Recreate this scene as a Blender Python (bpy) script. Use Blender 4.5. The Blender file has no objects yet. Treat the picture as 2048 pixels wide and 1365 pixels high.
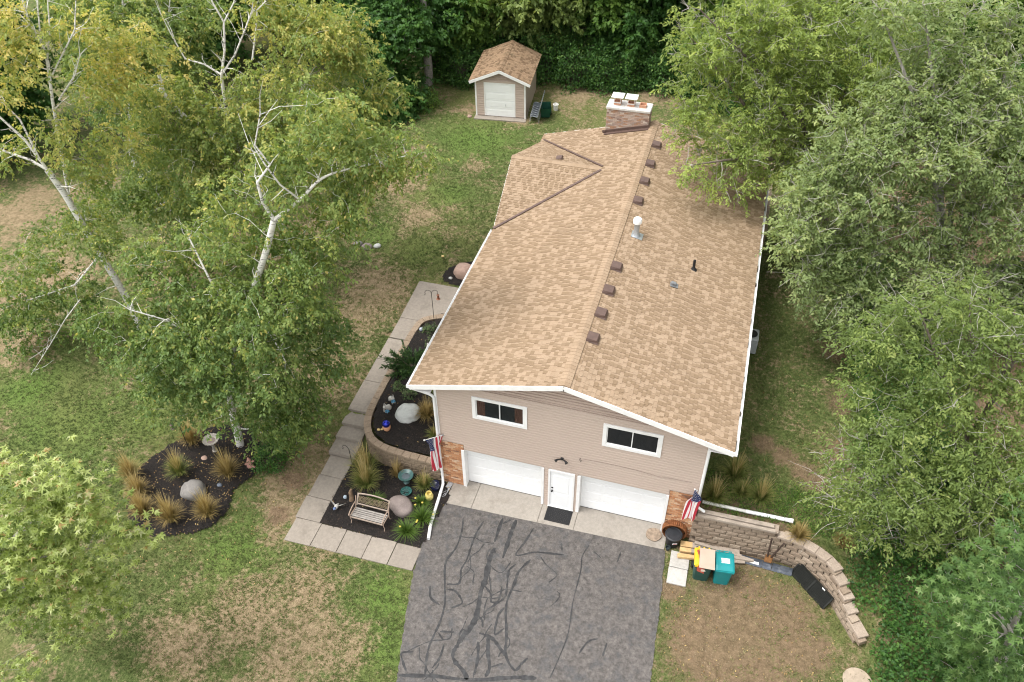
import bpy, math, random
import numpy as np
from mathutils import Vector, Matrix, Euler

random.seed(11)
RNG = np.random.default_rng(11)
scene = bpy.context.scene
COL = scene.collection
PI = math.pi

# ---------------------------------------------------------------- camera
cam_data = bpy.data.cameras.new("camera")
cam = bpy.data.objects.new("camera", cam_data)
COL.objects.link(cam)
cam_data.sensor_width = 36.0
cam_data.lens = 28.99
cam_data.clip_end = 6000.0
_yaw, _pitch, _roll = -0.2965, -0.7367, -0.0168
_f = Vector((math.sin(_yaw) * math.cos(_pitch), math.cos(_yaw) * math.cos(_pitch), math.sin(_pitch)))
_r0 = Vector((math.cos(_yaw), -math.sin(_yaw), 0.0))
_u0 = _r0.cross(_f)
_r = _r0 * math.cos(_roll) + _u0 * math.sin(_roll)
_u = -_r0 * math.sin(_roll) + _u0 * math.cos(_roll)
_M = Matrix((_r, _u, -_f)).transposed().to_4x4()
_M.translation = Vector((8.4447, -18.3248, 25.3737))
cam.matrix_world = _M
scene.camera = cam

# ---------------------------------------------------------------- sky, sun, exposure
SUN_EL, SUN_AZ = math.radians(65), math.radians(-112)     # azimuth from +y towards +x: high on the left
world = bpy.data.worlds.new("World")
scene.world = world
world.use_nodes = True
wn, wl = world.node_tree.nodes, world.node_tree.links
wn.clear()
w_out = wn.new("ShaderNodeOutputWorld")
w_bg = wn.new("ShaderNodeBackground")
w_sky = wn.new("ShaderNodeTexSky")
w_sky.sky_type = 'NISHITA'
w_sky.sun_disc = False
w_sky.sun_elevation = SUN_EL
w_sky.sun_rotation = SUN_AZ
w_sky.air_density = 1.0
w_sky.dust_density = 3.0
w_sat = wn.new("ShaderNodeHueSaturation")                  # a white overcast sky
w_sat.inputs["Saturation"].default_value = 0.10
w_bg.inputs["Strength"].default_value = 0.15
wl.new(w_sky.outputs[0], w_sat.inputs["Color"])
wl.new(w_sat.outputs[0], w_bg.inputs["Color"])
wl.new(w_bg.outputs[0], w_out.inputs["Surface"])

sun_data = bpy.data.lights.new("sun", 'SUN')
sun_data.energy = 0.8
sun_data.angle = math.radians(20)
sun_data.color = (1.0, 0.96, 0.90)
sun = bpy.data.objects.new("sun", sun_data)
COL.objects.link(sun)
_d = Vector((math.sin(SUN_AZ) * math.cos(SUN_EL), math.cos(SUN_AZ) * math.cos(SUN_EL), math.sin(SUN_EL)))
sun.rotation_euler = _d.to_track_quat('Z', 'Y').to_euler()
sun.location = (-20, 10, 40)

scene.view_settings.view_transform = 'Standard'
scene.view_settings.look = 'None'
scene.view_settings.exposure = 1.48
scene.view_settings.gamma = 1.0
scene.view_settings.use_curve_mapping = False
scene.render.engine = 'CYCLES'
scene.cycles.filter_width = 1.1
scene.cycles.max_bounces = 9
scene.cycles.diffuse_bounces = 8
scene.cycles.transmission_bounces = 4
scene.cycles.transparent_max_bounces = 4

# ---------------------------------------------------------------- helpers: tagging
def tag(o, label=None, cat=None, group=None, kind=None):
    if label: o["label"] = label
    if cat: o["category"] = cat
    if group: o["group"] = group
    if kind: o["kind"] = kind
    return o

def thing(name, label, cat, loc=(0, 0, 0), rotz=0.0, group=None):
    o = bpy.data.objects.new(name, None)
    o.empty_display_size = 0.1
    COL.objects.link(o)
    o.location = loc
    o.rotation_euler = (0, 0, rotz)
    return tag(o, label, cat, group)

def structure(name, loc=(0, 0, 0)):
    o = bpy.data.objects.new(name, None)
    o.empty_display_size = 0.1
    COL.objects.link(o)
    o.location = loc
    o["kind"] = "structure"
    return o

def link(name, mesh, parent=None, loc=None, rot=None, scale=None):
    o = bpy.data.objects.new(name, mesh)
    COL.objects.link(o)
    if parent is not None: o.parent = parent
    if loc is not None: o.location = loc
    if rot is not None: o.rotation_euler = rot
    if scale is not None: o.scale = scale
    return o

def copy_tree(o, parent=None):
    c = o.copy()
    COL.objects.link(c)
    if parent is not None: c.parent = parent
    for ch in list(o.children):
        copy_tree(ch, c)
    return c

# ---------------------------------------------------------------- helpers: materials
def _mul(c, k): return tuple(min(1.0, v * k) for v in c[:3]) + (1.0,)

class NT:
    """small wrapper round a material's node tree"""
    def __init__(s, name):
        s.m = bpy.data.materials.new(name)
        s.m.use_nodes = True
        s.n, s.l = s.m.node_tree.nodes, s.m.node_tree.links
        s.n.clear()
        s.out = s.n.new("ShaderNodeOutputMaterial")
    def node(s, t, **kw):
        x = s.n.new(t)
        for k, v in kw.items(): setattr(x, k, v)
        return x
    def put(s, sock, v):
        if isinstance(v, bpy.types.NodeSocket): s.l.new(v, sock)
        elif isinstance(v, (tuple, list)) and len(v) == 3 and sock.type == 'RGBA': sock.default_value = tuple(v) + (1.0,)
        else: sock.default_value = v
    def pos(s, scale=(1, 1, 1)):
        g = s.node("ShaderNodeNewGeometry")
        if scale == (1, 1, 1): return g.outputs["Position"]
        mp = s.node("ShaderNodeMapping")
        mp.inputs["Scale"].default_value = scale
        s.l.new(g.outputs["Position"], mp.inputs["Vector"])
        return mp.outputs[0]
    def obj(s, scale=(1, 1, 1)):
        g = s.node("ShaderNodeTexCoord")
        mp = s.node("ShaderNodeMapping")
        mp.inputs["Scale"].default_value = scale
        s.l.new(g.outputs["Object"], mp.inputs["Vector"])
        return mp.outputs[0]
    def noise(s, scale, detail=3, rough=0.55, vec=None, distort=0.0):
        x = s.node("ShaderNodeTexNoise")
        s.put(x.inputs["Vector"], vec if vec is not None else s.pos())
        x.inputs["Scale"].default_value = scale
        x.inputs["Detail"].default_value = detail
        x.inputs["Roughness"].default_value = rough
        x.inputs["Distortion"].default_value = distort
        return x.outputs["Fac"]
    def voronoi(s, scale, feature='F1', vec=None, out="Distance"):
        x = s.node("ShaderNodeTexVoronoi", feature=feature)
        s.put(x.inputs["Vector"], vec if vec is not None else s.pos())
        x.inputs["Scale"].default_value = scale
        return x.outputs[out]
    def attr(s, name): return s.node("ShaderNodeAttribute", attribute_name=name).outputs["Fac"]
    def rnd(s): return s.node("ShaderNodeObjectInfo").outputs["Random"]
    def math(s, op, a, b=0.0, clamp=False):
        x = s.node("ShaderNodeMath", operation=op, use_clamp=clamp)
        s.put(x.inputs[0], a); s.put(x.inputs[1], b)
        return x.outputs[0]
    def ramp(s, fac, stops, interp='LINEAR'):
        x = s.node("ShaderNodeValToRGB")
        x.color_ramp.interpolation = interp
        e = x.color_ramp.elements
        while len(e) < len(stops): e.new(0.5)
        for i, (p, c) in enumerate(stops):
            e[i].position = p
            e[i].color = tuple(c[:3]) + (1.0,) if not isinstance(c, (int, float)) else (c, c, c, 1.0)
        s.put(x.inputs[0], fac)
        return x.outputs[0]
    def mix(s, fac, a, b, blend='MIX'):
        x = s.node("ShaderNodeMix", data_type='RGBA', blend_type=blend)
        s.put(x.inputs[0], fac); s.put(x.inputs[6], a); s.put(x.inputs[7], b)
        return x.outputs[2]
    def range(s, v, a, b, c=0.0, d=1.0, smooth=True):
        x = s.node("ShaderNodeMapRange")
        if smooth: x.interpolation_type = 'SMOOTHSTEP'
        s.put(x.inputs[0], v)
        for i, t in enumerate((a, b, c, d)): s.put(x.inputs[1 + i], t)
        return x.outputs[0]
    def bump(s, h, strength=0.4, dist=0.02):
        x = s.node("ShaderNodeBump")
        x.inputs["Strength"].default_value = strength
        x.inputs["Distance"].default_value = dist
        s.put(x.inputs["Height"], h)
        return x.outputs[0]
    def done(s, color, rough=0.8, normal=None, metallic=0.0, spec=0.3, **kw):
        p = s.node("ShaderNodeBsdfPrincipled")
        s.put(p.inputs["Base Color"], color)
        s.put(p.inputs["Roughness"], rough)
        s.put(p.inputs["Metallic"], metallic)
        p.inputs["Specular IOR Level"].default_value = spec
        if normal is not None: s.put(p.inputs["Normal"], normal)
        for k, v in kw.items(): s.put(p.inputs[k.replace("_", " ")], v)
        s.l.new(p.outputs[0], s.out.inputs["Surface"])
        s.bsdf = p
        return s.m

def simple(name, col, rough=0.7, var=0.12, scale=6.0, bump=0.0, bscale=60.0, metallic=0.0, spec=0.3, dirt=None, rnd=0.0):
    t = NT(name)
    n = t.noise(scale, 4, 0.6)
    c = t.mix(t.range(n, 0.3, 0.7), _mul(col, 1 - var), _mul(col, 1 + var))
    if dirt:
        c = t.mix(t.range(t.noise(scale * 0.37, 5, 0.65), 0.52, 0.75, 0.0, 0.75), c, tuple(dirt) + (1.0,))
    if rnd:
        c = t.mix(1.0, c, t.ramp(t.rnd(), [(0, (1 - rnd,) * 3), (1, (1.0,) * 3)]), 'MULTIPLY')
    nm = t.bump(t.noise(bscale, 3, 0.6), bump) if bump else None
    return t.done(c, rough, nm, metallic, spec)

def leaf_mat(name, stops, trans=0.5, rough=0.5):
    t = NT(name)
    c = t.ramp(t.attr("tint"), stops)
    d = t.node("ShaderNodeBsdfPrincipled")
    t.put(d.inputs["Base Color"], c)
    d.inputs["Roughness"].default_value = rough
    d.inputs["Specular IOR Level"].default_value = 0.35
    tr = t.node("ShaderNodeBsdfTranslucent")
    t.put(tr.inputs["Color"], t.mix(1.0, c, (1.0, 1.0, 0.55, 1.0), 'MULTIPLY'))
    mx = t.node("ShaderNodeMixShader")
    mx.inputs[0].default_value = trans
    t.l.new(d.outputs[0], mx.inputs[1]); t.l.new(tr.outputs[0], mx.inputs[2])
    t.l.new(mx.outputs[0], t.out.inputs["Surface"])
    return t.m

# ---------------------------------------------------------------- helpers: meshes
def np_mesh(name, verts, loops, starts, mats, tint=None, smooth=False, mi=None):
    """mesh from numpy arrays: verts (n,3), loops flat vertex indices, starts loop starts"""
    me = bpy.data.meshes.new(name)
    verts = np.ascontiguousarray(verts, dtype=np.float32)
    loops = np.ascontiguousarray(loops, dtype=np.int32)
    starts = np.ascontiguousarray(starts, dtype=np.int32)
    me.vertices.add(len(verts))
    me.vertices.foreach_set("co", verts.ravel())
    me.loops.add(len(loops))
    me.loops.foreach_set("vertex_index", loops)
    me.polygons.add(len(starts))
    me.polygons.foreach_set("loop_start", starts)
    if mi is not None: me.polygons.foreach_set("material_index", np.ascontiguousarray(mi, dtype=np.int32))
    me.update(calc_edges=True)
    for m in (mats if isinstance(mats, (list, tuple)) else [mats]): me.materials.append(m)
    if tint is not None:
        a = me.attributes.new("tint", 'FLOAT', 'POINT')
        a.data.foreach_set("value", np.ascontiguousarray(tint, dtype=np.float32))
    if smooth: me.polygons.foreach_set("use_smooth", np.ones(len(starts), dtype=bool))
    me.validate()
    return me

class MB:
    """collects shapes and builds ONE mesh object"""
    def __init__(s): s.v, s.f, s.mi, s.t, s.m, s.cur, s.tint = [], [], [], [], [], 0, 0.0
    def _add(s, vs, fs):
        b = len(s.v)
        s.v += [tuple(x) for x in vs]
        s.t += [s.tint] * len(vs)
        s.f += [tuple(i + b for i in q) for q in fs]
        s.mi += [s.cur] * len(fs)
        return s
    def box(s, x0, x1, y0, y1, z0, z1):
        return s._add([(x0, y0, z0), (x1, y0, z0), (x1, y1, z0), (x0, y1, z0), (x0, y0, z1), (x1, y0, z1), (x1, y1, z1), (x0, y1, z1)],
                      [(0, 3, 2, 1), (4, 5, 6, 7), (0, 1, 5, 4), (1, 2, 6, 5), (2, 3, 7, 6), (3, 0, 4, 7)])
    def cbox(s, c, size, rot=None, bev=0.0):
        """box about a centre, optionally turned by an Euler/Matrix, optionally with chamfered edges"""
        hx, hy, hz = size[0] / 2, size[1] / 2, size[2] / 2
        R = (Euler(rot).to_matrix() if isinstance(rot, (tuple, list)) else rot) if rot is not None else Matrix.Identity(3)
        if bev <= 0:
            vs = [(-hx, -hy, -hz), (hx, -hy, -hz), (hx, hy, -hz), (-hx, hy, -hz), (-hx, -hy, hz), (hx, -hy, hz), (hx, hy, hz), (-hx, hy, hz)]
            fs = [(0, 3, 2, 1), (4, 5, 6, 7), (0, 1, 5, 4), (1, 2, 6, 5), (2, 3, 7, 6), (3, 0, 4, 7)]
        else:
            b = bev; vs = []; 
            for sx in (-1, 1):
                for sy in (-1, 1):
                    for sz in (-1, 1):
                        vs += [(sx * (hx - b), sy * (hy - b), sz * hz), (sx * (hx - b), sy * hy, sz * (hz - b)), (sx * hx, sy * (hy - b), sz * (hz - b))]
            I = lambda sx, sy, sz, k: (((sx > 0) * 4) + ((sy > 0) * 2) + (sz > 0)) * 3 + k
            fs = []
            for q in (1, -1):
                o = 1 if q > 0 else -1
                a = [I(-1, -1, q, 0), I(1, -1, q, 0), I(1, 1, q, 0), I(-1, 1, q, 0)]; fs.append(tuple(a[::o]))
                a = [I(-1, q, -1, 1), I(-1, q, 1, 1), I(1, q, 1, 1), I(1, q, -1, 1)]; fs.append(tuple(a[::o]))
                a = [I(q, -1, -1, 2), I(q, 1, -1, 2), I(q, 1, 1, 2), I(q, -1, 1, 2)]; fs.append(tuple(a[::o]))
            for p in (-1, 1):
                for q in (-1, 1):
                    fs.append((I(-1, p, q, 0), I(1, p, q, 0), I(1, p, q, 1), I(-1, p, q, 1)))
                    fs.append((I(p, -1, q, 0), I(p, 1, q, 0), I(p, 1, q, 2), I(p, -1, q, 2)))
                    fs.append((I(p, q, -1, 1), I(p, q, 1, 1), I(p, q, 1, 2), I(p, q, -1, 2)))
            for sx in (-1, 1):
                for sy in (-1, 1):
                    for sz in (-1, 1): fs.append((I(sx, sy, sz, 0), I(sx, sy, sz, 1), I(sx, sy, sz, 2)))
        c = Vector(c)
        return s._add([tuple(R @ Vector(v) + c) for v in vs], fs)
    def beam(s, a, b, w, h, up=(0, 0, 1), bev=0.0):
        """box from a to b, w wide and h high"""
        a, b = Vector(a), Vector(b)
        d = (b - a); L = d.length; d.normalize()
        side = d.cross(Vector(up)).normalized()
        u = side.cross(d)
        R = Matrix((d, -side, u)).transposed()
        return s.cbox((a + b) / 2, (L, w, h), R, bev)
    def prism(s, poly, d):
        """planar polygon (3-D points) pushed by vector d; polygon faces away from d"""
        n = len(poly); d = Vector(d)
        vs = [Vector(p) for p in poly] + [Vector(p) + d for p in poly]
        fs = [tuple(range(n)), tuple(range(2 * n - 1, n - 1, -1))]
        for i in range(n):
            j = (i + 1) % n
            fs.append((j, i, i + n, j + n))
        return s._add(vs, fs)
    def tube(s, pts, radii, n=8, caps=True):
        pts = [Vector(p) for p in pts]
        if not isinstance(radii, (list, tuple)): radii = [radii] * len(pts)
        vs, fs = [], []
        ref = None
        for i, p in enumerate(pts):
            d = (pts[min(i + 1, len(pts) - 1)] - pts[max(i - 1, 0)])
            if d.length < 1e-9: d = Vector((0, 0, 1))
            d.normalize()
            if ref is None: ref = Vector((1, 0, 0)) if abs(d.x) < 0.8 else Vector((0, 1, 0))
            a = (ref - d * ref.dot(d)).normalized(); ref = a
            b = d.cross(a)
            for k in range(n):
                t = 2 * PI * k / n
                vs.append(p + (a * math.cos(t) + b * math.sin(t)) * radii[i])
        for i in range(len(pts) - 1):
            for k in range(n):
                k2 = (k + 1) % n
                fs.append((i * n + k, i * n + k2, (i + 1) * n + k2, (i + 1) * n + k))
        if caps:
            fs.append(tuple(range(n - 1, -1, -1)))
            fs.append(tuple(range((len(pts) - 1) * n, len(pts) * n)))
        return s._add(vs, fs)
    def lathe(s, prof, c=(0, 0, 0), n=24, wav=0.0, wn=0, caps=True, sx=1.0, sy=1.0):
        """profile of (r, z) turned about the vertical through c"""
        vs, fs = [], []
        for r, z in prof:
            for k in range(n):
                t = 2 * PI * k / n
                rr = r * (1 + (wav * math.cos(wn * t) if wn else 0))
                vs.append((c[0] + rr * math.cos(t) * sx, c[1] + rr * math.sin(t) * sy, c[2] + z))
        m = len(prof)
        for i in range(m - 1):
            for k in range(n):
                k2 = (k + 1) % n
                fs.append((i * n + k, i * n + k2, (i + 1) * n + k2, (i + 1) * n + k))
        if caps:
            fs.append(tuple(range(n - 1, -1, -1)))
            fs.append(tuple(range((m - 1) * n, m * n)))
        return s._add(vs, fs)
    def quad(s, a, b, c, d): return s._add([a, b, c, d], [(0, 1, 2, 3)])
    def poly(s, pts): return s._add(pts, [tuple(range(len(pts)))])
    def mesh(s, name, mats, smooth=False):
        me = bpy.data.meshes.new(name)
        me.from_pydata(s.v, [], s.f)
        for m in (mats if isinstance(mats, (list, tuple)) else [mats]): me.materials.append(m)
        if any(s.mi): me.polygons.foreach_set("material_index", s.mi)
        if any(s.t):
            a = me.attributes.new("tint", 'FLOAT', 'POINT')
            a.data.foreach_set("value", s.t)
        if smooth:
            me.polygons.foreach_set("use_smooth", [True] * len(s.f))
        me.update()
        return me
    def build(s, name, mats, parent=None, smooth=False, loc=None, rot=None, kind=None, label=None, cat=None, group=None):
        o = link(name, s.mesh(name, mats, smooth), parent, loc, rot)
        if smooth == 'auto' or smooth:
            try: o.data.set_sharp_from_angle(angle=math.radians(40))
            except Exception: pass
        return tag(o, label, cat, group, kind)

def lerp(a, b, t): return a + (b - a) * t
def smoothstep(a, b, x):
    t = np.clip((np.asarray(x, dtype=float) - a) / (b - a), 0, 1)
    return t * t * (3 - 2 * t)

def along(path, step):
    """points every ~step along a polyline: (x, y, tangent angle, arc length)"""
    out, acc = [], 0.0
    P = [Vector(p) for p in path]
    seg = [(P[i + 1] - P[i]).length for i in range(len(P) - 1)]
    tot = sum(seg); n = max(1, round(tot / step))
    for k in range(n + 1):
        out.append(at_arc(path, tot * k / n))
    return out, tot
def at_arc(path, d):
    P = [Vector(p) for p in path]
    for i in range(len(P) - 1):
        L = (P[i + 1] - P[i]).length
        if d <= L or i == len(P) - 2:
            q = P[i].lerp(P[i + 1], d / L)
            t = P[i + 1] - P[i]
            return q, math.atan2(t.y, t.x)
        d -= L
def arc_len(path): return sum((Vector(path[i + 1]) - Vector(path[i])).length for i in range(len(path) - 1))
def curve_through(pts, n=6):
    """Catmull-Rom through points of any dimension"""
    P = [np.array(p, float) for p in pts]
    P = [2 * P[0] - P[1]] + P + [2 * P[-1] - P[-2]]
    out = []
    for i in range(1, len(P) - 2):
        for k in range(n):
            t = k / n
            out.append(0.5 * ((2 * P[i]) + (-P[i - 1] + P[i + 1]) * t + (2 * P[i - 1] - 5 * P[i] + 4 * P[i + 1] - P[i + 2]) * t * t + (-P[i - 1] + 3 * P[i] - 3 * P[i + 1] + P[i + 2]) * t ** 3))
    out.append(P[-2])
    return [tuple(float(x) for x in q) for q in out]
def inside(poly, x, y):
    """vectorised point in polygon"""
    x, y = np.asarray(x, float), np.asarray(y, float)
    r = np.zeros(x.shape, bool)
    n = len(poly)
    for i in range(n):
        x0, y0 = poly[i][:2]; x1, y1 = poly[(i + 1) % n][:2]
        if y0 == y1: continue
        c = ((y0 > y) != (y1 > y)) & (x < (x1 - x0) * (y - y0) / (y1 - y0) + x0)
        r ^= c
    return r

# ---------------------------------------------------------------- the lie of the land
W, LEN = 9.457, 17.35                                   # house footprint
WALL_R = curve_through([(9.40, -.25), (10.5, -.22), (11.6, -.20), (12.4, -.19), (13.05, -.31), (13.78, -.70), (14.23, -1.25), (14.65, -1.97), (15.08, -2.74)], 5)
BED_L = [(0.02, -.04), (-.8, -.02), (-1.8, .02), (-2.7, .16), (-3.3, .5), (-3.72, 1.15), (-3.9, 2.0), (-3.95, 3.6), (-3.98, 5.2), (-3.98, 6.9), (-3.82, 7.75), (-3.1, 8.25), (-2.2, 8.45), (-.0, 8.5)]
PIT = [(9.3, .12), (11.6, .16), (12.4, .17), (13.2, .05), (14.05, -.42), (14.55, -1.07), (14.98, -1.82), (15.42, -2.62), (15.8, -4.0), (15.9, -60), (9.3, -60)]
HR_Y = [-3.8, -3.0, -2.44, -1.74, -1.35, -.95, -.31, .16, .6, 1.2, 5, 40]
HR_F = [0, .14, .33, .53, .72, .96, 1.08, 1.14, 1.32, 1.46, 1.60, 1.85]
HR_N = [0, .14, .33, .53, .72, .96, 1.33, 1.37, 1.42, 1.48, 1.60, 1.85]
def H(x, y):
    x, y = np.asarray(x, float), np.asarray(y, float)
    ramp = smoothstep(-.2, 2.1, y)
    left = .65 * ramp + .035 * np.clip(y - 2, 0, 26) + .02 * np.clip(y - 28, 0, 60)
    left = left - .13 * smoothstep(-.3, .3, y) * smoothstep(-5.02, -4.80, x) * (1 - smoothstep(10.3, 10.6, y))
    left = left + np.clip((-x - 5) * .07, 0, .55) * (1 - smoothstep(0, 8, y)) * smoothstep(-14, -6, y)
    wn_ = smoothstep(12.9, 12.2, x) if False else 1 - smoothstep(12.2, 12.9, x)
    right = np.interp(y, HR_Y, HR_F) * (1 - wn_) + np.interp(y, HR_Y, HR_N) * wn_
    right = np.where(inside(PIT, x, y), 0.0, right)
    w = np.clip(x / 9.4, 0, 1)
    mid = left * (1 - w) + right * w
    mid = np.where(y < 0.9, 0.0, mid)
    return np.where(x <= 0, left, np.where(x >= 9.4, right, mid))
def h(x, y): return float(H(x, y))

dry = [(-9.4,18.0,2.0),(-6.7,15.7,1.6),(-6.5,9.1,2.1),(-6.9,6.8,1.4),(-6.5,3.2,1.3),(-5.3,-0.5,1.2),(-5.5,-2.5,1.1),(-5.2,-4.2,0.7),(-4.5,-6.9,1.9),(-2.3,-7.5,1.8),(-5.7,-8.6,1.3),(-2.8,-5.9,1.2),(-0.4,-7.1,1.0),(-27.9,10.4,2.4),(-23.2,4.1,1.4),(-22.1,6.0,1.5),(-20.0,1.4,1.3),(-5.3,20.8,.8),(-4.5,26.0,.9),(-1.7,30.4,1.3),(2.8,31.3,1.3),(-9.3,20.9,1.0),(-0.6,31.2,1.2),(-8.1,26.6,.8),(-11,14,2.0),(-13,11,2.0),(-16,8,2.2)]
lush = [(-15.5,-2.0,2.4),(-18.3,-0.7,1.7),(-12.5,-0.6,1.6),(-0.3,-5.2,1.0),(0.3,-7.0,1.0),(0.4,-5.5,0.7),(-6.4,17.3,1.6),(-6.4,23.5,2.7),(-5.6,12.3,1.3),(-8.3,13.3,1.3),(-6.1,-5.2,1.3),(-4.3,2.0,0.6)]
dirt = [(11.4,-2.4,1.8),(10.6,-4.1,1.5),(12.7,-2.2,1.3),(13.4,-3.3,1.1),(9.9,-3.4,0.8),(9.1,-2.3,0.5),(12.3,3.4,0.5),(13.0,2.9,0.5),(13.5,2.5,0.4),(11.5,3.8,0.5),(14.4,6.8,0.7),(14.4,4.1,0.7),(14.2,9.7,0.7),(11.6,0.1,1.1),(14.9,2.8,0.6),(12.0,-5.0,1.6),(10.6,-6.5,1.4),(13,-5.5,1.5),(-5.6,-1.6,.5),(-5.4,-3.2,.4),(10.2,.6,.8)]
def field(L, x, y, k=1.0):
    v = np.zeros(np.shape(x))
    for cx, cy, r in L: v = np.maximum(v, np.exp(-((x - cx) ** 2 + (y - cy) ** 2) / (r * r) * k))
    return v

# lawn material
def lawn_material():
    t = NT("lawn_turf")
    p = t.pos()
    n1 = t.noise(0.75, 6, 0.68)
    n2 = t.noise(3.2, 5, 0.7)
    n3 = t.noise(8.5, 4, 0.7)
    n4 = t.noise(17.0, 3, 0.75)
    n5 = t.noise(0.22, 3, 0.5)
    d = t.math('ADD', t.math('MULTIPLY', t.attr("dry"), 0.50), t.math('ADD', t.math('MULTIPLY', t.math('SUBTRACT', n1, 0.5), 1.35), t.math('MULTIPLY', t.math('SUBTRACT', n2, 0.5), 1.7)))
    d = t.math('ADD', d, t.math('MULTIPLY', t.math('SUBTRACT', n3, 0.5), 1.05))
    d = t.math('SUBTRACT', d, t.math('MULTIPLY', t.attr("lush"), 0.30))
    fac = t.range(d, -0.06, 0.40)
    green = t.mix(t.range(n3, 0.32, 0.68), (0.058, 0.082, 0.024), (0.118, 0.145, 0.048))
    green = t.mix(t.math('MULTIPLY', t.attr("lush"), 0.55), green, (0.118, 0.198, 0.038))
    green = t.mix(t.range(n5, 0.4, 0.65, 0.0, 0.5), green, (0.150, 0.150, 0.055))
    straw = t.mix(t.range(t.noise(5.0, 6, 0.75), 0.32, 0.68), (0.165, 0.122, 0.070), (0.330, 0.245, 0.155))
    c = t.mix(t.math('MULTIPLY', fac, 0.92), green, straw)
    brown = t.mix(t.range(t.noise(4.0, 7, 0.8), 0.3, 0.7), (0.098, 0.066, 0.041), (0.232, 0.160, 0.102))
    brown = t.mix(t.range(t.voronoi(11.0), 0.0, 0.22, 0.55, 0.0), brown, (0.42, 0.34, 0.25))
    df = t.math('ADD', t.math('MULTIPLY', t.attr("dirt"), 1.25), t.math('ADD', t.math('MULTIPLY', t.math('SUBTRACT', n2, 0.5), 1.2), t.math('MULTIPLY', t.math('SUBTRACT', n3, 0.5), 0.8)))
    c = t.mix(t.range(df, 0.15, 0.80, 0.0, 0.88), c, brown)
    c = t.mix(1.0, c, t.ramp(n4, [(0.25, (0.74,) * 3), (0.5, (0.98,) * 3), (0.76, (1.25,) * 3)]), 'MULTIPLY')
    nm = t.bump(t.math('ADD', n3, t.math('MULTIPLY', n4, 0.7)), 0.7, 0.05)
    return t.done(c, 0.95, nm, spec=0.1)
M_LAWN = lawn_material()

def axis(lo, hi, step, far):
    a = list(np.arange(lo, hi + 1e-6, step))
    s, x = step, hi
    up, dn = [], []
    while x < far: s *= 1.35; x += s; up.append(x)
    s, x = step, lo
    while x > -far: s *= 1.35; x -= s; dn.append(x)
    return np.array(dn[::-1] + a + up)
gx, gy = axis(-30, 24, .22, 1500), axis(-15, 46, .22, 1500)
gx = np.concatenate([gx[gx < 9.0], np.arange(9.0, 16.4, .1), gx[gx > 16.42]])
gy = np.concatenate([gy[gy < -3.4], np.arange(-3.4, 1.3, .1), gy[gy > 1.32]])
GX, GY = np.meshgrid(gx, gy, indexing='ij')
GZ = H(GX, GY) + RNG.normal(0, .008, GX.shape)
nx, ny = GX.shape
vid = np.arange(nx * ny).reshape(nx, ny)
q = np.stack([vid[:-1, :-1], vid[1:, :-1], vid[1:, 1:], vid[:-1, 1:]], -1).reshape(-1, 4)
lawn_me = np_mesh("lawn", np.stack([GX, GY, GZ], -1).reshape(-1, 3), q.ravel(), np.arange(len(q)) * 4, M_LAWN, smooth=True)
for nm, L in (("dry", dry), ("lush", lush), ("dirt", dirt)):
    a = lawn_me.attributes.new(nm, 'FLOAT', 'POINT')
    v = field(L, GX, GY)
    if nm == "dirt": v = np.maximum(v, np.clip((GX - 14.9) / 1.5, 0, 1) * .75 * (GY > 0))
    a.data.foreach_set("value", v.astype(np.float32).ravel())
lawn = link("lawn", lawn_me)
lawn["kind"] = "structure"

# ---------------------------------------------------------------- driveway
def asphalt_material():
    t = NT("asphalt")
    n1 = t.noise(1.1, 5, 0.7); n2 = t.noise(5, 5, 0.7); n3 = t.noise(90, 3, 0.75); n4 = t.noise(28, 4, 0.7)
    c = t.mix(t.range(n2, 0.32, 0.68), (0.080, 0.073, 0.068), (0.134, 0.121, 0.112))
    c = t.mix(t.range(n1, 0.5, 0.68, 0.0, 0.8), c, (0.082, 0.080, 0.080))
    c = t.mix(t.range(t.noise(2.1, 5, 0.7, t.pos((1, .45, 1))), 0.58, 0.75, 0.0, 0.55), c, (0.175, 0.153, 0.135))
    c = t.mix(1.0, c, t.ramp(n3, [(0.28, (0.7,) * 3), (0.5, (0.98,) * 3), (0.74, (1.35,) * 3)]), 'MULTIPLY')
    c = t.mix(1.0, c, t.ramp(t.noise(13, 5, 0.8), [(0.25, (0.52,) * 3), (0.5, (1.0,) * 3), (0.75, (1.58,) * 3)]), 'MULTIPLY')
    c = t.mix(t.range(t.noise(1.9, 6, 0.75), 0.52, 0.66, 0.0, 0.55), c, (0.072, 0.074, 0.078))
    return t.done(c, 0.92, t.bump(n3, 0.5, 0.01), spec=0.2)
M_ASPH = asphalt_material()
M_SEAL = simple("tar_sealant", (0.034, 0.034, 0.035), 0.55, 0.4, 7.0, 0.3, 40, dirt=(0.098, 0.091, 0.086))
driveway = structure("driveway")
drive_pts = [(0.42, -.99), (.2, -2.2), (.22, -3.05), (.33, -4.04), (.75, -5.9), (1.27, -7.91), (1.9, -10.5), (2.3, -14), (2.5, -40), (9.6, -40), (9.3, -14), (9.15, -9), (8.93, -5.7), (8.83, -3.2), (8.74, -1.8), (8.68, -.79), (6.5, -.82), (4, -.85), (2, -.93)]
def ragged(pts, amp, step=.12, closed=True):
    out = []
    P = list(pts) + ([pts[0]] if closed else [])
    for i in range(len(P) - 1):
        a, b = Vector(P[i]), Vector(P[i + 1])
        n = max(1, int((b - a).length / step)) if (b - a).length < 12 else 1
        for k in range(n):
            q = a.lerp(b, k / n)
            out.append((q.x + random.uniform(-amp, amp), q.y + random.uniform(-amp, amp)))
    return out
def sheet(name, pts, z, mat, parent=None, thick=.06):
    b = MB(); b.prism([(x, y, z - thick) for x, y in pts][::-1], (0, 0, thick))
    o = b.build(name, mat, parent)
    return o
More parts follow.
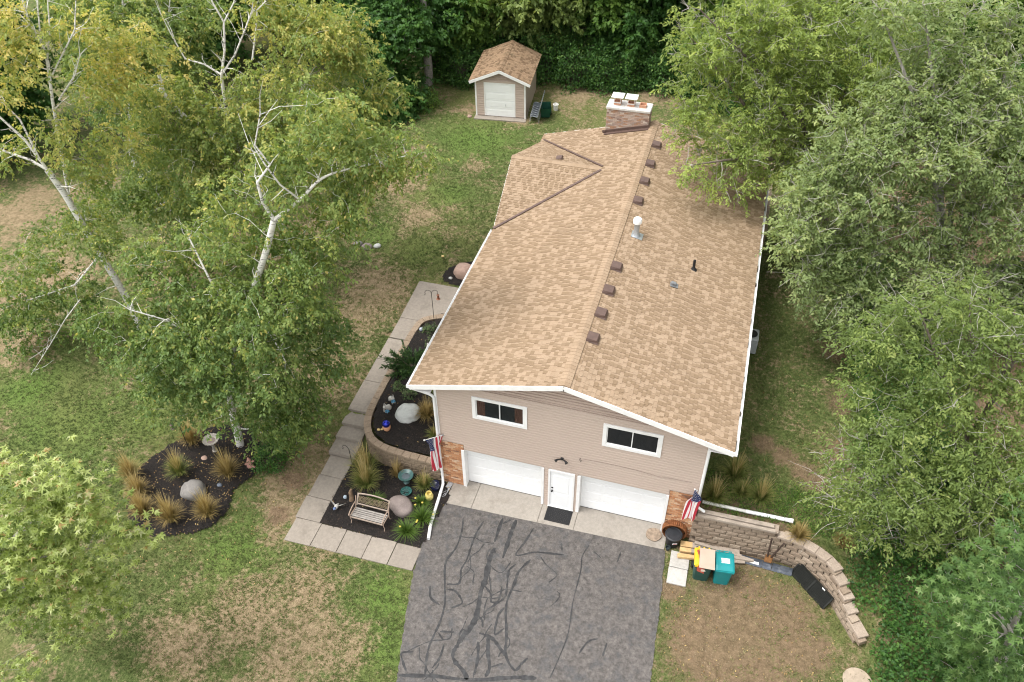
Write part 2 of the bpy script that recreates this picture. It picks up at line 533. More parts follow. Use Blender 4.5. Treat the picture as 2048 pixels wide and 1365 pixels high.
sheet("asphalt", ragged(drive_pts, .022), .034, M_ASPH, driveway, .08)
SEALS=[[(1.29,-1.47),(1.43,-2.04),(1.45,-2.74),(1.3,-3.41),(1.57,-4.24),(1.82,-4.93),(1.89,-5.58),(1.86,-6.13),(1.86,-6.66),(2.06,-7.46)],[(2.06,-1.39),(1.96,-1.95),(1.97,-2.72),(1.98,-3.16),(1.92,-3.54),(2.04,-4.05),(1.64,-4.22)],[(1.1,-4.44),(1.28,-4.85),(1.67,-5.03)],[(1.71,-4.41),(1.96,-4.37),(2.25,-4.57),(2.37,-4.77),(2.09,-5.02)],[(2.7,-1.07),(2.7,-1.61),(2.72,-2.13)],[(3.19,-1.0),(3.18,-1.74),(3.19,-2.69)],[(2.77,-1.29),(3.03,-1.02)],[(2.79,-2.36),(2.76,-2.87),(2.86,-3.7),(2.85,-4.17),(2.96,-4.83),(2.97,-5.32),(2.82,-5.8),(2.71,-6.2)],[(2.71,-6.2),(2.67,-6.53),(2.8,-6.75),(3.18,-6.99),(3.4,-7.22)],[(2.86,-3.87),(3.22,-4.18),(3.31,-4.44),(3.53,-4.32),(3.49,-3.76)],[(3.91,-1.17),(3.76,-1.83),(3.61,-2.45),(4.18,-2.16),(4.59,-2.07),(5.26,-1.97)],[(4.16,-2.48),(3.89,-3.04),(3.87,-3.53),(3.82,-4.24),(3.91,-4.72),(4.16,-5.47),(4.32,-6.11),(4.74,-6.52),(4.9,-6.25),(5.03,-6.01)],[(3.71,-2.79),(3.54,-3.14),(3.64,-3.65),(3.69,-4.16),(3.4,-4.59),(3.23,-4.86),(3.25,-5.08)],[(3.03,-5.03),(3.23,-5.19),(3.3,-5.39)],[(3.8,-4.53),(3.69,-4.84),(3.77,-5.53),(4.01,-5.24)],[(3.27,-5.62),(3.75,-5.69),(4.14,-6.0),(4.32,-6.11)],[(3.58,-5.64),(3.76,-6.21),(3.95,-6.67),(3.91,-6.98)],[(3.32,-5.92),(3.49,-6.45),(3.56,-7.03)],[(2.0,-5.93),(2.47,-5.82)],[(1.97,-5.99),(2.22,-6.19)],[(2.29,-6.32),(2.31,-6.78),(2.2,-7.17)],[(3.99,-6.63),(4.32,-6.41)],[(1.26,-7.69),(2.34,-7.41),(3.54,-7.19),(4.8,-6.75),(5.48,-6.58)],[(1.43,-7.49),(1.23,-7.25),(1.07,-6.98),(1.42,-6.83)],[(6.02,-1.32),(5.88,-1.86),(5.96,-2.45),(5.97,-3.63),(6.08,-4.82),(5.99,-5.78),(5.88,-6.47)],[(5.04,-1.53),(5.14,-1.82)],[(6.23,-1.54),(6.54,-1.74)],[(7.16,-1.31),(7.12,-1.76)],[(7.07,-4.74),(6.77,-4.94),(6.58,-5.41)],[(7.37,-4.82),(7.33,-5.3)],[(2.95,-3.49),(3.19,-4.07)]]
SEAL_W = {7: .17, 4: .10, 5: .12, 8: .12, 22: .13, 15: .10, 16: .11, 17: .08, 24: .035, 26: .03, 27: .04, 28: .05, 29: .05, 11: .08, 12: .07}
for i, L in enumerate(SEALS):
    C3 = curve_through(L, 5)
    w0 = SEAL_W.get(i, .062) * 1.0
    z = .038 + .0011 * (i % 7)
    b = MB(); vs = []
    for k, (x, y) in enumerate(C3):
        a = Vector(C3[max(0, k - 1)]); c = Vector(C3[min(len(C3) - 1, k + 1)])
        d = (c - a).normalized(); n = Vector((-d.y, d.x))
        w = w0 * (.45 if k in (0, len(C3) - 1) else random.uniform(.65, 1.45)) / 2
        vs += [(x + n.x * w * random.uniform(.85, 1.2), y + n.y * w, z), (x - n.x * w, y - n.y * w * random.uniform(.85, 1.2), z)]
    b._add(vs, [(2 * k + 1, 2 * k + 3, 2 * k + 2, 2 * k) for k in range(len(C3) - 1)])
    b.build("crack_seal", M_SEAL, driveway)

# finer hairline seals that wander between the broad ones
_r = random.Random(4)
for i in range(24):
    x, y = _r.uniform(1.4, 5.4), _r.uniform(-7.6, -1.3)
    a = -PI / 2 + _r.gauss(0, .5); pts = [(x, y)]
    for k in range(_r.randint(3, 7)):
        a += _r.gauss(0, .45); L = _r.uniform(.15, .4); x += math.cos(a) * L; y += math.sin(a) * L; pts.append((x, y))
    if min(p[0] for p in pts) < 1.2 or max(p[0] for p in pts) > 8.6 or min(p[1] for p in pts) < -9 or max(p[1] for p in pts) > -1.2: continue
    C3 = curve_through(pts, 3); vs = []; z = .0365 + .0002 * i
    for k, (px_, py_) in enumerate(C3):
        q0 = Vector(C3[max(0, k - 1)]); q1 = Vector(C3[min(len(C3) - 1, k + 1)]); d = (q1 - q0).normalized(); w = _r.uniform(.008, .026) * (1 if x < 5.5 else .6)
        vs += [(px_ - d.y * w, py_ + d.x * w, z), (px_ + d.y * w, py_ - d.x * w, z)]
    b = MB(); b._add(vs, [(2 * k + 1, 2 * k + 3, 2 * k + 2, 2 * k) for k in range(len(C3) - 1)]); b.build("crack_seal", M_SEAL, driveway)

# ---------------------------------------------------------------- garage apron, path with steps
def concrete_material(name, col, stain, rnd=.12):
    t = NT(name)
    n1 = t.noise(1.3, 6, 0.7); n2 = t.noise(9, 5, 0.7); n3 = t.noise(120, 2, 0.6)
    c = t.mix(t.range(n2, 0.3, 0.7), _mul(col, .88), _mul(col, 1.08))
    c = t.mix(t.range(n1, 0.5, 0.72, 0, .7), c, tuple(stain) + (1.0,))
    c = t.mix(1.0, c, t.ramp(n3, [(0.3, (.86,) * 3), (0.7, (1.12,) * 3)]), 'MULTIPLY')
    c = t.mix(1.0, c, t.ramp(t.rnd(), [(0, (1 - rnd,) * 3), (1, (1.0,) * 3)]), 'MULTIPLY')
    return t.done(c, 0.9, t.bump(n3, 0.25, 0.008), spec=0.2)
M_CONC = concrete_material("concrete", (.290, .252, .212), (.195, .168, .138))
M_APRON = concrete_material("apron_concrete", (.32, .288, .249), (.21, .183, .153), .06)
apron = structure("garage_apron")
for i, (x0, x1, yb) in enumerate([(.40, 1.42, .26), (1.435, 3.955, .26), (3.97, 5.305, -.012), (5.32, 8.62, .26)]):
    z = .045
    f0, f1 = lerp(-.985, -.785, (x0 - .4) / 8.2), lerp(-.985, -.785, (x1 - .4) / 8.2)
    b = MB(); b.prism([(x0, f0, -.05), (x0, yb, -.05), (x1, yb, -.05), (x1, f1, -.05)], (0, 0, z + .05))
    b.build("concrete_slab", M_APRON, apron)
path = structure("garden_path")
def slab(pts, z0, z1, name="paving_slab"):
    """pts in plan counter-clockwise; top follows z1 (number or function)"""
    f = z1 if callable(z1) else (lambda x, y: z1)
    j = lambda: random.uniform(-.006, .006)
    dz = random.uniform(-.004, .004)
    n = len(pts)
    c = (sum(p[0] for p in pts) / n, sum(p[1] for p in pts) / n)
    b = MB(); vs = []
    pj = [(x + j(), y + j()) for x, y in pts]
    for x, y in pj: vs.append((x, y, z0))
    for x, y in pj: vs.append((x, y, f(x, y) - .012 + dz))
    for x, y in pj:
        d = Vector((c[0] - x, c[1] - y)).normalized() * .014
        vs.append((x + d.x, y + d.y, f(x, y) + dz))
    fs = [tuple(range(n - 1, -1, -1)), tuple(range(2 * n, 3 * n))]
    for k in range(n):
        l = (k + 1) % n
        fs += [(k, l, l + n, k + n), (k + n, l + n, l + 2 * n, k + 2 * n)]
    b._add(vs, fs)
    return b.build(name, M_CONC, path)
xs = [-4.68, -3.64, -2.62, -1.63, -.66, .30]
for i in range(5): slab([(xs[i], -4.12 + .015 * i), (xs[i + 1] - .02, -4.105 + .015 * i), (xs[i + 1] - .02, -3.10), (xs[i], -3.12)], -.05, .05)
for y0, y1 in ((-3.10, -2.10), (-2.08, -1.03), (-1.01, -.02)):
    slab([(-4.74, y0), (-3.74, y0), (-3.78, y1), (-4.78, y1)], -.05, .05)
RIS = [(.0, .21), (.70, .36), (1.32, .51), (1.98, .655)]
for k, (y0, z1) in enumerate(RIS[:-1]):
    y1 = RIS[k + 1][0] + .04
    slab([(-4.85, y0), (-3.72 - .02 * k, y0), (-3.76 - .02 * k, y1), (-4.85, y1)], -.05, z1, "step")
zw = lambda x, y: .655 + .03 * (y - 2)
for y0, y1 in ((1.98, 3.65), (3.67, 4.99), (5.01, 6.34), (6.40, 7.74)):
    slab([(-4.84, y0), (-3.90, y0), (-3.97, y1), (-4.86, y1)], .2, zw)
slab([(-4.87, 7.76), (-3.9, 7.76), (-3.1, 8.5), (-.02, 8.6), (-.02, 10.4), (-4.95, 10.42)], .2, zw)

# ---------------------------------------------------------------- mulch beds
def mulch_material():
    t = NT("black_mulch")
    n = t.noise(38, 4, 0.7); n2 = t.noise(3, 4, 0.6)
    c = t.mix(t.range(n, .35, .7), (.010, .009, .009), (.045, .038, .034))
    c = t.mix(t.range(n2, .5, .75, 0, .5), c, (.050, .036, .027))
    return t.done(c, .9, t.bump(n, .9, .05), spec=.15)
M_MULCH = mulch_material()
M_CHIP = leaf_mat("mulch_chip", [(0, (.006, .006, .006)), (.6, (.030, .025, .023)), (.9, (.07, .05, .036)), (1, (.12, .08, .05))], 0.0, .9)
def mulch_bed(name, pts, zf, mound=.05):
    """a bed outline filled with a fine grid that follows the ground, gently mounded"""
    P = np.array(pts); lo, hi = P.min(0), P.max(0)
    s = .09
    X, Y = np.meshgrid(np.arange(lo[0], hi[0] + s, s), np.arange(lo[1], hi[1] + s, s), indexing='ij')
    ok = inside(pts, X, Y)
    Z = zf(X, Y) + RNG.normal(0, .009, X.shape)
    ci = ok[:-1, :-1] & ok[1:, :-1] & ok[1:, 1:] & ok[:-1, 1:]
    # edge distance for the mound
    e = ok.astype(float)
    for _ in range(6):
        g = e.copy()
        g[1:-1, 1:-1] = (e[1:-1, 1:-1] * 2 + e[:-2, 1:-1] + e[2:, 1:-1] + e[1:-1, :-2] + e[1:-1, 2:]) / 6
        e = g * ok
    Z = Z + np.where(ok, mound * np.clip(e, 0, 1), 0) + .008
    vid = np.arange(X.size).reshape(X.shape)
    q = np.stack([vid[:-1, :-1], vid[1:, :-1], vid[1:, 1:], vid[:-1, 1:]], -1)[ci]
    used = np.unique(q); m = np.full(X.size, -1); m[used] = np.arange(len(used))
    V = np.stack([X, Y, Z], -1).reshape(-1, 3)[used]
    me = np_mesh(name, V, m[q].ravel(), np.arange(len(q)) * 4, M_MULCH, smooth=True)
    o = link(name, me); o["kind"] = "structure"
    return o, V
def scatter_flat(name, pts, size, mat, tint, lift=.012, aspect=.45, tilt=.5):
    """thousands of small leaf or chip quads lying about: one stuff object"""
    n = len(pts)
    a = RNG.uniform(0, 2 * PI, n); L = size * RNG.uniform(.6, 1.3, n)
    d = np.stack([np.cos(a), np.sin(a), RNG.normal(0, tilt * .5, n)], -1)
    s_ = np.stack([-np.sin(a), np.cos(a), RNG.normal(0, tilt * .5, n)], -1)
    c = pts + np.array([0, 0, lift])
    V = np.stack([c - d * L[:, None] * .5, c + s_ * (L * aspect)[:, None] * .5, c + d * L[:, None] * .5, c - s_ * (L * aspect)[:, None] * .5], 1).reshape(-1, 3)
    me = np_mesh(name, V, np.arange(n * 4), np.arange(n) * 4, mat, np.repeat(tint, 4))
    o = link(name, me); o["kind"] = "stuff"
    return o
ISLAND = curve_through([(-9.66,-5.54),(-10.6,-4.95),(-11.05,-4.3),(-11.45,-2.9),(-10.95,-1.5),(-10.3,-.55),(-9.5,.1),(-8.6,.22),(-7.7,-.3),(-7.15,-1.2),(-7.15,-2.0),(-7.4,-2.8),(-7.17,-3.7),(-7.5,-4.6),(-8.4,-5.2),(-9.06,-5.5),(-9.66,-5.54)], 4)[:-1]
bed_a, va = mulch_bed("mulch_bed", ragged(ISLAND, .03, .15), H, .10)
LOWER = [(-3.80, -3.19), (.30, -3.14), (.30, -2.2), (.50, -.98), (.44, -.05), (-.8, -.04), (-1.8, .0), (-2.7, .14), (-3.3, .48), (-3.68, .9), (-3.84, .02), (-3.83, -1.0)]
bed_b, vb = mulch_bed("mulch_bed", ragged(LOWER, .012, .2), lambda x, y: 0 * x + .012, .075)
UPPER = [(x * .955 - .0, y + (.26 if k < 5 else (.1 if k < 6 else (-.3 if k > 10 else 0)))) for k, (x, y) in enumerate(BED_L)]
UPPER = [(-.02, .24), (-.8, .26), (-1.75, .3), (-2.55, .42), (-3.1, .72), (-3.46, 1.27), (-3.63, 2.0), (-3.68, 3.6), (-3.71, 5.2), (-3.71, 6.85), (-3.58, 7.55), (-3.0, 7.98), (-2.15, 8.17), (-.02, 8.2)]
bed_c, vc = mulch_bed("mulch_bed", UPPER, lambda x, y: 0 * x + .93 + .005 * y, .05)
FARBED = curve_through([(-2.3, 10.5), (-3.5, 10.48), (-4.0, 10.9), (-3.9, 11.6), (-3.2, 12.3), (-2.3, 12.7), (-1.0, 12.9)], 4) + [(-.1, 12.9), (-.1, 10.5)]
bed_d, vd = mulch_bed("mulch_bed", ragged(FARBED, .03, .15), H, .06)
SIDEBED = curve_through([(-.2, 14.2), (-1.6, 14.1), (-2.15, 14.9), (-2.1, 15.9), (-1.4, 16.7), (-.2, 16.9)], 4)
bed_e, ve = mulch_bed("mulch_bed", ragged(SIDEBED, .03, .15), H, .06)
allm = np.concatenate([va, vb, vc, vd, ve])
idx = RNG.integers(0, len(allm), 16000)
cp = allm[idx] + np.concatenate([RNG.uniform(-.045, .045, (16000, 2)), np.zeros((16000, 1))], 1)
scatter_flat("mulch_chips", cp, .055, M_CHIP, RNG.uniform(0, 1, 16000) ** 1.6, .012, .4, .7)
M_FALLEN = leaf_mat("fallen_leaf", [(0, (.20, .11, .04)), (.5, (.34, .22, .09)), (1, (.48, .36, .15))], 0.1, .8)
fl = va[RNG.integers(0, len(va), 520)]
fl = np.concatenate([fl, vb[RNG.integers(0, len(vb), 130)], vc[RNG.integers(0, len(vc), 60)]])
lx = np.concatenate([RNG.normal(-8.8, 3.2, 500), RNG.normal(-5, 3, 160), RNG.uniform(9, 14.5, 260), RNG.uniform(10.4, 14.6, 110)])
ly = np.concatenate([RNG.normal(-2.5, 3.2, 500), RNG.normal(4, 5, 160), RNG.uniform(-5.5, -.8, 260), RNG.uniform(0.5, 14, 110)])
fl = np.concatenate([fl, np.stack([lx, ly, H(lx, ly)], -1)])
keep = ~((fl[:, 0] > -4.9) & (fl[:, 0] < .3) & (fl[:, 1] > -4.2) & (fl[:, 1] < 9) & (fl[:, 2] < .6) & (fl[:, 2] > .08))
scatter_flat("fallen_leaves", fl[keep], .065, M_FALLEN, RNG.uniform(0, 1, keep.sum()), .03, .55, .5)

# ---------------------------------------------------------------- materials of the house
M_WHITE = simple("white_paint", (.80, .79, .77), .5, .04, 3.0, 0, dirt=(.66, .64, .60))
M_DOORW = simple("white_door_paint", (.84, .84, .83), .45, .02, 2.0)
M_SIDING = simple("tan_siding", (.475, .378, .315), .6, .02, .5)
M_DARKBR = simple("brown_metal", (.105, .068, .056), .5, .12, 6)
M_GLASS = simple("window_glass", (.012, .014, .015), .06, .1, 2, spec=.5)
M_CURT = simple("brown_curtain", (.085, .040, .028), .9, .2, 30)
M_BLACK = simple("black_plastic", (.016, .016, .017), .55, .2, 8)
M_GREY = simple("galvanised_metal", (.42, .44, .46), .38, .1, 8, metallic=.6)
M_SOFFIT = simple("soffit_wood", (.42, .36, .30), .8, .08, 4)
def shingle_material(name, a, b, c, moss=None):
    t = NT(name)
    fac = t.math('FRACT', t.math('ADD', t.rnd(), t.attr("tint")))
    col = t.ramp(fac, [(0.0, a), (.30, a), (.36, b), (.66, b), (.74, c), (.93, c), (1.0, a)])
    n = t.noise(60, 3, .7); n1 = t.noise(.9, 5, .6)
    col = t.mix(1.0, col, t.ramp(n, [(.25, (.74,) * 3), (.75, (1.22,) * 3)]), 'MULTIPLY')
    col = t.mix(1.0, col, t.ramp(n1, [(.3, (.93,) * 3), (.7, (1.05,) * 3)]), 'MULTIPLY')
    st = t.noise(1.3, 5, .65, t.pos((.35, 2.2, .35)))
    col = t.mix(t.range(st, .54, .76, 0, .18), col, (.17, .13, .095, 1))
    if moss: col = t.mix(t.range(t.noise(2.4, 6, .75), .52, .68, 0, .75), col, moss + (1.0,))
    return t.done(col, .95, t.bump(n, .5, .01), spec=.12)
M_SHINGLE = shingle_material("tan_shingle", (.322, .236, .160), (.300, .217, .145), (.225, .158, .100))
M_RIDGE = shingle_material("ridge_shingle", (.328, .240, .162), (.314, .228, .153), (.290, .208, .137))
M_SHED_SHINGLE = shingle_material("mossy_shingle", (.290, .200, .128), (.250, .168, .104), (.165, .108, .066), (.085, .068, .040))
def brick_material(name, stops):
    t = NT(name)
    fac = t.math('FRACT', t.math('ADD', t.rnd(), t.attr("tint")))
    c = t.ramp(fac, stops, 'CONSTANT')
    n = t.noise(30, 4, .7)
    c = t.mix(1.0, c, t.ramp(n, [(.25, (.75,) * 3), (.75, (1.25,) * 3)]), 'MULTIPLY')
    return t.done(c, .9, t.bump(n, .5, .01), spec=.15)
M_BRICK = brick_material("orange_brick", [(0, (.44, .215, .11)), (.2, (.52, .285, .155)), (.42, (.38, .18, .095)), (.56, (.56, .36, .22)), (.72, (.49, .25, .13)), (.86, (.24, .13, .085)), (.93, (.60, .44, .31))])
M_CHIMB = brick_material("weathered_brick", [(0, (.39, .275, .22)), (.2, (.46, .345, .285)), (.42, (.35, .27, .23)), (.56, (.46, .37, .31)), (.68, (.38, .23, .15)), (.86, (.55, .47, .40)), (.93, (.25, .165, .135))])
M_MORTAR = simple("mortar", (.40, .33, .27), .95, .12, 20, .3, 80)

# ---------------------------------------------------------------- the house
house = thing("house", "tan sided house with long tan shingle roof and two white garage doors", "house")
OV, FO = .689, .434                                      # side and front overhang of the roof
ZE, XR, ZR = 5.455, 4.662, 6.894                         # eave and ridge of the roof's top face
SL = (6.894 - 5.497) / (XR + OV)
YF, YB = -FO, 17.73
zl = lambda x: 6.894 - SL * abs(x - XR)
zrake = lambda x: zl(x) - .20                            # underside the siding meets

# walls behind the siding, hollow where the garage doors stand back
b = MB()
b.box(.06, W - .06, .30, LEN, -.3, 5.2)
for x0, x1, z0, z1 in ((.03, .70, -.3, 2.45), (8.52, W - .03, -.3, 2.45), (3.985, 5.225, -.3, 2.45), (.03, W - .03, 2.45, 5.2)):
    b.box(x0, x1, .012, .32, z0, z1)
b.box(.70, 3.985, .012, .32, 2.14, 2.45); b.box(5.225, 8.52, .012, .32, 2.14, 2.45)
b.prism([(.03, .012, 5.19), (W - .03, .012, 5.19), (W - .03, .012, zrake(W)), (XR, .012, zrake(XR)), (.03, .012, zrake(.03))], (0, LEN - .02, 0))
b.build("wall", M_SIDING, house)

# siding: every front clapboard is a piece
EXPO = .1275
holes = [(1.38, 3.352, 4.06, 5.14), (5.964, 7.94, 4.05, 5.135), (4.14, 5.115, -1, 2.165)]
def board(x0, x1, z0, z1, zt0, zt1, parent, y=0.0, name="siding_board"):
    """one dutch-lap board: scooped top, flat proud face, shadow gap below; top corners may be cut by the rake"""
    b = MB()
    zs = z0 + (z1 - z0) * .62
    yb, yt, ys = y - .040, y - .004, y - .036
    za, zb = min(zs, zt0), min(zs, zt1)
    b._add([(x0, yb, z0), (x1, yb, z0), (x1, ys, zb), (x0, ys, za), (x1, yt if zt1 > zs else ys, zt1), (x0, yt if zt0 > zs else ys, zt0),
            (x0, y + .01, z0), (x1, y + .01, z0), (x1, y + .01, zt1), (x0, y + .01, zt0)],
           [(0, 1, 2, 3), (3, 2, 4, 5), (6, 7, 1, 0), (5, 4, 8, 9), (1, 7, 8, 4, 2), (6, 0, 3, 5, 9)])
    b.build(name, M_SIDING, parent)
k = 0
z = 0.06
while z < zrake(XR):
    z1 = z + EXPO
    if z < 2.13: spans = [(3.99, 5.22)]
    elif z < 2.42: spans = [(.955, 8.43)]
    else: spans = [(.06, W - .06)]
    out = []
    for s in spans:
        cur = [s]
        for hx0, hx1, hz0, hz1 in holes:
            if z1 > hz0 + .02 and z < hz1 - .02:
                nxt = []
                for a, c in cur:
                    if hx0 > a: nxt.append((a, min(c, hx0)))
                    if hx1 < c: nxt.append((max(a, hx1), c))
                    if hx1 <= a or hx0 >= c: nxt.append((a, c))
                cur = [t for t in set(nxt) if t[1] - t[0] > .02]
        out += cur
    for a, c in out:
        # cut by the rake
        lim = lambda x: zrake(x)
        if lim(a) < z + .02: a = XR - (6.694 - (z + .02)) / SL
        if lim(c) < z + .02: c = XR + (6.694 - (z + .02)) / SL
        if c - a < .05: continue
        board(a, c, z, z1, min(z1, lim(a)), min(z1, lim(c)), house)
    z = z1
# siding on the other three sides, too far round to pick apart from here
b = MB()
z = 1.0
while z < 5.2:
    for x, sgn in ((0.055, -1), (W - .055, 1)):
        z0 = z if sgn < 0 else max(z, 1.5)
        b._add([(x + sgn * .024, .02, z0), (x + sgn * .024, LEN, z0), (x + sgn * .004, LEN, z + EXPO), (x + sgn * .004, .02, z + EXPO)], [(0, 1, 2, 3) if sgn > 0 else (3, 2, 1, 0)])
        b._add([(x, .02, z0), (x, LEN, z0), (x + sgn * .024, LEN, z0), (x + sgn * .024, .02, z0)], [(0, 1, 2, 3) if sgn > 0 else (3, 2, 1, 0)])
    b.box(.05, W - .05, LEN, LEN + .02, z, z + EXPO - .006)
    z += EXPO
b.build("side_siding", M_SIDING, house, kind="stuff")
# corner boards, frieze
for x in (.0, W - .075):
    bb = MB(); bb.box(x, x + .085, -.056, .05, 2.425 if x < 1 else 1.35, zrake(x + .04) - .004); bb.build("corner_board", M_WHITE, house)

# bricks either side of the garage doors
def brick_panel(x0, x1, z0, z1, parent, y=0.0):
    base = MB(); base.box(x0, x1, y + .004, y + .30, z0, z1); p = base.build("brick_wall", M_MORTAR, parent)
    bh, bl, j = .0675, .203, .0115
    row, z = 0, z0
    cache = {}
    while z + bh < z1 + .01:
        x = x0 - (bl / 2 if row % 2 else 0)
        while x < x1 - .02:
            a, c = max(x, x0), min(x + bl - j, x1)
            if c - a > .03:
                key = round(c - a, 3)
                if key not in cache:
                    m = MB(); m.cbox((0, 0, 0), (c - a, .04, bh - j), bev=.004); cache[key] = m.mesh("brick", M_BRICK)
                link("brick", cache[key], p, ((a + c) / 2, y + .002 + random.uniform(-.004, .003), z + bh / 2), (0, random.uniform(-.01, .01), 0))
            x += bl
        z += bh; row += 1
brick_panel(.02, .93, -.02, 2.42, house)
brick_panel(8.46, W - .02, -.02, 2.42, house)

# garage doors: frame, four sections with pressed panels
def garage_door(x0, x1, ztop, yd, parent):
    fr = MB()
    fr.box(x0 - .115, x0, -.050, yd + .02, .046, ztop + .03); fr.box(x1, x1 + .095, -.050, yd + .02, .046, ztop + .03)
    fr.box(x0 - .002, x1 + .002, .012, yd + .02, ztop + .002, ztop + .028)
    door = fr.build("garage_door", M_WHITE, parent)
    n = 4; hgt = (ztop - .055) / n
    for i in range(n):
        z0 = .055 + i * hgt
        p = MB(); p.box(x0 + .004, x1 - .004, yd, yd + .05, z0 + .004, z0 + hgt - .004)
        cols = 4; cw = (x1 - x0 - .16) / cols
        for c in range(cols):
            a = x0 + .11 + c * cw
            p.cbox((a + (cw - .06) / 2, yd, z0 + hgt / 2), (cw - .10, .014, hgt - .16), bev=.006)
        p.build("door_panel", M_DOORW, door)
    s = MB(); s.box(x0, x1, yd - .012, yd + .03, .046, .058); s.build("bottom_seal", M_BLACK, door)
    return door
garage_door(.95, 3.885, 2.112, .255, house)
garage_door(5.32, 8.36, 2.112, .255, house)

# entry door
fr = MB()
for x0, x1, z0, z1 in ((4.145, 4.215, .05, 2.16), (5.045, 5.115, .05, 2.16), (4.217, 5.043, 2.085, 2.16)): fr.box(x0, x1, -.062, .02, z0, z1)
fr.box(4.14, 5.12, -.075, .0, .046, .075)
ed = fr.build("entry_door", M_WHITE, house)
m = MB(); m.box(4.22, 5.04, -.030, .01, .078, 2.08); m.cbox((4.63, -.031, .55), (.56, .012, .62), bev=.005); m.cbox((4.63, -.031, 1.42), (.56, .012, .90), bev=.005)
m.build("door_leaf", M_DOORW, ed)
m = MB(); m.lathe([(.03, 0), (.032, .01), (.02, .03), (.034, .05), (.034, .075), (.012, .085)], n=14); m.build("handle", M_BLACK, ed, True, (4.30, -.03, 1.0), (PI / 2, 0, 0))
m = MB(); m.lathe([(.032, 0), (.032, .022), (.012, .028)], n=14); m.build("deadbolt", M_BLACK, ed, True, (4.30, -.03, 1.16), (PI / 2, 0, 0))

# windows: trim, two sashes with panes, curtains in the first
def window(x0, x1, z0, z1, curtains, parent):
    t = .125; yo = -.066
    fr = MB()
    fr.box(x0, x1, yo, .012, z1 - t, z1); fr.box(x0, x1, yo, .012, z0, z0 + t)
    fr.box(x0, x0 + t, yo, .012, z0 + t + .001, z1 - t - .001); fr.box(x1 - t, x1, yo, .012, z0 + t + .001, z1 - t - .001)
    w = fr.build("window", M_WHITE, parent)
    a, c, p, q = x0 + t, x1 - t, z0 + t, z1 - t
    mid = (a + c) / 2
    for (u, v, yy) in ((a, mid + .02, -.020), (mid - .02, c, -.030)):
        s = MB(); e = .035
        s.box(u + .002, v, yy, yy + .022, p + .002, p + e); s.box(u + .002, v, yy, yy + .022, q - e, q - .002)
        s.box(u + .002, u + e, yy, yy + .022, p + e, q - e); s.box(v - e, v, yy, yy + .022, p + e, q - e)
        s.build("sash", M_WHITE, w)
        g = MB(); g.box(u + e, v - e, yy + .008, yy + .0125, p + e, q - e)
        if curtains:
            g.build("pane", M_CLEAR, w)
        else: g.build("pane", M_GLASS, w)
    r = MB(); r.box(a, c, .004, .0115, p, q); r.build("room_dark_sheet", M_BLACK, w)  # black sheet close behind the panes, the unlit room painted as colour
    if curtains:
        for u0, u1 in ((a + .02, a + .33), (c - .33, c - .02)):
            k = MB(); n = 14
            pts = [(u0 + (u1 - u0) * i / n, -.002 + .004 * math.sin(i * 2.2)) for i in range(n + 1)]
            for (xa, ya), (xb, yb) in zip(pts[:-1], pts[1:]): k.quad((xa, ya, p + .02), (xb, yb, p + .02), (xb, yb, q - .02), (xa, ya, q - .02))
            k.build("curtain", M_CURT, w)
_t = NT("clear_pane")
M_CLEAR = _t.done((.9, .95, .95), .03, spec=.5, Transmission_Weight=1.0, IOR=1.02)
window(1.38, 3.352, 4.062, 5.142, True, house)
window(5.964, 7.94, 4.051, 5.134, False, house)

# roof: decks, fascias, shingles
TH = .075
dk = MB()
yv0, yv1 = 9.16, 16.99
zsurf = lambda x: zl(x) - .012
for x0, x1 in ((-OV, XR), (XR, W + OV)):
    P = [(x0, YF, zsurf(x0)), (x1, YF, zsurf(x1)), (x1, YB, zsurf(x1)), (x0, YB, zsurf(x0))]
    dk.prism(P[::-1] if False else P, (0, 0, -TH))
AP, RE = (2.96, 13.60, 6.455), (-1.16, 13.60, 6.455)
CF, CB = (-.70, 9.16, zl(-.70)), (-.55, 17.02, zl(-.55))
dk.prism([CF, AP, RE], (0, 0, -TH))
dk.prism([RE, AP, CB], (0, 0, -TH))
roof = dk.build("roof", M_SOFFIT, house)
g = MB(); g.prism([(-.02, 9.4, 5.2), (-.02, 16.9, 5.2), (-.02, 13.6, 6.34)], (.06, 0, 0)); g.build("gable_wall", M_SIDING, house)
# white rake boards along the front edge and the two ends of the side gable
rk = MB()
rk.beam((-OV - .03, YF - .012, zl(-OV) - .10), (XR, YF - .012, zl(XR) - .10), .035, .19)
rk.build("rake_board", M_WHITE, house)
rk = MB(); rk.beam((XR, YF - .012, zl(XR) - .10), (W + OV + .03, YF - .012, zl(W + OV) - .10), .035, .19); rk.build("rake_board", M_WHITE, house)
for x0, x1 in ((-OV, XR), (XR, W + OV)):
    rk = MB(); rk.beam((x0, YB + .012, zl(x0) - .10), (x1, YB + .012, zl(x1) - .10), .035, .17); rk.build("rake_board", M_WHITE, house)
for e in (CF, CB):
    rk = MB(); rk.beam((RE[0], RE[1], RE[2] - .09), (e[0], e[1], e[2] - .09), .03, .15); rk.build("rake_board", M_WHITE, house)
for x, y0, y1 in ((-OV + .01, YF, yv0), (W + OV - .01, YF, YB)):
    rk = MB(); rk.box(x - .012, x + .012, y0, y1, zl(x) - .24, zl(x) - .05); rk.build("fascia", M_WHITE, house)
sf = MB(); sf.box(-OV + .03, .03, YF + .02, 9.2, zl(-OV) - .235, zl(-OV) - .22); sf.build("soffit", M_WHITE, house); sf = MB(); sf.box(W - .03, W + OV - .03, YF + .02, YB - .02, zl(-OV) - .235, zl(-OV) - .22); sf.build("soffit", M_WHITE, house)

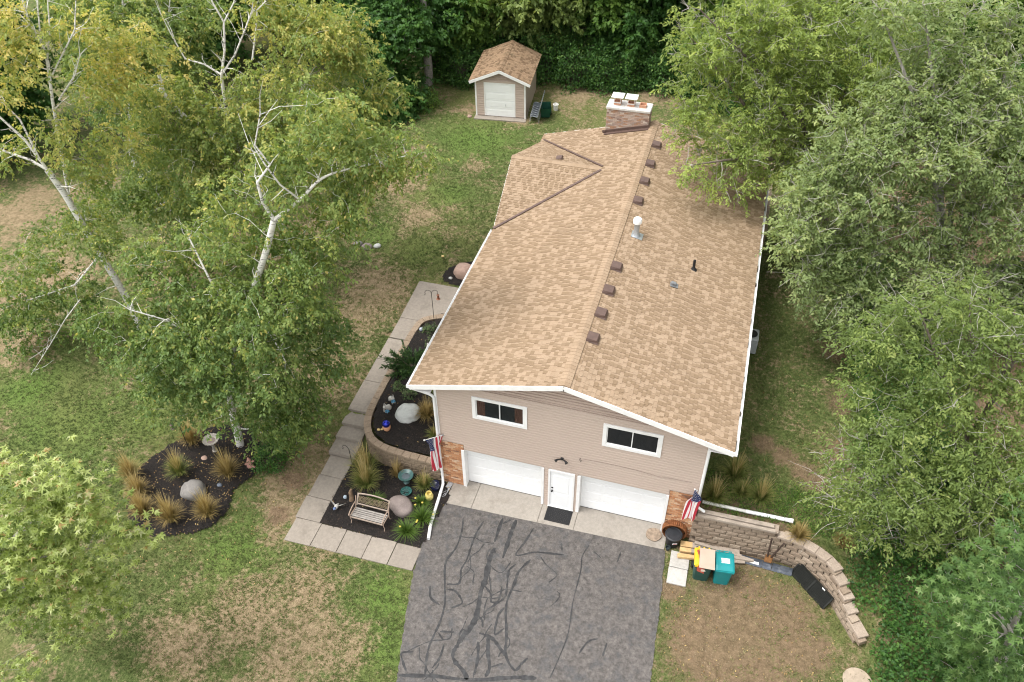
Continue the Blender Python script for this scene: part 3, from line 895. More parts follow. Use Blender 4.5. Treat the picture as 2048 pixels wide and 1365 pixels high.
SH = {}
def shingle_box(b, O, U, V, N, u0, u1, v0, v1, tb, tt):
    """a wedge lying on the slope: thick at the butt v0, thin at v1"""
    P = lambda u, v, n: tuple(O + U * u + V * v + N * n)
    b._add([P(u0, v0, 0), P(u1, v0, 0), P(u1, v1, 0), P(u0, v1, 0), P(u0, v0, tb), P(u1, v0, tb), P(u1, v1, tt), P(u0, v1, tt)],
           [(4, 5, 6, 7), (0, 1, 5, 4), (1, 2, 6, 5), (3, 0, 4, 7)])
def shingle_field(O, U, V, poly, expo, wlo, whi):
    """list of shingles (u0,u1,v0,v1,tb,tt,tint) that fill polygon poly (in u,v): rows of tabs, every other tab doubled"""
    O, U, V = Vector(O), Vector(U).normalized(), Vector(V).normalized()
    out = []
    vmax = max(p[1] for p in poly); v = min(p[1] for p in poly); r = 0
    while v < vmax - .02:
        vm = v + expo * .5
        xsx = []
        for i in range(len(poly)):
            (x0, y0), (x1, y1) = poly[i], poly[(i + 1) % len(poly)]
            if (y0 > vm) != (y1 > vm): xsx.append(x0 + (x1 - x0) * (vm - y0) / (y1 - y0))
        xsx.sort()
        for a, c in zip(xsx[::2], xsx[1::2]):
            u = a - random.uniform(0, whi)
            tall = random.random() < .5
            while u < c:
                wd = random.uniform(wlo, whi) * (1.15 if tall else .68)
                u0, u1 = max(u, a), min(u + wd, c)
                if u1 - u0 > .012:
                    if tall: tb, tt, ti = .024, .010, random.choice([.02, .08, .15, .2, .25, .4, .5])
                    else: tb, tt, ti = .008, .003, random.choice([.4, .55, .78, .85, .9, .9, .92, .8])  # low tabs lean to the dark tone: tooth shadow put into the colour
                    out.append((u0, u1, v, min(v + expo + .012, vmax), tb, tt, ti))
                u += wd; tall = not tall
        v += expo; r += 1
    return (O, U, V, out)
def lay(field, single=None):
    O, U, V, lst = field
    N = U.cross(V)
    if N.z < 0: N = -N
    res = []
    for s in lst:
        c = O + U * (s[0] + s[1]) * .5 + V * s[2]
        res.append((c, O, U, V, N, s))
    return res
nL = math.sqrt(1 + SL * SL)
lenL, lenR = (XR + OV) * nL, (W + OV - XR) * nL
YL = YB - YF
toL = lambda x, y: (y - YF, (x + OV) * nL)
left_poly = [(0, -.03), (9.16 - YF, -.03), toL(AP[0] - .02, AP[1]), (17.02 - YF, .09), (17.02 - YF + .02, -.03), (YL, -.03), (YL, lenL), (0, lenL)]
right_poly = [(0, -.03), (YL, -.03), (YL, lenR), (0, lenR)]
E1, E2 = .142, (.11, .165)
tiles = []
tiles += lay(shingle_field((-OV, YF, zsurf(-OV)), (0, 1, 0), (1, 0, SL), left_poly, E1, *E2))
tiles += lay(shingle_field((W + OV, YF, zsurf(W + OV)), (0, 1, 0), (-1, 0, SL), right_poly, E1, *E2))
for corner in (CF, CB):
    # side gable: courses run along x, eave at the corner
    run = AP[1] - corner[1]; rise = AP[2] - corner[2]; L = math.hypot(run, rise)
    sg = 1 if run > 0 else -1
    poly = [(corner[0] - RE[0] - .0, 0), (0, L), (AP[0] - RE[0], L)] 
    tiles += lay(shingle_field((RE[0], corner[1], corner[2] + .004), (1, 0, 0), (0, run, rise), poly, E1, *E2))
camv = cam.location
tiles.sort(key=lambda t: (t[0] - camv).length)
for t in tiles[:300]:
    b = MB(); b.tint = t[5][6] + .001
    shingle_box(b, *t[1:5], *t[5][:6])
    b.build("shingle", M_SHINGLE, roof)
b = MB()
for t in tiles[300:]:
    b.tint = t[5][6] + .001
    shingle_box(b, *t[1:5], *t[5][:6])
b.build("shingles", M_SHINGLE, roof, kind="stuff")
# ridge caps
def ridge_cap(name, p, d, sides, n, parent, mat, wid=.20, th=.02, lift=.02):
    """cap pieces along p + d*k, each bent over the two slopes (side vectors)"""
    p, d = Vector(p), Vector(d)
    L = d.length / n; dn = d.normalized()
    m = MB()
    for s in sides:
        s = Vector(s).normalized(); nn = dn.cross(s)
        if nn.z < 0: nn = -nn
        P = lambda a, w, t: tuple(dn * a + s * w + Vector((0, 0, 1)) * t)
        m._add([P(0, 0, th + .010), P(L + .02, 0, th - .004), P(L + .02, wid, th - .012), P(0, wid, th + .002), P(0, 0, 0), P(0, wid, -.02), P(L, wid, -.02)],
               [(0, 1, 2, 3), (3, 2, 1, 0)] if False else [(0, 1, 2, 3), (4, 0, 3, 5), (5, 3, 2, 6)])
    me = m.mesh(name, mat)
    for k in range(n): link(name, me, parent, tuple(p + dn * (k * L) + Vector((0, 0, lift + random.uniform(-.002, .002)))))
ridge_cap("ridge_cap", (XR, YF, zl(XR)), (0, YL, 0), ((-1, 0, -SL), (1, 0, -SL)), 112, roof, M_RIDGE)
ridge_cap("ridge_cap", RE, (AP[0] - RE[0], 0, 0), ((0, -4.44, -.955), (0, 3.42, -.955)), 24, roof, M_RIDGE, .17)
# valley flashing, brown
for e, q in ((CF, -1), (CB, 1)):
    v = MB(); v.beam((e[0], e[1], e[2] + .045), (AP[0] + .02, AP[1] + q * .16, AP[2] + .03), .105, .03); v.build("valley_flashing", M_DARKBR, roof)
# box vents on the right slope just below the ridge, one on the side gable
vm = MB()
vm._add([(-.17, -.19, 0), (.21, -.19, 0), (.21, .19, 0), (-.17, .19, 0), (-.15, -.16, .09), (.15, -.16, .13), (.15, .16, .13), (-.15, .16, .09), (.22, -.16, .045), (.22, .16, .045)],
        [(4, 5, 6, 7), (0, 8, 5, 4), (1, 8, 0), (2, 3, 9), (3, 7, 6, 9), (0, 4, 7, 3), (5, 8, 9, 6), (8, 1, 2, 9)])
vmesh = vm.mesh("roof_vent", M_DARKBR)
ar = math.atan(SL)
for y in (2.09, 3.42, 4.74, 6.19, 10.82, 12.4, 13.88, 15.61): link("roof_vent", vmesh, roof, (5.02, y, zl(5.02) + .018), (0, ar, random.uniform(-.03, .03)), (1.12, 1.2, 1.15))
link("roof_vent", vmesh, roof, (.92, 14.14, 6.33), (math.radians(-15), 0, PI / 2), (.85, .85, .85))
# white capped flue pipe with flashing
fl_ = MB(); c = (5.38, 8.55, zl(5.38)); fl_.lathe([(.19, -.06), (.15, .05), (.105, .14), (.105, .60)], c, 20); flue = fl_.build("flue_pipe", M_GREY, roof, True)
m = MB(); m.lathe([(.115, .56), (.17, .60), (.175, .72), (.14, .79), (.03, .82)], c, 20); m.build("flue_cap", M_WHITE, flue, True)
m = MB(); m.cbox((5.42, 8.55, zl(5.42) + .026), (.46, .42, .012), (0, ar, 0)); m.build("flashing", M_GREY, flue)
m = MB(); m.lathe([(.15, -.04), (.075, .05), (.052, .10), (.052, .42), (.04, .43), (.04, .2)], (7.78, 7.82, zl(7.78)), 14); m.build("vent_pipe", M_BLACK, roof, True)
m = MB(); m.cbox((7.19, 6.42, zl(7.19) + .08), (.19, .15, .13), (0, ar, .1), .02); m.cbox((7.22, 6.42, zl(7.22) + .03), (.30, .26, .015), (0, ar, .1)); m.build("exhaust_vent", simple("grey_paint", (.16, .165, .17), .5), roof)

# chimney at the back gable
ch = MB(); cx0, cx1, cy0, cy1, zt = 2.44, 4.42, 17.10, 17.86, 7.55
ch.box(cx0 + .01, cx1 - .01, cy0 + .01, cy1 - .01, 1.2, zt)
chim = ch.build("chimney", M_MORTAR, house)
b = MB(); bh, bl, j = .0675, .203, .011
row, z = 0, 5.9
while z < zt - .02:
    for axis_, a0, a1, fixed, sg in (("x", cx0, cx1, cy0, -1), ("y", cy0, cy1, cx1, 1), ("y", cy0, cy1, cx0, -1), ("x", cx0, cx1, cy1, 1)):
        x = a0 - (bl / 2 if row % 2 else 0)
        while x < a1 - .02:
            u, v = max(x, a0), min(x + bl - j, a1)
            if v - u > .03:
                b.tint = random.random()
                o = random.uniform(-.004, .004)
                if axis_ == "x": b.box(u, v, fixed - .012 + o if sg < 0 else fixed - .03, fixed + .03 if sg < 0 else fixed + .012 + o, z + j / 2, z + bh - j / 2)
                else: b.box(fixed - .03 if sg > 0 else fixed - .012 + o, fixed + .012 + o if sg > 0 else fixed + .03, u, v, z + j / 2, z + bh - j / 2)
            x += bl
    z += bh; row += 1
b.build("bricks", M_CHIMB, chim, kind="stuff")
M_CROWN = simple("chimney_crown_mortar", (.56, .54, .51), .9, .12, 7, .4, 40, dirt=(.40, .36, .33))
m = MB(); m.cbox(((cx0 + cx1) / 2, (cy0 + cy1) / 2, zt + .06), (cx1 - cx0 + .09, cy1 - cy0 + .09, .14), bev=.03); m.build("crown", M_CROWN, chim)
M_CLAY = simple("clay_flue", (.50, .26, .17), .85, .15, 10)
M_CAPM = simple("white_chimney_cap", (.70, .70, .69), .4, .08, 5, metallic=.2)
for i, (x, hgt) in enumerate(((2.86, .16), (3.50, .16), (4.05, .13))):
    m = MB()
    y = 17.46
    for a0, a1, b0, b1 in ((x - .16, x + .16, y - .16, y - .125), (x - .16, x + .16, y + .125, y + .16), (x - .16, x - .125, y - .124, y + .124), (x + .125, x + .16, y - .124, y + .124)): m.box(a0, a1, b0, b1, zt + .12, zt + .13 + hgt)
    fl2 = m.build("clay_flue", M_CLAY, chim)
    if i < 2:
        m = MB(); t0 = zt + .13 + hgt
        for sx in (-1, 1):
            for sy in (-1, 1): m.box(x + sx * .15 - .012, x + sx * .15 + .012, y + sy * .15 - .012, y + sy * .15 + .012, t0 - .06, t0 + .24)
        m.box(x - .17, x + .17, y - .17, y - .16, t0 - .06, t0 - .01); m.box(x - .17, x + .17, y + .16, y + .17, t0 - .06, t0 - .01)
        m.prism([(x - .27, y - .27, t0 + .24), (x + .27, y - .27, t0 + .24), (x + .27, y + .27, t0 + .24), (x - .27, y + .27, t0 + .24)], (0, 0, .02))
        m._add([(x - .28, y - .28, t0 + .262), (x + .28, y - .28, t0 + .262), (x + .28, y + .28, t0 + .262), (x - .28, y + .28, t0 + .262), (x - .1, y - .1, t0 + .30), (x + .1, y - .1, t0 + .30), (x + .1, y + .1, t0 + .30), (x - .1, y + .1, t0 + .30)],
               [(0, 1, 5, 4), (1, 2, 6, 5), (2, 3, 7, 6), (3, 0, 4, 7), (4, 5, 6, 7)])
        m.build("flue_hood", M_CAPM, fl2)
m = MB(); m.beam((2.30, 17.07, zl(2.30) + .06), (4.50, 17.07, zl(4.50) + .06), .03, .20); m.beam((2.40, 16.97, zl(2.40) + .03), (4.46, 16.97, zl(4.46) + .03), .20, .02); m.build("chimney_flashing", M_DARKBR, chim)
m = MB(); m.box(2.40, 2.44, 17.0, 17.73, zl(2.4) + .0, zl(2.4) + .14); m.build("chimney_flashing", M_DARKBR, chim)

# gutters with debris, downspouts
M_GUTTER = simple("white_gutter", (.78, .78, .77), .4, .05, 2)
M_DEBRIS = simple("gutter_debris", (.075, .062, .048), .95, .5, 12, .8, 50)
for x, y0, y1, sg in ((-OV, YF - .02, yv0 + .05, -1), (W + OV, YF - .02, YB, 1)):
    z1 = zl(x) - .03; m = MB()
    prof = [(0.015, 0), (0.015, -.115), (.085, -.115), (.125, -.05), (.125, .0), (.112, .0), (.112, -.045), (.08, -.10), (.028, -.10), (.028, 0)]
    P = [(x + sg * a, y0, z1 + c) for a, c in prof]
    n = len(P)
    vs = P + [(p[0], y1, p[2]) for p in P]
    m._add(vs, [(i, (i + 1) % n, (i + 1) % n + n, i + n) if sg > 0 else (i + n, (i + 1) % n + n, (i + 1) % n, i) for i in range(n)])
    m.box(x + sg * .015 if sg > 0 else x - .125, x + .125 if sg > 0 else x - .015, y0 - .006, y0 - .001, z1 - .115, z1)
    gt = m.build("gutter", M_GUTTER, house)
    d = MB(); y = y0 + .2
    while y < y1 - .2:
        L = random.uniform(.1, .5)
        if sg > 0 or random.random() < .35:
            d.box(x + .03 if sg > 0 else x - random.uniform(.05, .08), x + random.uniform(.05, .08) if sg > 0 else x - .03, y, y + L, z1 - .098, z1 - random.uniform(.03, .07))
        y += L + random.uniform(.3, 1.6)
    d.build("gutter_debris", M_DEBRIS, gt, kind="stuff")
def downspout(name, pts, parent, w=.092):
    m = MB(); m.tube(pts, w / 2 * 1.12, 10); return m.build(name, M_GUTTER, parent, True)
downspout("downspout", curve_through([(-OV - .07, -.30, 5.33), (-OV - .06, -.28, 5.20), (-.25, -.14, 4.95), (-.02, -.10, 4.78), (.0, -.10, 4.4), (.0, -.10, 2.6), (.01, -.10, 1.0), (.03, -.13, .40), (.08, -.28, .20)], 3), house)
downspout("downspout", curve_through([(W - .02, -.10, 5.05), (W - .02, -.10, 4.0), (W - .02, -.10, 2.15), (W + .02, -.11, 1.98), (W + .26, -.10, 1.80)], 4), house)
# flood lamp, hook and sagging cable on the siding
lm = MB(); lm.cbox((4.62, -.05, 2.90), (.11, .06, .11), bev=.01); fl3 = lm.build("flood_lamp", M_BLACK, house)
for sx in (-1, 1):
    m = MB(); m.tube([(4.62 + sx * .04, -.08, 2.90), (4.62 + sx * .15, -.16, 2.93)], [.02, .03], 8); m.tube([(4.62 + sx * .15, -.16, 2.93), (4.62 + sx * .21, -.22, 2.90)], [.035, .062], 10); m.build("lamp_head", M_BLACK, fl3)
m = MB(); m.tube(curve_through([(5.26, -.03, 3.13), (5.26, -.09, 3.11), (5.29, -.11, 3.05), (5.33, -.09, 3.08)], 4), .012, 6); m.build("hook", M_BLACK, house)
m = MB(); m.tube(curve_through([(5.30, -.052, 3.12), (6.2, -.052, 3.17), (7.19, -.052, 3.15), (7.9, -.052, 3.08), (8.4, -.052, 3.10), (9.1, -.052, 3.13)], 5), .0045, 4); m.build("cable", M_DARKBR, house)
# air conditioner line-up and the deck end on the right side
ac = thing("air_conditioner", "grey air conditioner unit half hidden under the right eave", "air conditioner", (10.52, 8.85, 1.72))
m = MB(); m.cbox((0, 0, .42), (.62, .72, .80), bev=.04); m.build("casing", simple("ac_grey", (.34, .36, .37), .5), ac)
m = MB(); m.lathe([(.25, 0), (.25, .02), (.04, .035)], (0, 0, .822), 20); m.build("fan_grille", M_BLACK, ac, True)
deck = thing("deck", "weathered wooden deck railing along the right wall under the tree", "deck", (10.2, 17.6, 1.7))
M_DECK = simple("weathered_wood", (.33, .255, .19), .9, .2, 5, .3, 40)
for k in range(5):
    m = MB(); m.box(-.70 + .15 * k, -.56 + .15 * k, -3.3, 3.6, 1.14, 1.18); m.build("deck_board", M_DECK, deck)
for yy in (-3.2, -1.0, 1.2, 3.4):
    m = MB(); m.box(.23, .32, yy - .045, yy + .045, -.1, 2.1); m.build("post", M_DECK, deck)
m = MB(); m.box(.19, .36, -3.3, 3.6, 2.1, 2.14); m.build("hand_rail", M_DECK, deck)
m = MB(); m.box(.25, .29, -3.3, 3.6, 1.25, 1.33); m.build("lower_rail", M_DECK, deck)
for k in range(38):
    m = MB(); m.box(.25, .285, -3.2 + .18 * k, -3.165 + .18 * k, 1.33, 2.1)
    m.build("baluster", M_DECK, deck)

# ---------------------------------------------------------------- the shed
shed = thing("shed", "small tan shed with white overhead door in front of the woods", "shed", (-5.66, 26.3, 1.49), math.radians(6))
sw, sd, shh, pk = 3.10, 4.0, 2.38, 3.02
m = MB(); m.box(-sw / 2, sw / 2, .02, sd, 0, shh); m.prism([(-sw / 2, .02, shh), (sw / 2, .02, shh), (0, .02, pk)], (0, sd - .02, 0)); m.build("wall", M_SIDING, shed)
z = .12
while z < pk - .06:
    z1 = z + .15
    def lim(x): return pk - (pk - shh) * abs(x) / (sw / 2)
    half = sw / 2 - .06 if z < shh - .05 else (pk - z - .03) / (pk - shh) * sw / 2 - .02
    if half < .1: break
    for a, c in (((-half, -.98), (.90, half)) if z < 2.2 else ((-half, half),)):
        if c - a > .05: board(a, c, z, z1, min(z1, lim(a)), min(z1, lim(c)), shed)
    z = z1
for x in (-sw / 2, sw / 2 - .09):
    m = MB(); m.box(x, x + .09, -.045, .06, .05, shh - .02); m.build("corner_board", M_WHITE, shed)
m = MB()
for x0, x1, z0, z1 in ((-1.0, -.93, .1, 2.24), (.85, .92, .1, 2.24), (-.93, .85, 2.16, 2.24)): m.box(x0, x1, -.04, .02, z0, z1)
sdoor = m.build("shed_door", M_WHITE, shed)
for i in range(4):
    m = MB(); m.box(-.925, .845, -.022, .01, .10 + i * .515, .605 + i * .515); m.cbox((-.04, -.022, .35 + i * .515), (1.5, .012, .30), bev=.005); m.build("door_panel", M_DOORW, sdoor)
m = MB(); m.tube([(.3, -.03, .80), (.3, -.07, .80), (.3, -.07, .90), (.3, -.03, .90)], .012, 6); m.build("handle", M_GREY, sdoor)
m = MB(); m.box(-sw / 2 - .05, sw / 2 + .05, -.45, sd, -.15, .06); m.build("floor_slab", M_CONC, shed)
so, sf_, slp = .30, .22, (pk - shh) / (sw / 2)
m = MB()
for sg in (-1, 1): m.prism([(0, -sf_, pk + .10), (sg * (sw / 2 + so), -sf_, pk + .10 - slp * (sw / 2 + so)), (sg * (sw / 2 + so), sd + .2, pk + .10 - slp * (sw / 2 + so)), (0, sd + .2, pk + .10)], (0, 0, -.07))
sroof = m.build("roof", M_SOFFIT, shed)
b = MB()
for sg in (-1, 1):
    L = (sw / 2 + so) * math.hypot(1, slp)
    for t in lay(shingle_field((sg * (sw / 2 + so), -sf_, pk + .102 - slp * (sw / 2 + so)), (0, 1, 0), (-sg, 0, slp), [(-.01, -.02), (sd + .2 + sf_, -.02), (sd + .2 + sf_, L), (-.01, L)], .142, .17, .24)):
        b.tint = t[5][6]; shingle_box(b, *t[1:5], *t[5][:6])
b.build("shingles", M_SHED_SHINGLE, sroof, kind="stuff")
ridge_cap("ridge_cap", (0, -sf_, pk + .10), (0, sd + .2 + sf_, 0), ((-1, 0, -slp), (1, 0, -slp)), 26, sroof, M_SHED_SHINGLE, .17)
for sg in (-1, 1):
    m = MB(); m.beam((0, -sf_ - .012, pk + .0), (sg * (sw / 2 + so), -sf_ - .012, pk - slp * (sw / 2 + so)), .03, .17); m.build("rake_board", M_WHITE, shed)

# ---------------------------------------------------------------- retaining walls of split-face blocks
def block_material(name, stops, moss=True):
    t = NT(name)
    c = t.ramp(t.rnd(), stops)
    n = t.noise(26, 5, .75); n1 = t.noise(1.4, 5, .65)
    c = t.mix(1.0, c, t.ramp(n, [(.25, (.66,) * 3), (.75, (1.28,) * 3)]), 'MULTIPLY')
    c = t.mix(t.range(n1, .54, .74, 0, .6), c, (.135, .115, .085, 1))
    return t.done(c, .95, t.bump(n, .8, .02), spec=.12)
M_BLOCK = block_material("split_face_block", [(0, (.245, .190, .142)), (.35, (.320, .252, .190)), (.7, (.280, .215, .160)), (1, (.370, .298, .230))])
M_BLOCKL = block_material("planter_block", [(0, (.215, .165, .115)), (.5, (.275, .212, .150)), (1, (.245, .185, .130))])
def block_mesh(L, dep, hh, mat, rough=.012, name="block"):
    """split-face block: x along the wall, y into it; the face at y=0 is broken rough"""
    b = MB(); nx_, nz_ = 4, 2; e = .012
    vs, fs = [], []
    for k in range(nz_ + 1):
        for i in range(nx_ + 1):
            ed = i in (0, nx_) or k in (0, nz_)
            vs.append((-L / 2 + L * i / nx_, (e if ed else 0) + random.uniform(-rough, rough), hh * k / nz_))
    for k in range(nz_):
        for i in range(nx_):
            a = k * (nx_ + 1) + i
            fs.append((a, a + 1, a + nx_ + 2, a + nx_ + 1))
    o = len(vs)
    vs += [(-L / 2 * .86, dep, 0), (L / 2 * .86, dep, 0), (-L / 2 * .86, dep, hh), (L / 2 * .86, dep, hh)]
    top = [nz_ * (nx_ + 1) + i for i in range(nx_ + 1)]
    fs.append(tuple(top) + (o + 3, o + 2))
    fs.append((o, o + 2, top[0], nx_ + 1, 0)); fs.append((nx_, 2 * nx_ + 1, top[-1], o + 3, o + 1)); fs.append((o + 1, o + 3, o + 2, o))
    b._add(vs, fs)
    return b.mesh(name, mat)
def block_wall(parent, path, hc, bl, dep, zbase, ztop, mat, cap=None, batter=.012, flip=False):
    """zbase/ztop: functions of arc length; blocks laid in running bond along the path (face on the right-hand side)"""
    meshes = [block_mesh(bl - .018, dep, hc - .014, mat, .008) for _ in range(7)]
    tot = arc_len(path)
    kmax = int(round(max(ztop(s) for s in np.linspace(0, tot, 60)) / hc + .01))
    for k in range(kmax):
        s = bl * (.5 if k % 2 == 0 else 1.0)
        while s < tot + .02:
            sm = min(s, tot - bl * .3)
            if (k + 1) * hc <= ztop(sm) + .02 and (k + 1) * hc > zbase(sm):
                p, a = at_arc(path, sm)
                n = Vector((-math.sin(a), math.cos(a)))
                p = p + n * (batter * k)
                link("block", random.choice(meshes), parent, (p.x, p.y, k * hc), (0, 0, a + random.uniform(-.02, .02)))
            s += bl
TOT_R = arc_len(WALL_R)
def top_r(s):
    p, a = at_arc(WALL_R, s)
    if p.x < 12.3: return 1.4
    return 1.2 if p.y > -1.12 else 1.0 if p.y > -1.45 else .8 if p.y > -1.80 else .6 if p.y > -2.12 else .4
def arc_at(f):
    for s in np.linspace(0, TOT_R, 600):
        if f(at_arc(WALL_R, s)[0]): return float(s)
    return TOT_R
rw = thing("retaining_wall", "curved tan block retaining wall stepping down beside the dirt yard", "retaining wall", (0, 0, 0))
block_wall(rw, WALL_R, .2, .40, .28, lambda s: 0, top_r, M_BLOCK, batter=.022)
# cap stones of the right wall: broad and light, one per stretch, they step down at the end
def cap_run(parent, path, s0, s1, z, L, dep, th, mat, over=.02, name="cap_stone"):
    n = max(1, round((s1 - s0) / L)); st = (s1 - s0) / n
    for i in range(n):
        a_, a1 = at_arc(path, s0 + st * i); b_, b1 = at_arc(path, s0 + st * (i + 1))
        n0 = Vector((-math.sin(a1), math.cos(a1))); n1 = Vector((-math.sin(b1), math.cos(b1)))
        if i + 1 == n: n1 = n0 if (n0 - n1).length > .6 else n1
        g = (b_ - a_).normalized() * .004
        A, B, C_, D = a_ - n0 * over + g, b_ - n1 * over - g, b_ + n1 * dep - g, a_ + n0 * dep + g
        z0 = z + random.uniform(-.004, .004)
        b = MB(); pts = [A, B, C_, D]; c = (A + B + C_ + D) / 4
        vs = [(p.x, p.y, z0 - th) for p in pts] + [(p.x, p.y, z0 - .015) for p in pts] + [(p.x + (c.x - p.x) * .05, p.y + (c.y - p.y) * .05, z0) for p in pts]
        fs = [(3, 2, 1, 0), (8, 9, 10, 11)]
        for k in range(4):
            l = (k + 1) % 4; fs += [(k, l, l + 4, k + 4), (k + 4, l + 4, l + 8, k + 8)]
        b._add(vs, fs); b.build(name, mat, parent)
M_CAP = block_material("cap_stone", [(0, (.340, .272, .215)), (.5, (.395, .322, .260)), (1, (.365, .294, .235))])
M_CAPL = block_material("planter_cap", [(0, (.255, .195, .140)), (.5, (.300, .230, .168)), (1, (.275, .212, .152))])
sA = arc_at(lambda p: p.x > 12.3)
yy = [-1.12, -1.45, -1.80, -2.12]
sY = [arc_at(lambda p, q=q: p.y < q) for q in yy] + [TOT_R]
shift = lambda path, o: [(p[0] - o * math.sin(at_arc(path, arc_len(path[:i + 1]) if i else .01)[1]), p[1] + o * math.cos(at_arc(path, arc_len(path[:i + 1]) if i else .01)[1])) for i, p in enumerate(path)]
cap_run(rw, shift(WALL_R, .15), TOT_R * .02, sA - .02, 1.485, .46, .33, .09, M_CAP)
cap_run(rw, shift(WALL_R, .13), sA - .02, sY[0], 1.295, .46, .33, .10, M_CAP)
for k in range(4): cap_run(rw, shift(WALL_R, .11 - .02 * k), sY[k] - .03, sY[k + 1], 1.095 - .2 * k, .5, .36, .105, M_CAP)
pw = thing("planter_wall", "low curved brown block wall round the raised mulch bed", "planter wall", (0, 0, 0))
bl_path = curve_through(BED_L, 5)[::-1]
TOT_L = arc_len(bl_path)
def base_l(s):
    p, a = at_arc(bl_path, s)
    return 0.0 if p.y < 1.0 else (.35 if p.y < 2.0 else .62)
bl2 = [(x, y) for x, y in bl_path]
block_wall(pw, bl2[::-1], .148, .29, .24, lambda s: base_l(TOT_L - s), lambda s: .90, M_BLOCKL, batter=0.0) if False else None
# faces must look outwards (away from the house): walk the path so that outside is on the right
def planter_blocks():
    meshes = [block_mesh(.285, .2, .142, M_BLOCKL) for _ in range(6)]
    P = curve_through(BED_L, 5)
    tot = arc_len(P)
    for k in range(6):
        s = .145 * (1 + k % 2)
        while s < tot:
            p, a = at_arc(P, s)
            if (k + 1) * .15 > (0 if p.y < .75 else .30 if p.y < 1.9 else .55):
                # path runs from the house corner out and back: outside lies on its left
                link("block", random.choice(meshes), pw, (p.x, p.y, k * .15), (0, 0, a + PI + random.uniform(-.02, .02)))
            s += .29
planter_blocks()
capP = [(x, y) for x, y in curve_through(BED_L, 5)][::-1]
cap_run(pw, [(x, y) for x, y in capP], .02, TOT_L - .02, .985, .33, .27, .085, M_CAPL)

# planks and a white pipe lying along the top of the right wall
M_PLANK = simple("grey_plank", (.36, .30, .245), .9, .18, 4, .4, 30, dirt=(.25, .20, .16))
def plank(label, a, b, w, hh, mat, group=None, name="plank"):
    a, b = Vector(a), Vector(b)
    t = thing(name, label, "plank", tuple(a), math.atan2((b - a).y, (b - a).x), group)
    m = MB(); L = (b - a).length
    m.beam((0, 0, 0), (L, 0, (b - a).z), w, hh, bev=.008); m.build("board", mat, t)
    return t
plank("long pale plank on top of the block retaining wall", (9.52, .08, 1.54), (12.10, .13, 1.54), .16, .10, M_PLANK, "planks on the retaining wall")
plank("grey plank at the front edge of the block retaining wall", (9.52, -.09, 1.535), (12.16, -.07, 1.535), .12, .09, M_PLANK, "planks on the retaining wall")
pp = thing("drain_pipe", "long white drain pipe lying on the ground above the retaining wall", "pipe", (9.62, .52, 1.50))
m = MB(); m.tube([(0, 0, .03), (1.55, .02, .0)], .062, 10); m.build("pipe_section", simple("dirty_white_pipe", (.62, .61, .56), .5, .08, 3, dirt=(.42, .41, .34)), pp, True)
m = MB(); m.tube([(1.5, .02, .0), (3.05, .06, -.02)], .070, 10); m.tube([(2.98, .06, -.02), (3.10, .06, -.02)], .084, 10); m.build("pipe_section", M_GUTTER, pp, True)
dp = thing("drain_pipe", "white downspout extension lying at the driveway edge beside daylilies", "pipe", (.08, -.28, .14))
m = MB(); m.tube(curve_through([(-.0, .02, .06), (.05, -.55, .0), (.10, -1.15, -.03), (.14, -1.55, -.03)], 4), .058, 10); m.build("pipe_section", M_GUTTER, dp, True)
m = MB(); m.tube(curve_through([(.13, -1.50, -.03), (.18, -1.85, -.03), (.31, -2.42, -.04)], 4), [.062] * 8 + [.058], 10, caps=False); m.tube([(.13, -1.48, -.03), (.14, -1.56, -.03)], .070, 10); m.build("pipe_section", M_GUTTER, dp, True)

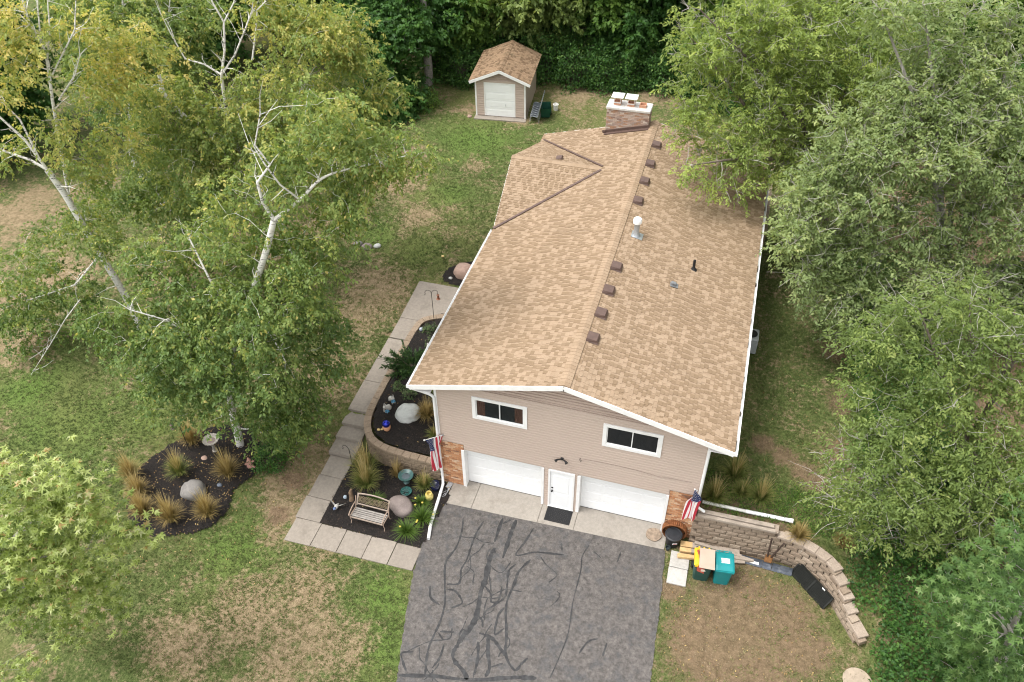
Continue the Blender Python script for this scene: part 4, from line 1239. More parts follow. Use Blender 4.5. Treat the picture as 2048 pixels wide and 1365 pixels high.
# ---------------------------------------------------------------- flags
M_RED = simple("flag_red", (.46, .035, .055), .8, .06, 9); M_FWHITE = simple("flag_white", (.78, .74, .73), .8, .03, 9); M_BLUE = simple("flag_blue", (.030, .045, .13), .8, .06, 9)
def flag(label, loc, pole_a, pole_b, hoist0, hoist1, length, squeeze, tipside, seed, skew=0.0, bottom=None):
    """a flag hung on a slanted pole; the cloth falls straight down from the pole, stripes run downwards"""
    t = thing("flag", label, "flag", loc, group="flags by the garage")
    m = MB(); m.tube([pole_a, pole_b], .014, 8); m.lathe([(.024, -.02), (.03, 0), (.02, .03)], pole_b, 8); m.build("pole", M_WHITE, t, True)
    m = MB(); m.tube([pole_a, tuple(Vector(pole_a).lerp(Vector(pole_b), .12))], .03, 8); m.build("bracket", M_GREY, t, True)
    A, B = Vector(pole_a), Vector(pole_b)
    rnd = random.Random(seed)
    nu, nv = 39, 30
    ph = rnd.uniform(0, 6)
    def P(u, v):                       # u: 0 at the tip of the pole .. 1 near the wall; v: down the fly
        top = B.lerp(A, lerp(hoist0, hoist1, u))
        s = min(1.0, v * 2.6); w = 1 - (1 - squeeze) * (s * s * (3 - 2 * s))
        mid = B.lerp(A, lerp(hoist0, hoist1, .5))
        q = mid + (top - mid) * w
        if bottom is not None:
            bt = mid + Vector(bottom) * (u - .5); q = (B + (top - B) * .55).lerp(bt, s * s * (3 - 2 * s) * .92 + .0)
        q.z = lerp(top.z, mid.z + (top.z - mid.z) * .3, min(1, v * 1.5)) - length * v * (1 - .06 * math.cos(u * 9 + ph))
        fold = .055 * min(1, v * 3) * math.sin(u * 17 + ph + v * 1.5) + .03 * math.sin(u * 7 + v * 4 + ph)
        q += Vector((fold * .9 + skew * v, fold * .45, 0))
        return q
    m = MB(); vs = [tuple(P(i / nu, k / nv)) for k in range(nv + 1) for i in range(nu + 1)]
    m._add(vs, [(k * (nu + 1) + i, k * (nu + 1) + i + 1, (k + 1) * (nu + 1) + i + 1, (k + 1) * (nu + 1) + i) for k in range(nv) for i in range(nu)])
    m.mi = []
    for k in range(nv):
        for i in range(nu):
            st = i // 3
            canton = (i < 21 if tipside else i >= 18) and k < 12
            m.mi.append(2 if canton else (0 if st % 2 == 0 else 1))
    cl = m.build("cloth", [M_RED, M_FWHITE, M_BLUE], t, True)
    s = MB()
    for r in range(9):
        for c in range(6 if r % 2 == 0 else 5):
            uu = (.03 + (r + .5) / 9 * .49) if tipside else (1 - (.03 + (r + .5) / 9 * .49))
            vv = .018 + (c + (.5 if r % 2 == 0 else 1.0)) / 6 * .365
            p = P(uu, vv); du = (P(uu + .004, vv) - P(uu - .004, vv)).normalized(); dv = (P(uu, vv + .004) - P(uu, vv - .004)).normalized()
            nn = du.cross(dv)
            for off in (.006, -.006):
                pts = []
                for k in range(10):
                    rr = .019 if k % 2 == 0 else .009
                    a = 2 * PI * k / 10
                    pts.append(tuple(p + nn * off + du * rr * math.cos(a) + dv * rr * math.sin(a)))
                if off < 0: pts = pts[::-1]
                s.poly(pts)
    s.build("stars", M_FWHITE, cl, kind="stuff")
    return t
flag("American flag hanging beside the left brick panel above the mulch bed", (.20, 0, 2.78), (0, -.03, 0), (-.42, -.80, .42), .04, .92, 1.72, .46, True, 3)
flag("American flag hanging over the right brick panel beside the retaining wall", (9.33, 0, 2.74), (0, -.03, 0), (-.10, -.50, .62), .0, .80, 1.62, .52, True, 8, -.03, bottom=(-.46, .06, 0))

# ---------------------------------------------------------------- door mat, grate, bins, slabs, lumber and the rest by the garage
t = thing("door_mat", "black rubber door mat with round pattern at the entry door", "door mat", (4.65, -.40, .047))
M_RUB = simple("black_rubber", (.018, .018, .019), .8, .3, 40, .6, 60)
m = MB(); m.cbox((0, 0, .009), (.96, .64, .016), bev=.006); m.build("base", M_RUB, t)
m = MB()
for r in (.08, .15, .22, .28):
    n = int(r * 90)
    for k in range(n):
        a = 2 * PI * k / n
        m.cbox((r * 1.2 * math.cos(a), r * math.sin(a), .020), (.020, .020, .008), (0, 0, a))
for k in range(46):
    for sy in (-.295, .295): m.cbox((-.45 + .02 * k, sy, .020), (.009, .02, .007))
m.build("pattern", simple("worn_rubber", (.05, .048, .046), .8), t, kind="stuff")
t = thing("drain_grate", "grey metal grate lying in the mulch beside the left garage door", "grate", (.26, -.42, .075), math.radians(-8))
m = MB(); m.cbox((0, 0, 0), (.20, .78, .012)); m.build("tray", M_GREY, t)
for k in range(10):
    m = MB(); m.cbox((0, -.34 + .075 * k, .012), (.19, .02, .012)); m.build("bar", M_GREY, t)

def bin_body(w0, d0, w1, d1, hh):
    m = MB()
    n = 0
    prof = [(0, w0, d0), (.06, w0 + .01, d0 + .01), (hh * .86, w1 - .02, d1 - .02), (hh * .87, w1 + .025, d1 + .025), (hh, w1 + .025, d1 + .025)]
    vs, fs = [], []
    for z, w, d in prof:
        c = .05
        vs += [(-w / 2 + c, -d / 2, z), (w / 2 - c, -d / 2, z), (w / 2, -d / 2 + c, z), (w / 2, d / 2 - c, z), (w / 2 - c, d / 2, z), (-w / 2 + c, d / 2, z), (-w / 2, d / 2 - c, z), (-w / 2, -d / 2 + c, z)]
    for i in range(len(prof) - 1):
        for k in range(8):
            l = (k + 1) % 8; fs.append((i * 8 + k, i * 8 + l, i * 8 + 8 + l, i * 8 + 8 + k))
    fs.append(tuple(range(7, -1, -1)))
    fs.append(tuple(range(32, 40)))
    return m._add(vs, fs)
def wheeled_bin(label, loc, rz, mb, ml, lid_tilt, label_patch=True):
    t = thing("wheeled_bin", label, "wheeled bin", loc, rz, "wheeled bins beside the driveway")
    bin_body(.50, .52, .60, .68, .98).build("body", mb, t)
    for sx in (-1, 1):
        m = MB(); m.lathe([(.03, -.03), (.11, -.03), (.125, -.015), (.125, .015), (.11, .03), (.03, .03)], (0, 0, 0), 18); m.build("wheel", M_BLACK, t, True, (sx * .29, .27, .125), (0, PI / 2, 0))
    m = MB(); m.tube([(-.29, .27, .125), (.29, .27, .125)], .014, 8); m.build("axle", M_GREY, t)
    # lid: shallow crowned tray, front lip turned down
    lid = MB()
    z0 = .985
    rows = [(-.40, .0, .60), (-.385, .05, .62), (-.20, .085, .62), (.12, .095, .62), (.30, .07, .62), (.36, .03, .60), (.365, .0, .6)]
    vs, fs = [], []
    for y, z, w in rows:
        vs += [(-w / 2 - .02, y, 0), (-w / 2, y, max(z - .02, .0)), (-w / 2 + .06, y, z), (w / 2 - .06, y, z), (w / 2, y, max(z - .02, .0)), (w / 2 + .02, y, 0)]
    for i in range(len(rows) - 1):
        for k in range(5): fs.append((i * 6 + k, i * 6 + k + 1, i * 6 + 7 + k, i * 6 + 6 + k))
    lid._add(vs, fs)
    lid.cbox((0, -.405, -.02), (.60, .02, .07))
    piv = Vector((0, .36, z0))
    lid.v = [tuple(Matrix.Rotation(lid_tilt, 3, 'X') @ (Vector(v) - Vector((0, .36, 0))) + piv) for v in lid.v]
    lo = lid.build("lid", ml, t)
    m = MB(); m.tube([(-.26, .36, .93), (-.26, .43, .97), (.26, .43, .97), (.26, .36, .93)], .016, 8); m.build("handle", mb, t, True)
    for sx in (-.17, .0, .17):
        m = MB(); m.cbox((sx, .385, 1.0), (.05, .07, .04)); m.build("hinge", ml, t)
    return t, lo
M_TEAL = simple("teal_plastic", (.008, .215, .225), .4, .10, 3, dirt=(.02, .17, .175), spec=.4)
M_DKGREEN = simple("dark_green_plastic", (.018, .065, .055), .45, .15, 3, dirt=(.05, .075, .06), spec=.4)
M_YEL = simple("yellow_plastic", (.72, .42, .025), .42, .06, 3, spec=.4)
M_LABEL = simple("white_label", (.80, .79, .76), .5, .03, 4)
M_INK = simple("printed_ink", (.10, .11, .12), .6)
t, lo = wheeled_bin("teal wheeled bin with closed teal lid and white label", (10.66, -1.36, 0), math.radians(7), M_TEAL, M_TEAL, 0)
m = MB(); m.cbox((.02, -.02, 1.083), (.28, .19, .005)); lb = m.build("label", M_LABEL, t)
m = MB()
for k in range(6): m.cbox((-.07 + (.0 if k else .02), .048 - .025 * k, 1.0875), (.07 if k < 2 else random.uniform(.07, .12), .010, .003))
for k in range(5): m.cbox((.075, .040 - .026 * k, 1.0875), (random.uniform(.08, .13), .008, .003))
m.build("print", M_INK, lb, kind="stuff")
for zz, w in ((.78, .20), (.46, .17)):
    m = MB(); m.cbox((.0, -.318 + (.85 - zz) * .075, zz), (w, .012, .022)); m.build("raised_letters", M_LABEL, t)
t2, lo2 = wheeled_bin("dark green wheeled bin with yellow lid propped open by cardboard", (9.97, -1.40, 0), math.radians(5), M_DKGREEN, M_YEL, math.radians(-6))
m = MB(); m.cbox((0, -.322, .72), (.22, .012, .022)); m.build("raised_letters", M_LABEL, t2)
M_CARD = simple("brown_cardboard", (.40, .315, .245), .85, .05, 3); M_REDC = simple("red_printed_card", (.30, .055, .035), .7, .1, 5)
t = thing("cardboard_box", "flattened red and tan cardboard box lying on the yellow bin lid", "cardboard box", (10.02, -1.44, 1.125), math.radians(6))
m = MB(); m._add([(-.22, -.44, -.02), (.30, -.46, -.02), (.29, .25, .10), (-.21, .28, .09), (-.22, -.44, -.005), (.30, -.46, -.005), (.29, .25, .115), (-.21, .28, .105)], [(0, 3, 2, 1), (4, 5, 6, 7), (0, 1, 5, 4), (1, 2, 6, 5), (2, 3, 7, 6), (3, 0, 4, 7)]); m.build("flap", M_CARD, t)
m = MB(); m._add([(-.27, -.46, -.20), (-.04, -.52, -.22), (-.04, -.46, -.03), (-.235, -.42, -.026), (-.30, .22, -.03), (-.225, .24, .07)], [(0, 1, 2, 3), (0, 3, 5, 4)]); m.build("side", M_REDC, t)
m = MB(); m.cbox((-.09, -.50, -.075), (.13, .012, .075), (math.radians(-20), 0, 0)); m.build("tab", M_CARD, t)
M_PALE = concrete_material("pale_paver", (.47, .45, .415), (.36, .335, .30))
for lab, y0, y1, mm in (("pale square concrete paver nearest the driveway, front one of two", -2.07, -1.42, M_PALE), ("pale square concrete paver behind the front one, under lumber ends", -1.40, -.74, M_PALE)):
    t = thing("concrete_paver", lab, "paver", (9.22, (y0 + y1) / 2, .0), math.radians(1), "two pale pavers beside the bins")
    m = MB(); m.cbox((0, 0, .035), (.66, y1 - y0, .07), bev=.012); m.build("slab", mm, t)
M_LUM = simple("fresh_lumber", (.56, .37, .175), .8, .12, 6, .2, 40); M_LUMG = simple("grey_lumber", (.33, .275, .225), .9, .15, 4, .3, 40)
for lab, a, b, w, hh, mm, yel in (
    ("thick lumber beam with pale yellow end nearest the black tub", (9.15, -.48, .16), (11.2, -.28, .14), .22, .14, M_LUMG, .42),
    ("lumber beam with yellow end, middle one behind the bins", (9.16, -.72, .17), (11.7, -.42, .13), .16, .12, M_LUMG, .40),
    ("lumber beam with yellow end resting over the pale pavers", (9.12, -.97, .16), (11.0, -.72, .10), .15, .11, M_LUM, .5),
    ("long thin grey board leaning low along the block wall", (9.62, -.36, .30), (11.70, -.42, .16), .11, .06, M_LUMG, 0),
    ("long thin grey board on the ground behind the teal bin", (10.9, -.66, .10), (11.42, -.55, .10), .13, .06, M_LUMG, 0)):
    t = plank(lab, a, b, w, hh, mm, "lumber stacked behind the bins", "lumber")
    if yel:
        A, B = Vector(a), Vector(b); L = (B - A).length
        m = MB(); m.beam((-.004, 0, 0), (yel, 0, (B - A).z * yel / L), w + .006, hh + .006, bev=.008); m.build("sawn_end", M_LUM, t)
# black tub, rusty ring, wooden round
t = thing("black_tub", "round black plastic tub with lid and white red label", "tub", (8.86, -.42, .02))
m = MB(); m.lathe([(.22, 0), (.23, .02), (.27, .46), (.29, .47), (.29, .53)], (0, 0, 0), 26); m.build("body", M_BLACK, t, True)
m = MB(); m.lathe([(.30, .50), (.305, .56), (.27, .575), (.25, .56), (.02, .575)], (0, 0, 0), 26); m.build("lid", simple("black_lid", (.03, .032, .036), .4, .2, 6), t, True)
m = MB(); m.cbox((.09, -.272, .36), (.17, .012, .045), (0, 0, .33)); lb = m.build("label", M_LABEL, t)
m = MB(); m.cbox((.09, -.280, .36), (.12, .004, .018), (0, 0, .33)); m.build("print", M_RED, lb)
t = thing("small_pot", "small dark plastic pot on the ground in front of black tub", "pot", (8.74, -.74, .03))
m = MB(); m.lathe([(.06, 0), (.08, .13), (.09, .13), (.09, .16), (.075, .16), (.06, .06)], (0, 0, 0), 14); m.build("body", simple("dark_slate_plastic", (.03, .04, .042), .5), t, True)
M_RUST = simple("rusted_steel", (.20, .078, .030), .9, .4, 12, .5, 40, dirt=(.10, .045, .025))
t = thing("fire_ring", "rusty corrugated fire ring standing against brick behind black tub", "fire ring", (8.86, -.13, .44), 0)
m = MB(); n = 72; vs = []; fs = []
for k in range(n):
    a = 2 * PI * k / n; r = .43 + (.016 if k % 2 else -.016)
    vs += [(r * math.cos(a), -.12, r * math.sin(a)), (r * math.cos(a), .10, r * math.sin(a))]
for k in range(n): l = (k + 1) % n; fs.append((2 * k, 2 * l, 2 * l + 1, 2 * k + 1))
m._add(vs, fs)
vs = []
for k in range(n):
    a = 2 * PI * k / n; r = .41 + (.016 if k % 2 else -.016)
    vs += [(r * math.cos(a), -.118, r * math.sin(a)), (r * math.cos(a), .098, r * math.sin(a))]
m._add(vs, [(f[3], f[2], f[1], f[0]) for f in fs]); m.build("band", M_RUST, t)
m = MB(); m.tube([(.42 * math.cos(2 * PI * k / 32), -.125, .42 * math.sin(2 * PI * k / 32)) for k in range(33)], .022, 6); m.build("rim", M_RUST, t)
m = MB(); m.lathe([(.40, 0), (.38, .03), (.02, .035)], (0, 0, 0), 26); m.build("pan", M_RUST, t, True, (0, .07, 0), (PI / 2, 0, 0))
t = thing("wood_round", "flat dirt-stained wood round on the apron beside right garage door", "wood round", (8.17, -.28, .046))
m = MB(); m.lathe([(.27, 0), (.285, .03), (.28, .055), (.02, .05)], (0, 0, 0), 24, .03, 5); m.build("disc", simple("stained_wood", (.27, .205, .15), .95, .25, 9, .5, 40), t, True)
# snow plough blade leaning at the wall foot
M_STEEL = simple("dark_blue_steel", (.075, .085, .105), .5, .3, 7, .2, 60, dirt=(.24, .25, .27), metallic=.3)
M_PRUST = simple("rust_brown_paint", (.22, .105, .040), .8, .35, 8, .3, 40, dirt=(.10, .055, .035))
t = thing("snow_plow_blade", "dark blue steel plow blade with rusty mount and two lift arms", "plow blade", (12.12, -.50, .03), math.radians(-3))
for x0, x1 in ((-.86, -.12), (-.11, .20), (.22, .90)):
    m = MB(); vs = []
    for z, y in ((0, -.10), (.06, -.02), (.14, .035), (.22, .06)):
        vs += [(x0, y, z), (x1, y, z)]
    m._add(vs, [(2 * k, 2 * k + 1, 2 * k + 3, 2 * k + 2) for k in range(3)]); vs2 = [(v[0], v[1] + .02, v[2]) for v in vs]
    m._add(vs2, [(2 * k, 2 * k + 2, 2 * k + 3, 2 * k + 1) for k in range(3)])
    m.build("blade", M_STEEL, t)
m = MB(); vs = [(-.55, -.045, .045), (-.22, -.045, .045), (-.24, .008, .125), (-.33, .004, .12), (-.52, .010, .13)]; m.poly(vs); m.build("peeling_sticker", M_LABEL, t)
m = MB(); m.cbox((.04, .10, .36), (.26, .06, .34), (math.radians(-14), 0, 0), .02); m.build("mount", M_PRUST, t)
for a, b in (((-.02, .10, .48), (-.06, .17, 1.40)), ((.10, .10, .48), (.36, .17, 1.32))):
    m = MB(); m.tube([a, b], .032, 8); m.tube([b, tuple(Vector(b) + Vector((.0, -.05, .06)))], .035, 8); m.build("lift_arm", simple("dark_rust", (.05, .032, .024), .85, .3, 9), t, True)
# black mesh panel leaning on the wall
a0, a1, c0, c1 = Vector((12.98, -.50, .02)), Vector((14.08, -1.62, .02)), Vector((13.22, -.28, .42)), Vector((14.32, -1.40, .42))
t = thing("mesh_panel", "black steel mesh panel leaning against the curved block wall", "mesh panel", tuple(a0))
M_MESH = simple("black_mesh_steel", (.011, .012, .010), .6, .3, 6, .3, 90)
L = lambda p: tuple(p - a0)
for p, q in ((a0, a1), (c0, c1), (a0, c0), (a1, c1), (a0.lerp(a1, .5), c0.lerp(c1, .5))):
    m = MB(); m.beam(L(p), L(q), .045, .045); m.build("frame_bar", M_MESH, t)
m = MB()
for k in range(1, 42): m.beam(L(a0.lerp(a1, k / 42)), L(c0.lerp(c1, k / 42)), .012, .012)
for k in range(1, 14): m.beam(L(a0.lerp(c0, k / 14)), L(a1.lerp(c1, k / 14)), .012, .012)
m.build("mesh_wires", M_MESH, t, kind="stuff")
m = MB(); nn = (a1 - a0).cross(c0 - a0).normalized() * .016; m.prism([L(a0 - nn), L(a1 - nn), L(c1 - nn), L(c0 - nn)], nn * .3); m.build("backing_sheet", simple("dark_backing", (.009, .010, .008), .9, .4, 20), t)
m = MB(); m.beam(L(c0.lerp(c1, .70) + Vector((-.03, -.03, .01))), L(c0.lerp(c1, .78) + Vector((-.03, -.03, .01))), .02, .05); m.build("tag_plate", M_LABEL, t)
t = thing("manhole_lid", "round tan concrete lid set in the ground at lower right", "lid", (15.15, -3.90, h(15.1, -3.9)))
m = MB(); m.lathe([(.44, 0), (.45, .05), (.43, .075), (.02, .085)], (0, 0, -.02), 36); m.build("disc", simple("tan_concrete", (.36, .29, .22), .9, .1, 6, .3, 60), t, True)

# ---------------------------------------------------------------- stones
def boulder(label, loc, sx, sy, sz, mat, seed, group=None, rz=0.0, name="boulder", sub=4):
    r = np.random.default_rng(seed)
    import bmesh
    bm = bmesh.new(); bmesh.ops.create_icosphere(bm, subdivisions=sub, radius=1.0)
    ks = [(r.normal(0, 1.3, 3), r.uniform(0, 6), .10) for _ in range(5)] + [(r.normal(0, 3.2, 3), r.uniform(0, 6), .035) for _ in range(6)] + [(r.normal(0, 8, 3), r.uniform(0, 6), .011) for _ in range(6)]
    for v in bm.verts:
        p = np.array(v.co); f = 1 + sum(a * math.sin(float(k @ p) + ph) for k, ph, a in ks)
        q = p * f
        q = np.sign(q) * np.abs(q) ** .85
        v.co = Vector((q[0] * sx, q[1] * sy, max(q[2], -.45) * sz))
    me = bpy.data.meshes.new(name); bm.to_mesh(me); bm.free()
    me.materials.append(mat); me.polygons.foreach_set("use_smooth", [True] * len(me.polygons))
    o = link(name, me, None, (loc[0], loc[1], loc[2] + sz * .36), (0, 0, rz))
    return tag(o, label, "boulder", group)
def granite(name, a, b, c):
    t = NT(name); n = t.noise(55, 3, .75); n2 = t.noise(3.5, 5, .65)
    col = t.ramp(n, [(.30, a), (.5, b), (.72, c)])
    col = t.mix(1.0, col, t.ramp(n2, [(.3, (.80,) * 3), (.7, (1.15,) * 3)]), 'MULTIPLY')
    return t.done(col, .88, t.bump(n2, .5, .05), spec=.2)
M_ROCK1 = granite("grey_pink_granite", (0.144, 0.115, 0.108), (0.223, 0.184, 0.169), (0.288, 0.238, 0.216))
M_ROCK2 = granite("pale_grey_granite", (0.35, 0.365, 0.35), (0.46, 0.47, 0.445), (0.55, 0.55, 0.525))
M_ROCK3 = granite("grey_granite", (0.136, 0.124, 0.118), (0.198, 0.186, 0.174), (0.260, 0.242, 0.223))
M_ROCK4 = granite("pink_granite", (0.315, 0.203, 0.161), (0.390, 0.270, 0.217), (0.465, 0.345, 0.285))
boulder("large round grey pink boulder at the right end of the bench", (-1.08, -1.66, .04), .43, .40, .33, M_ROCK1, 5)
boulder("pale grey boulder in raised bed beside golden grass", (-2.15, 2.0, .96), .47, .40, .36, M_ROCK2, 7)
boulder("grey boulder in the middle of the island bed between grasses", (-8.85, -3.3, h(-8.8, -3.3) + .05), .52, .43, .36, M_ROCK3, 9, rz=.3)
boulder("pink boulder in the mulch beyond the path's end", (-3.05, 11.35, h(-3, 11.3) + .03), .48, .40, .38, M_ROCK4, 12)
boulder("small pale rock beside the pink boulder", (-3.5, 10.86, h(-3.5, 10.9) + .03), .10, .09, .08, M_ROCK2, 13, name="rock", sub=2)
boulder("small brown rock at the foot of the stone birdbath", (-9.30, -1.78, h(-9.3, -1.8) + .04), .14, .11, .10, M_ROCK4, 14, name="rock", sub=2)
boulder("small blue grey rock near the island bed boulder's right", (-8.08, -2.75, h(-8.1, -2.75) + .04), .11, .09, .08, simple("blue_grey_stone", (.11, .13, .16), .7, .2, 8), 15, name="rock", sub=2)
for i, (x, y, s, lab) in enumerate(((-9.0, 12.3, .24, "low grey stone at the left of three stones beside the birch"), (-8.45, 12.15, .30, "flat tan stone in the middle of three stones beside the birch"), (-7.95, 12.35, .19, "small round pale stone at the right of three beside the birch"))):
    boulder(lab, (x, y, h(x, y)), s, s * .8, s * .55, M_ROCK1 if i == 1 else M_ROCK3 if i == 0 else M_ROCK2, 20 + i, "stones beside the birch shade", name="stone", sub=2)

# ---------------------------------------------------------------- bench
t = thing("garden_bench", "weathered wooden bench with ornate back standing on black mulch", "bench", (-1.93, -2.50, .065), math.radians(-1))
M_BWOOD = simple("bench_wood", (.30, .275, .25), .9, .18, 9, .3, 60); M_BIRON = simple("bench_iron", (.33, .245, .19), .7, .2, 8); M_BBACK = simple("bench_back_wood", (.36, .29, .235), .9, .15, 9, .3, 60)
for k in range(5):
    m = MB(); m.cbox((0, -.25 + k * .092, .43 - .012 * k + (.012 if k == 0 else 0)), (1.26, .064, .026), (math.radians(-4), 0, 0), .005); m.build("seat_slat", M_BWOOD, t)
for sx in (-1, 1):
    x = sx * .66
    e = MB()
    e.tube(curve_through([(x, -.33, .02), (x, -.27, .14), (x, -.31, .30), (x, -.30, .42)], 4), .018, 6)
    leg = e.build("front_leg", M_BIRON, t)
    e = MB(); e.tube(curve_through([(x, .26, .02), (x, .18, .16), (x, .17, .36), (x, .24, .62), (x, .31, .86)], 4), .02, 6); e.build("rear_leg", M_BIRON, t)
    e = MB(); e.tube(curve_through([(x, .24, .63), (x, .02, .66), (x, -.24, .63), (x, -.36, .57), (x, -.35, .52), (x, -.30, .51), (x, -.29, .42)], 4), .022, 6)
    e.tube(curve_through([(x, -.30, .42), (x, -.05, .40), (x, .18, .36)], 3), .018, 6); e.build("armrest", M_BIRON, t)
m = MB(); m.cbox((0, -.315, .40), (1.28, .025, .06)); m.build("front_rail", M_BBACK, t)
tilt = math.radians(-18)
def bp(x, s): return (x, .205 + s * .30, .46 + s * .95 * .47)
m = MB(); pts = [bp(-.64 + 1.28 * k / 16, .80 + .11 * math.sin(PI * k / 16)) for k in range(17)]
for a, b in zip(pts[:-1], pts[1:]): m.beam(a, b, .035, .075, up=(0, -.3, 1))
m.build("top_rail", M_BBACK, t)
m = MB(); m.beam(bp(-.63, .10), bp(.63, .10), .03, .085, up=(0, -.3, 1)); m.build("lower_rail", M_BBACK, t)
for x in (-.62, .62):
    m = MB(); m.beam(bp(x, .0), bp(x, .84), .05, .035); m.build("back_stile", M_BBACK, t)
M_ORN = simple("bronze_iron", (.16, .125, .075), .6, .3, 12)
m = MB()
for i in range(6):
    cx = -.5 + .2 * i
    for (r, ph) in ((.095, 0), (.055, 1.0)):
        m.tube([bp(cx + r * 1.05 * math.cos(a + ph), .455 + r * 2.3 * math.sin(a + ph)) for a in [2 * PI * k / 12 for k in range(13)]], .011, 5, False)
    m.tube(curve_through([bp(cx - .1, .2), bp(cx, .5), bp(cx + .1, .72)], 3), .010, 5)
    m.tube(curve_through([bp(cx - .1, .72), bp(cx, .42), bp(cx + .1, .2)], 3), .010, 5)
m.build("scrollwork", M_ORN, t)

# ---------------------------------------------------------------- birdbaths, pots, ornaments
M_BBG = simple("verdigris_glaze", (.055, .120, .115), .35, .2, 9, dirt=(.03, .07, .07), spec=.5)
def bowl(label, loc, r, hh, mat, name, cat, wav=0, wn=0, stem=.5, water=None, group=None):
    t = thing(name, label, cat, loc, group=group)
    m = MB(); m.lathe([(r * .42, 0), (r * .45, .03), (r * .20, .08), (r * .17, hh * .6), (r * .26, hh - .06), (r * .30, hh - .03)], (0, 0, 0), 24); m.build("pedestal", mat, t, True)
    m = MB(); m.lathe([(r * .25, hh - .05), (r * .8, hh), (r, hh + .07), (r * 1.02, hh + .095), (r * .95, hh + .09), (r * .75, hh + .04), (r * .3, hh + .015), (.01, hh + .01)], (0, 0, 0), 32 if not wn else 64, wav, wn); m.build("bowl", mat, t, True)
    if water:
        m = MB(); m.lathe([(r * .62, hh + .028), (.01, hh + .029)], (0, 0, 0), 24, caps=False); m.build("water", water, t, True)
    return t
M_WATER = simple("bowl_water", (.06, .085, .095), .08, .2, 6, spec=.5)
bowl("wide blue green ceramic birdbath against the curved block wall", (-1.33, -.50, .06), .29, .36, M_BBG, "birdbath", "birdbath", water=M_WATER)
t = thing("planter_bowl", "small teal openwork bowl between the birdbath and round boulder", "bowl", (-1.15, -.98, .06))
m = MB(); m.lathe([(.13, 0), (.14, .02), (.20, .13), (.215, .14), (.20, .145), (.13, .04), (.01, .03)], (0, 0, 0), 26); m.build("bowl", simple("teal_glaze", (.028, .130, .115), .35, .2, 9, spec=.5), t, True)
for k in range(8):
    a = 2 * PI * k / 8; m = MB(); m.tube(curve_through([(.03 * math.cos(a), .03 * math.sin(a), .14), (.11 * math.cos(a + .3), .11 * math.sin(a + .3), .165), (.2 * math.cos(a), .2 * math.sin(a), .145)], 3), .013, 5); m.build("scroll", M_BBG, t, True)
M_STONE = simple("cast_concrete", (.30, .275, .24), .9, .15, 8, .4, 50, dirt=(.25, .22, .18))
bowl("scalloped concrete birdbath on a pedestal in the island bed", (-9.12, -1.32, h(-9.1, -1.3) + .06), .31, .62, M_STONE, "birdbath", "birdbath", .045, 18, water=simple("dry_basin", (.20, .155, .14), .9, .2, 10))
def jar(label, loc, prof, mat, name="pot", n=24, inner=None, cat="pot"):
    t = thing(name, label, cat, loc)
    m = MB(); m.lathe(prof, (0, 0, 0), n); m.build("body", mat, t, True)
    if inner:
        m = MB(); m.lathe([(inner[0], inner[1]), (.01, inner[1])], (0, 0, 0), n, caps=False); m.build("soil", M_MULCH, t)
    return t
jar("yellow glazed round pot beside the daylilies", (-.22, -.98, .06), [(.09, 0), (.15, .07), (.165, .18), (.13, .28), (.10, .31), (.115, .345), (.098, .345), (.085, .30), (.10, .22), (.01, .2)], simple("yellow_glaze", (.62, .50, .16), .35, .06, 6, spec=.5))
jar("dark blue glazed pot beside the left downspout", (-.16, -.50, .06), [(.11, 0), (.17, .10), (.18, .22), (.15, .31), (.17, .34), (.15, .34), (.12, .28), (.01, .24)], simple("cobalt_glaze", (.012, .014, .045), .25, .2, 6, spec=.5))
jar("terracotta pot under the blue gazing ball", (-2.70, 1.08, .97), [(.10, 0), (.13, .05), (.165, .16), (.15, .22), (.13, .24)], simple("terracotta", (.52, .27, .15), .8, .1, 8))
t = thing("gazing_ball", "shiny cobalt blue gazing ball on the terracotta pot", "gazing ball", (-2.70, 1.08, 1.32))
m = MB(); m.lathe([(.01, -.155)] + [(.155 * math.sin(PI * k / 16), -.155 * math.cos(PI * k / 16)) for k in range(1, 16)] + [(.01, .155)], (0, 0, 0), 28); m.build("globe", simple("cobalt_mirror", (.02, .03, .35), .06, .1, 3, metallic=.7, spec=.8), t, True)
m = MB(); m.lathe([(.05, -.17), (.05, -.145)], (0, 0, 0), 16); m.build("collar", M_GREY, t, True)
def figurine(label, loc, pts, rad, mat, name, cat, extra=None, rz=0.0):
    t = thing(name, label, cat, loc, rz)
    m = MB(); m.tube(pts, rad, 12); m.build("body", mat, t, True)
    for nm, p, r, mm in (extra or []):
        m = MB(); m.tube(p, r, 8); m.build(nm, mm, t, True)
    return t
M_PLASTER = simple("white_plaster", (.44, .42, .385), .85, .1, 12, .3, 40)
def rabbit(label, loc, rz):
    return figurine(label, loc, [(0, .12, .0), (0, .13, .06), (0, .10, .15), (0, .0, .22), (0, -.07, .27), (0, -.11, .31), (0, -.16, .31)], [.06, .105, .115, .09, .065, .068, .02], M_PLASTER, "rabbit_statue", "statue",
                    [("ear", [(.03, -.08, .35), (.045, -.04, .46)], [.022, .012], M_PLASTER), ("ear", [(-.03, -.08, .35), (-.045, -.04, .46)], [.022, .012], M_PLASTER), ("paw", [(.05, -.08, .16), (.05, -.10, .0)], [.03, .03], M_PLASTER), ("paw", [(-.05, -.08, .16), (-.05, -.10, .0)], [.03, .03], M_PLASTER), ("tail", [(0, .22, .07), (0, .25, .09)], [.04, .02], M_PLASTER)], rz)
rabbit("white stone rabbit statue nearest the house path edge, farther one", (-3.06, 2.52, .97), .9)
rabbit("white stone rabbit statue beside the blue glass flower, nearer one", (-3.10, 2.02, .97), -.4)
M_BGLASS = simple("blue_glass", (.03, .16, .26), .12, .2, 8, spec=.8)
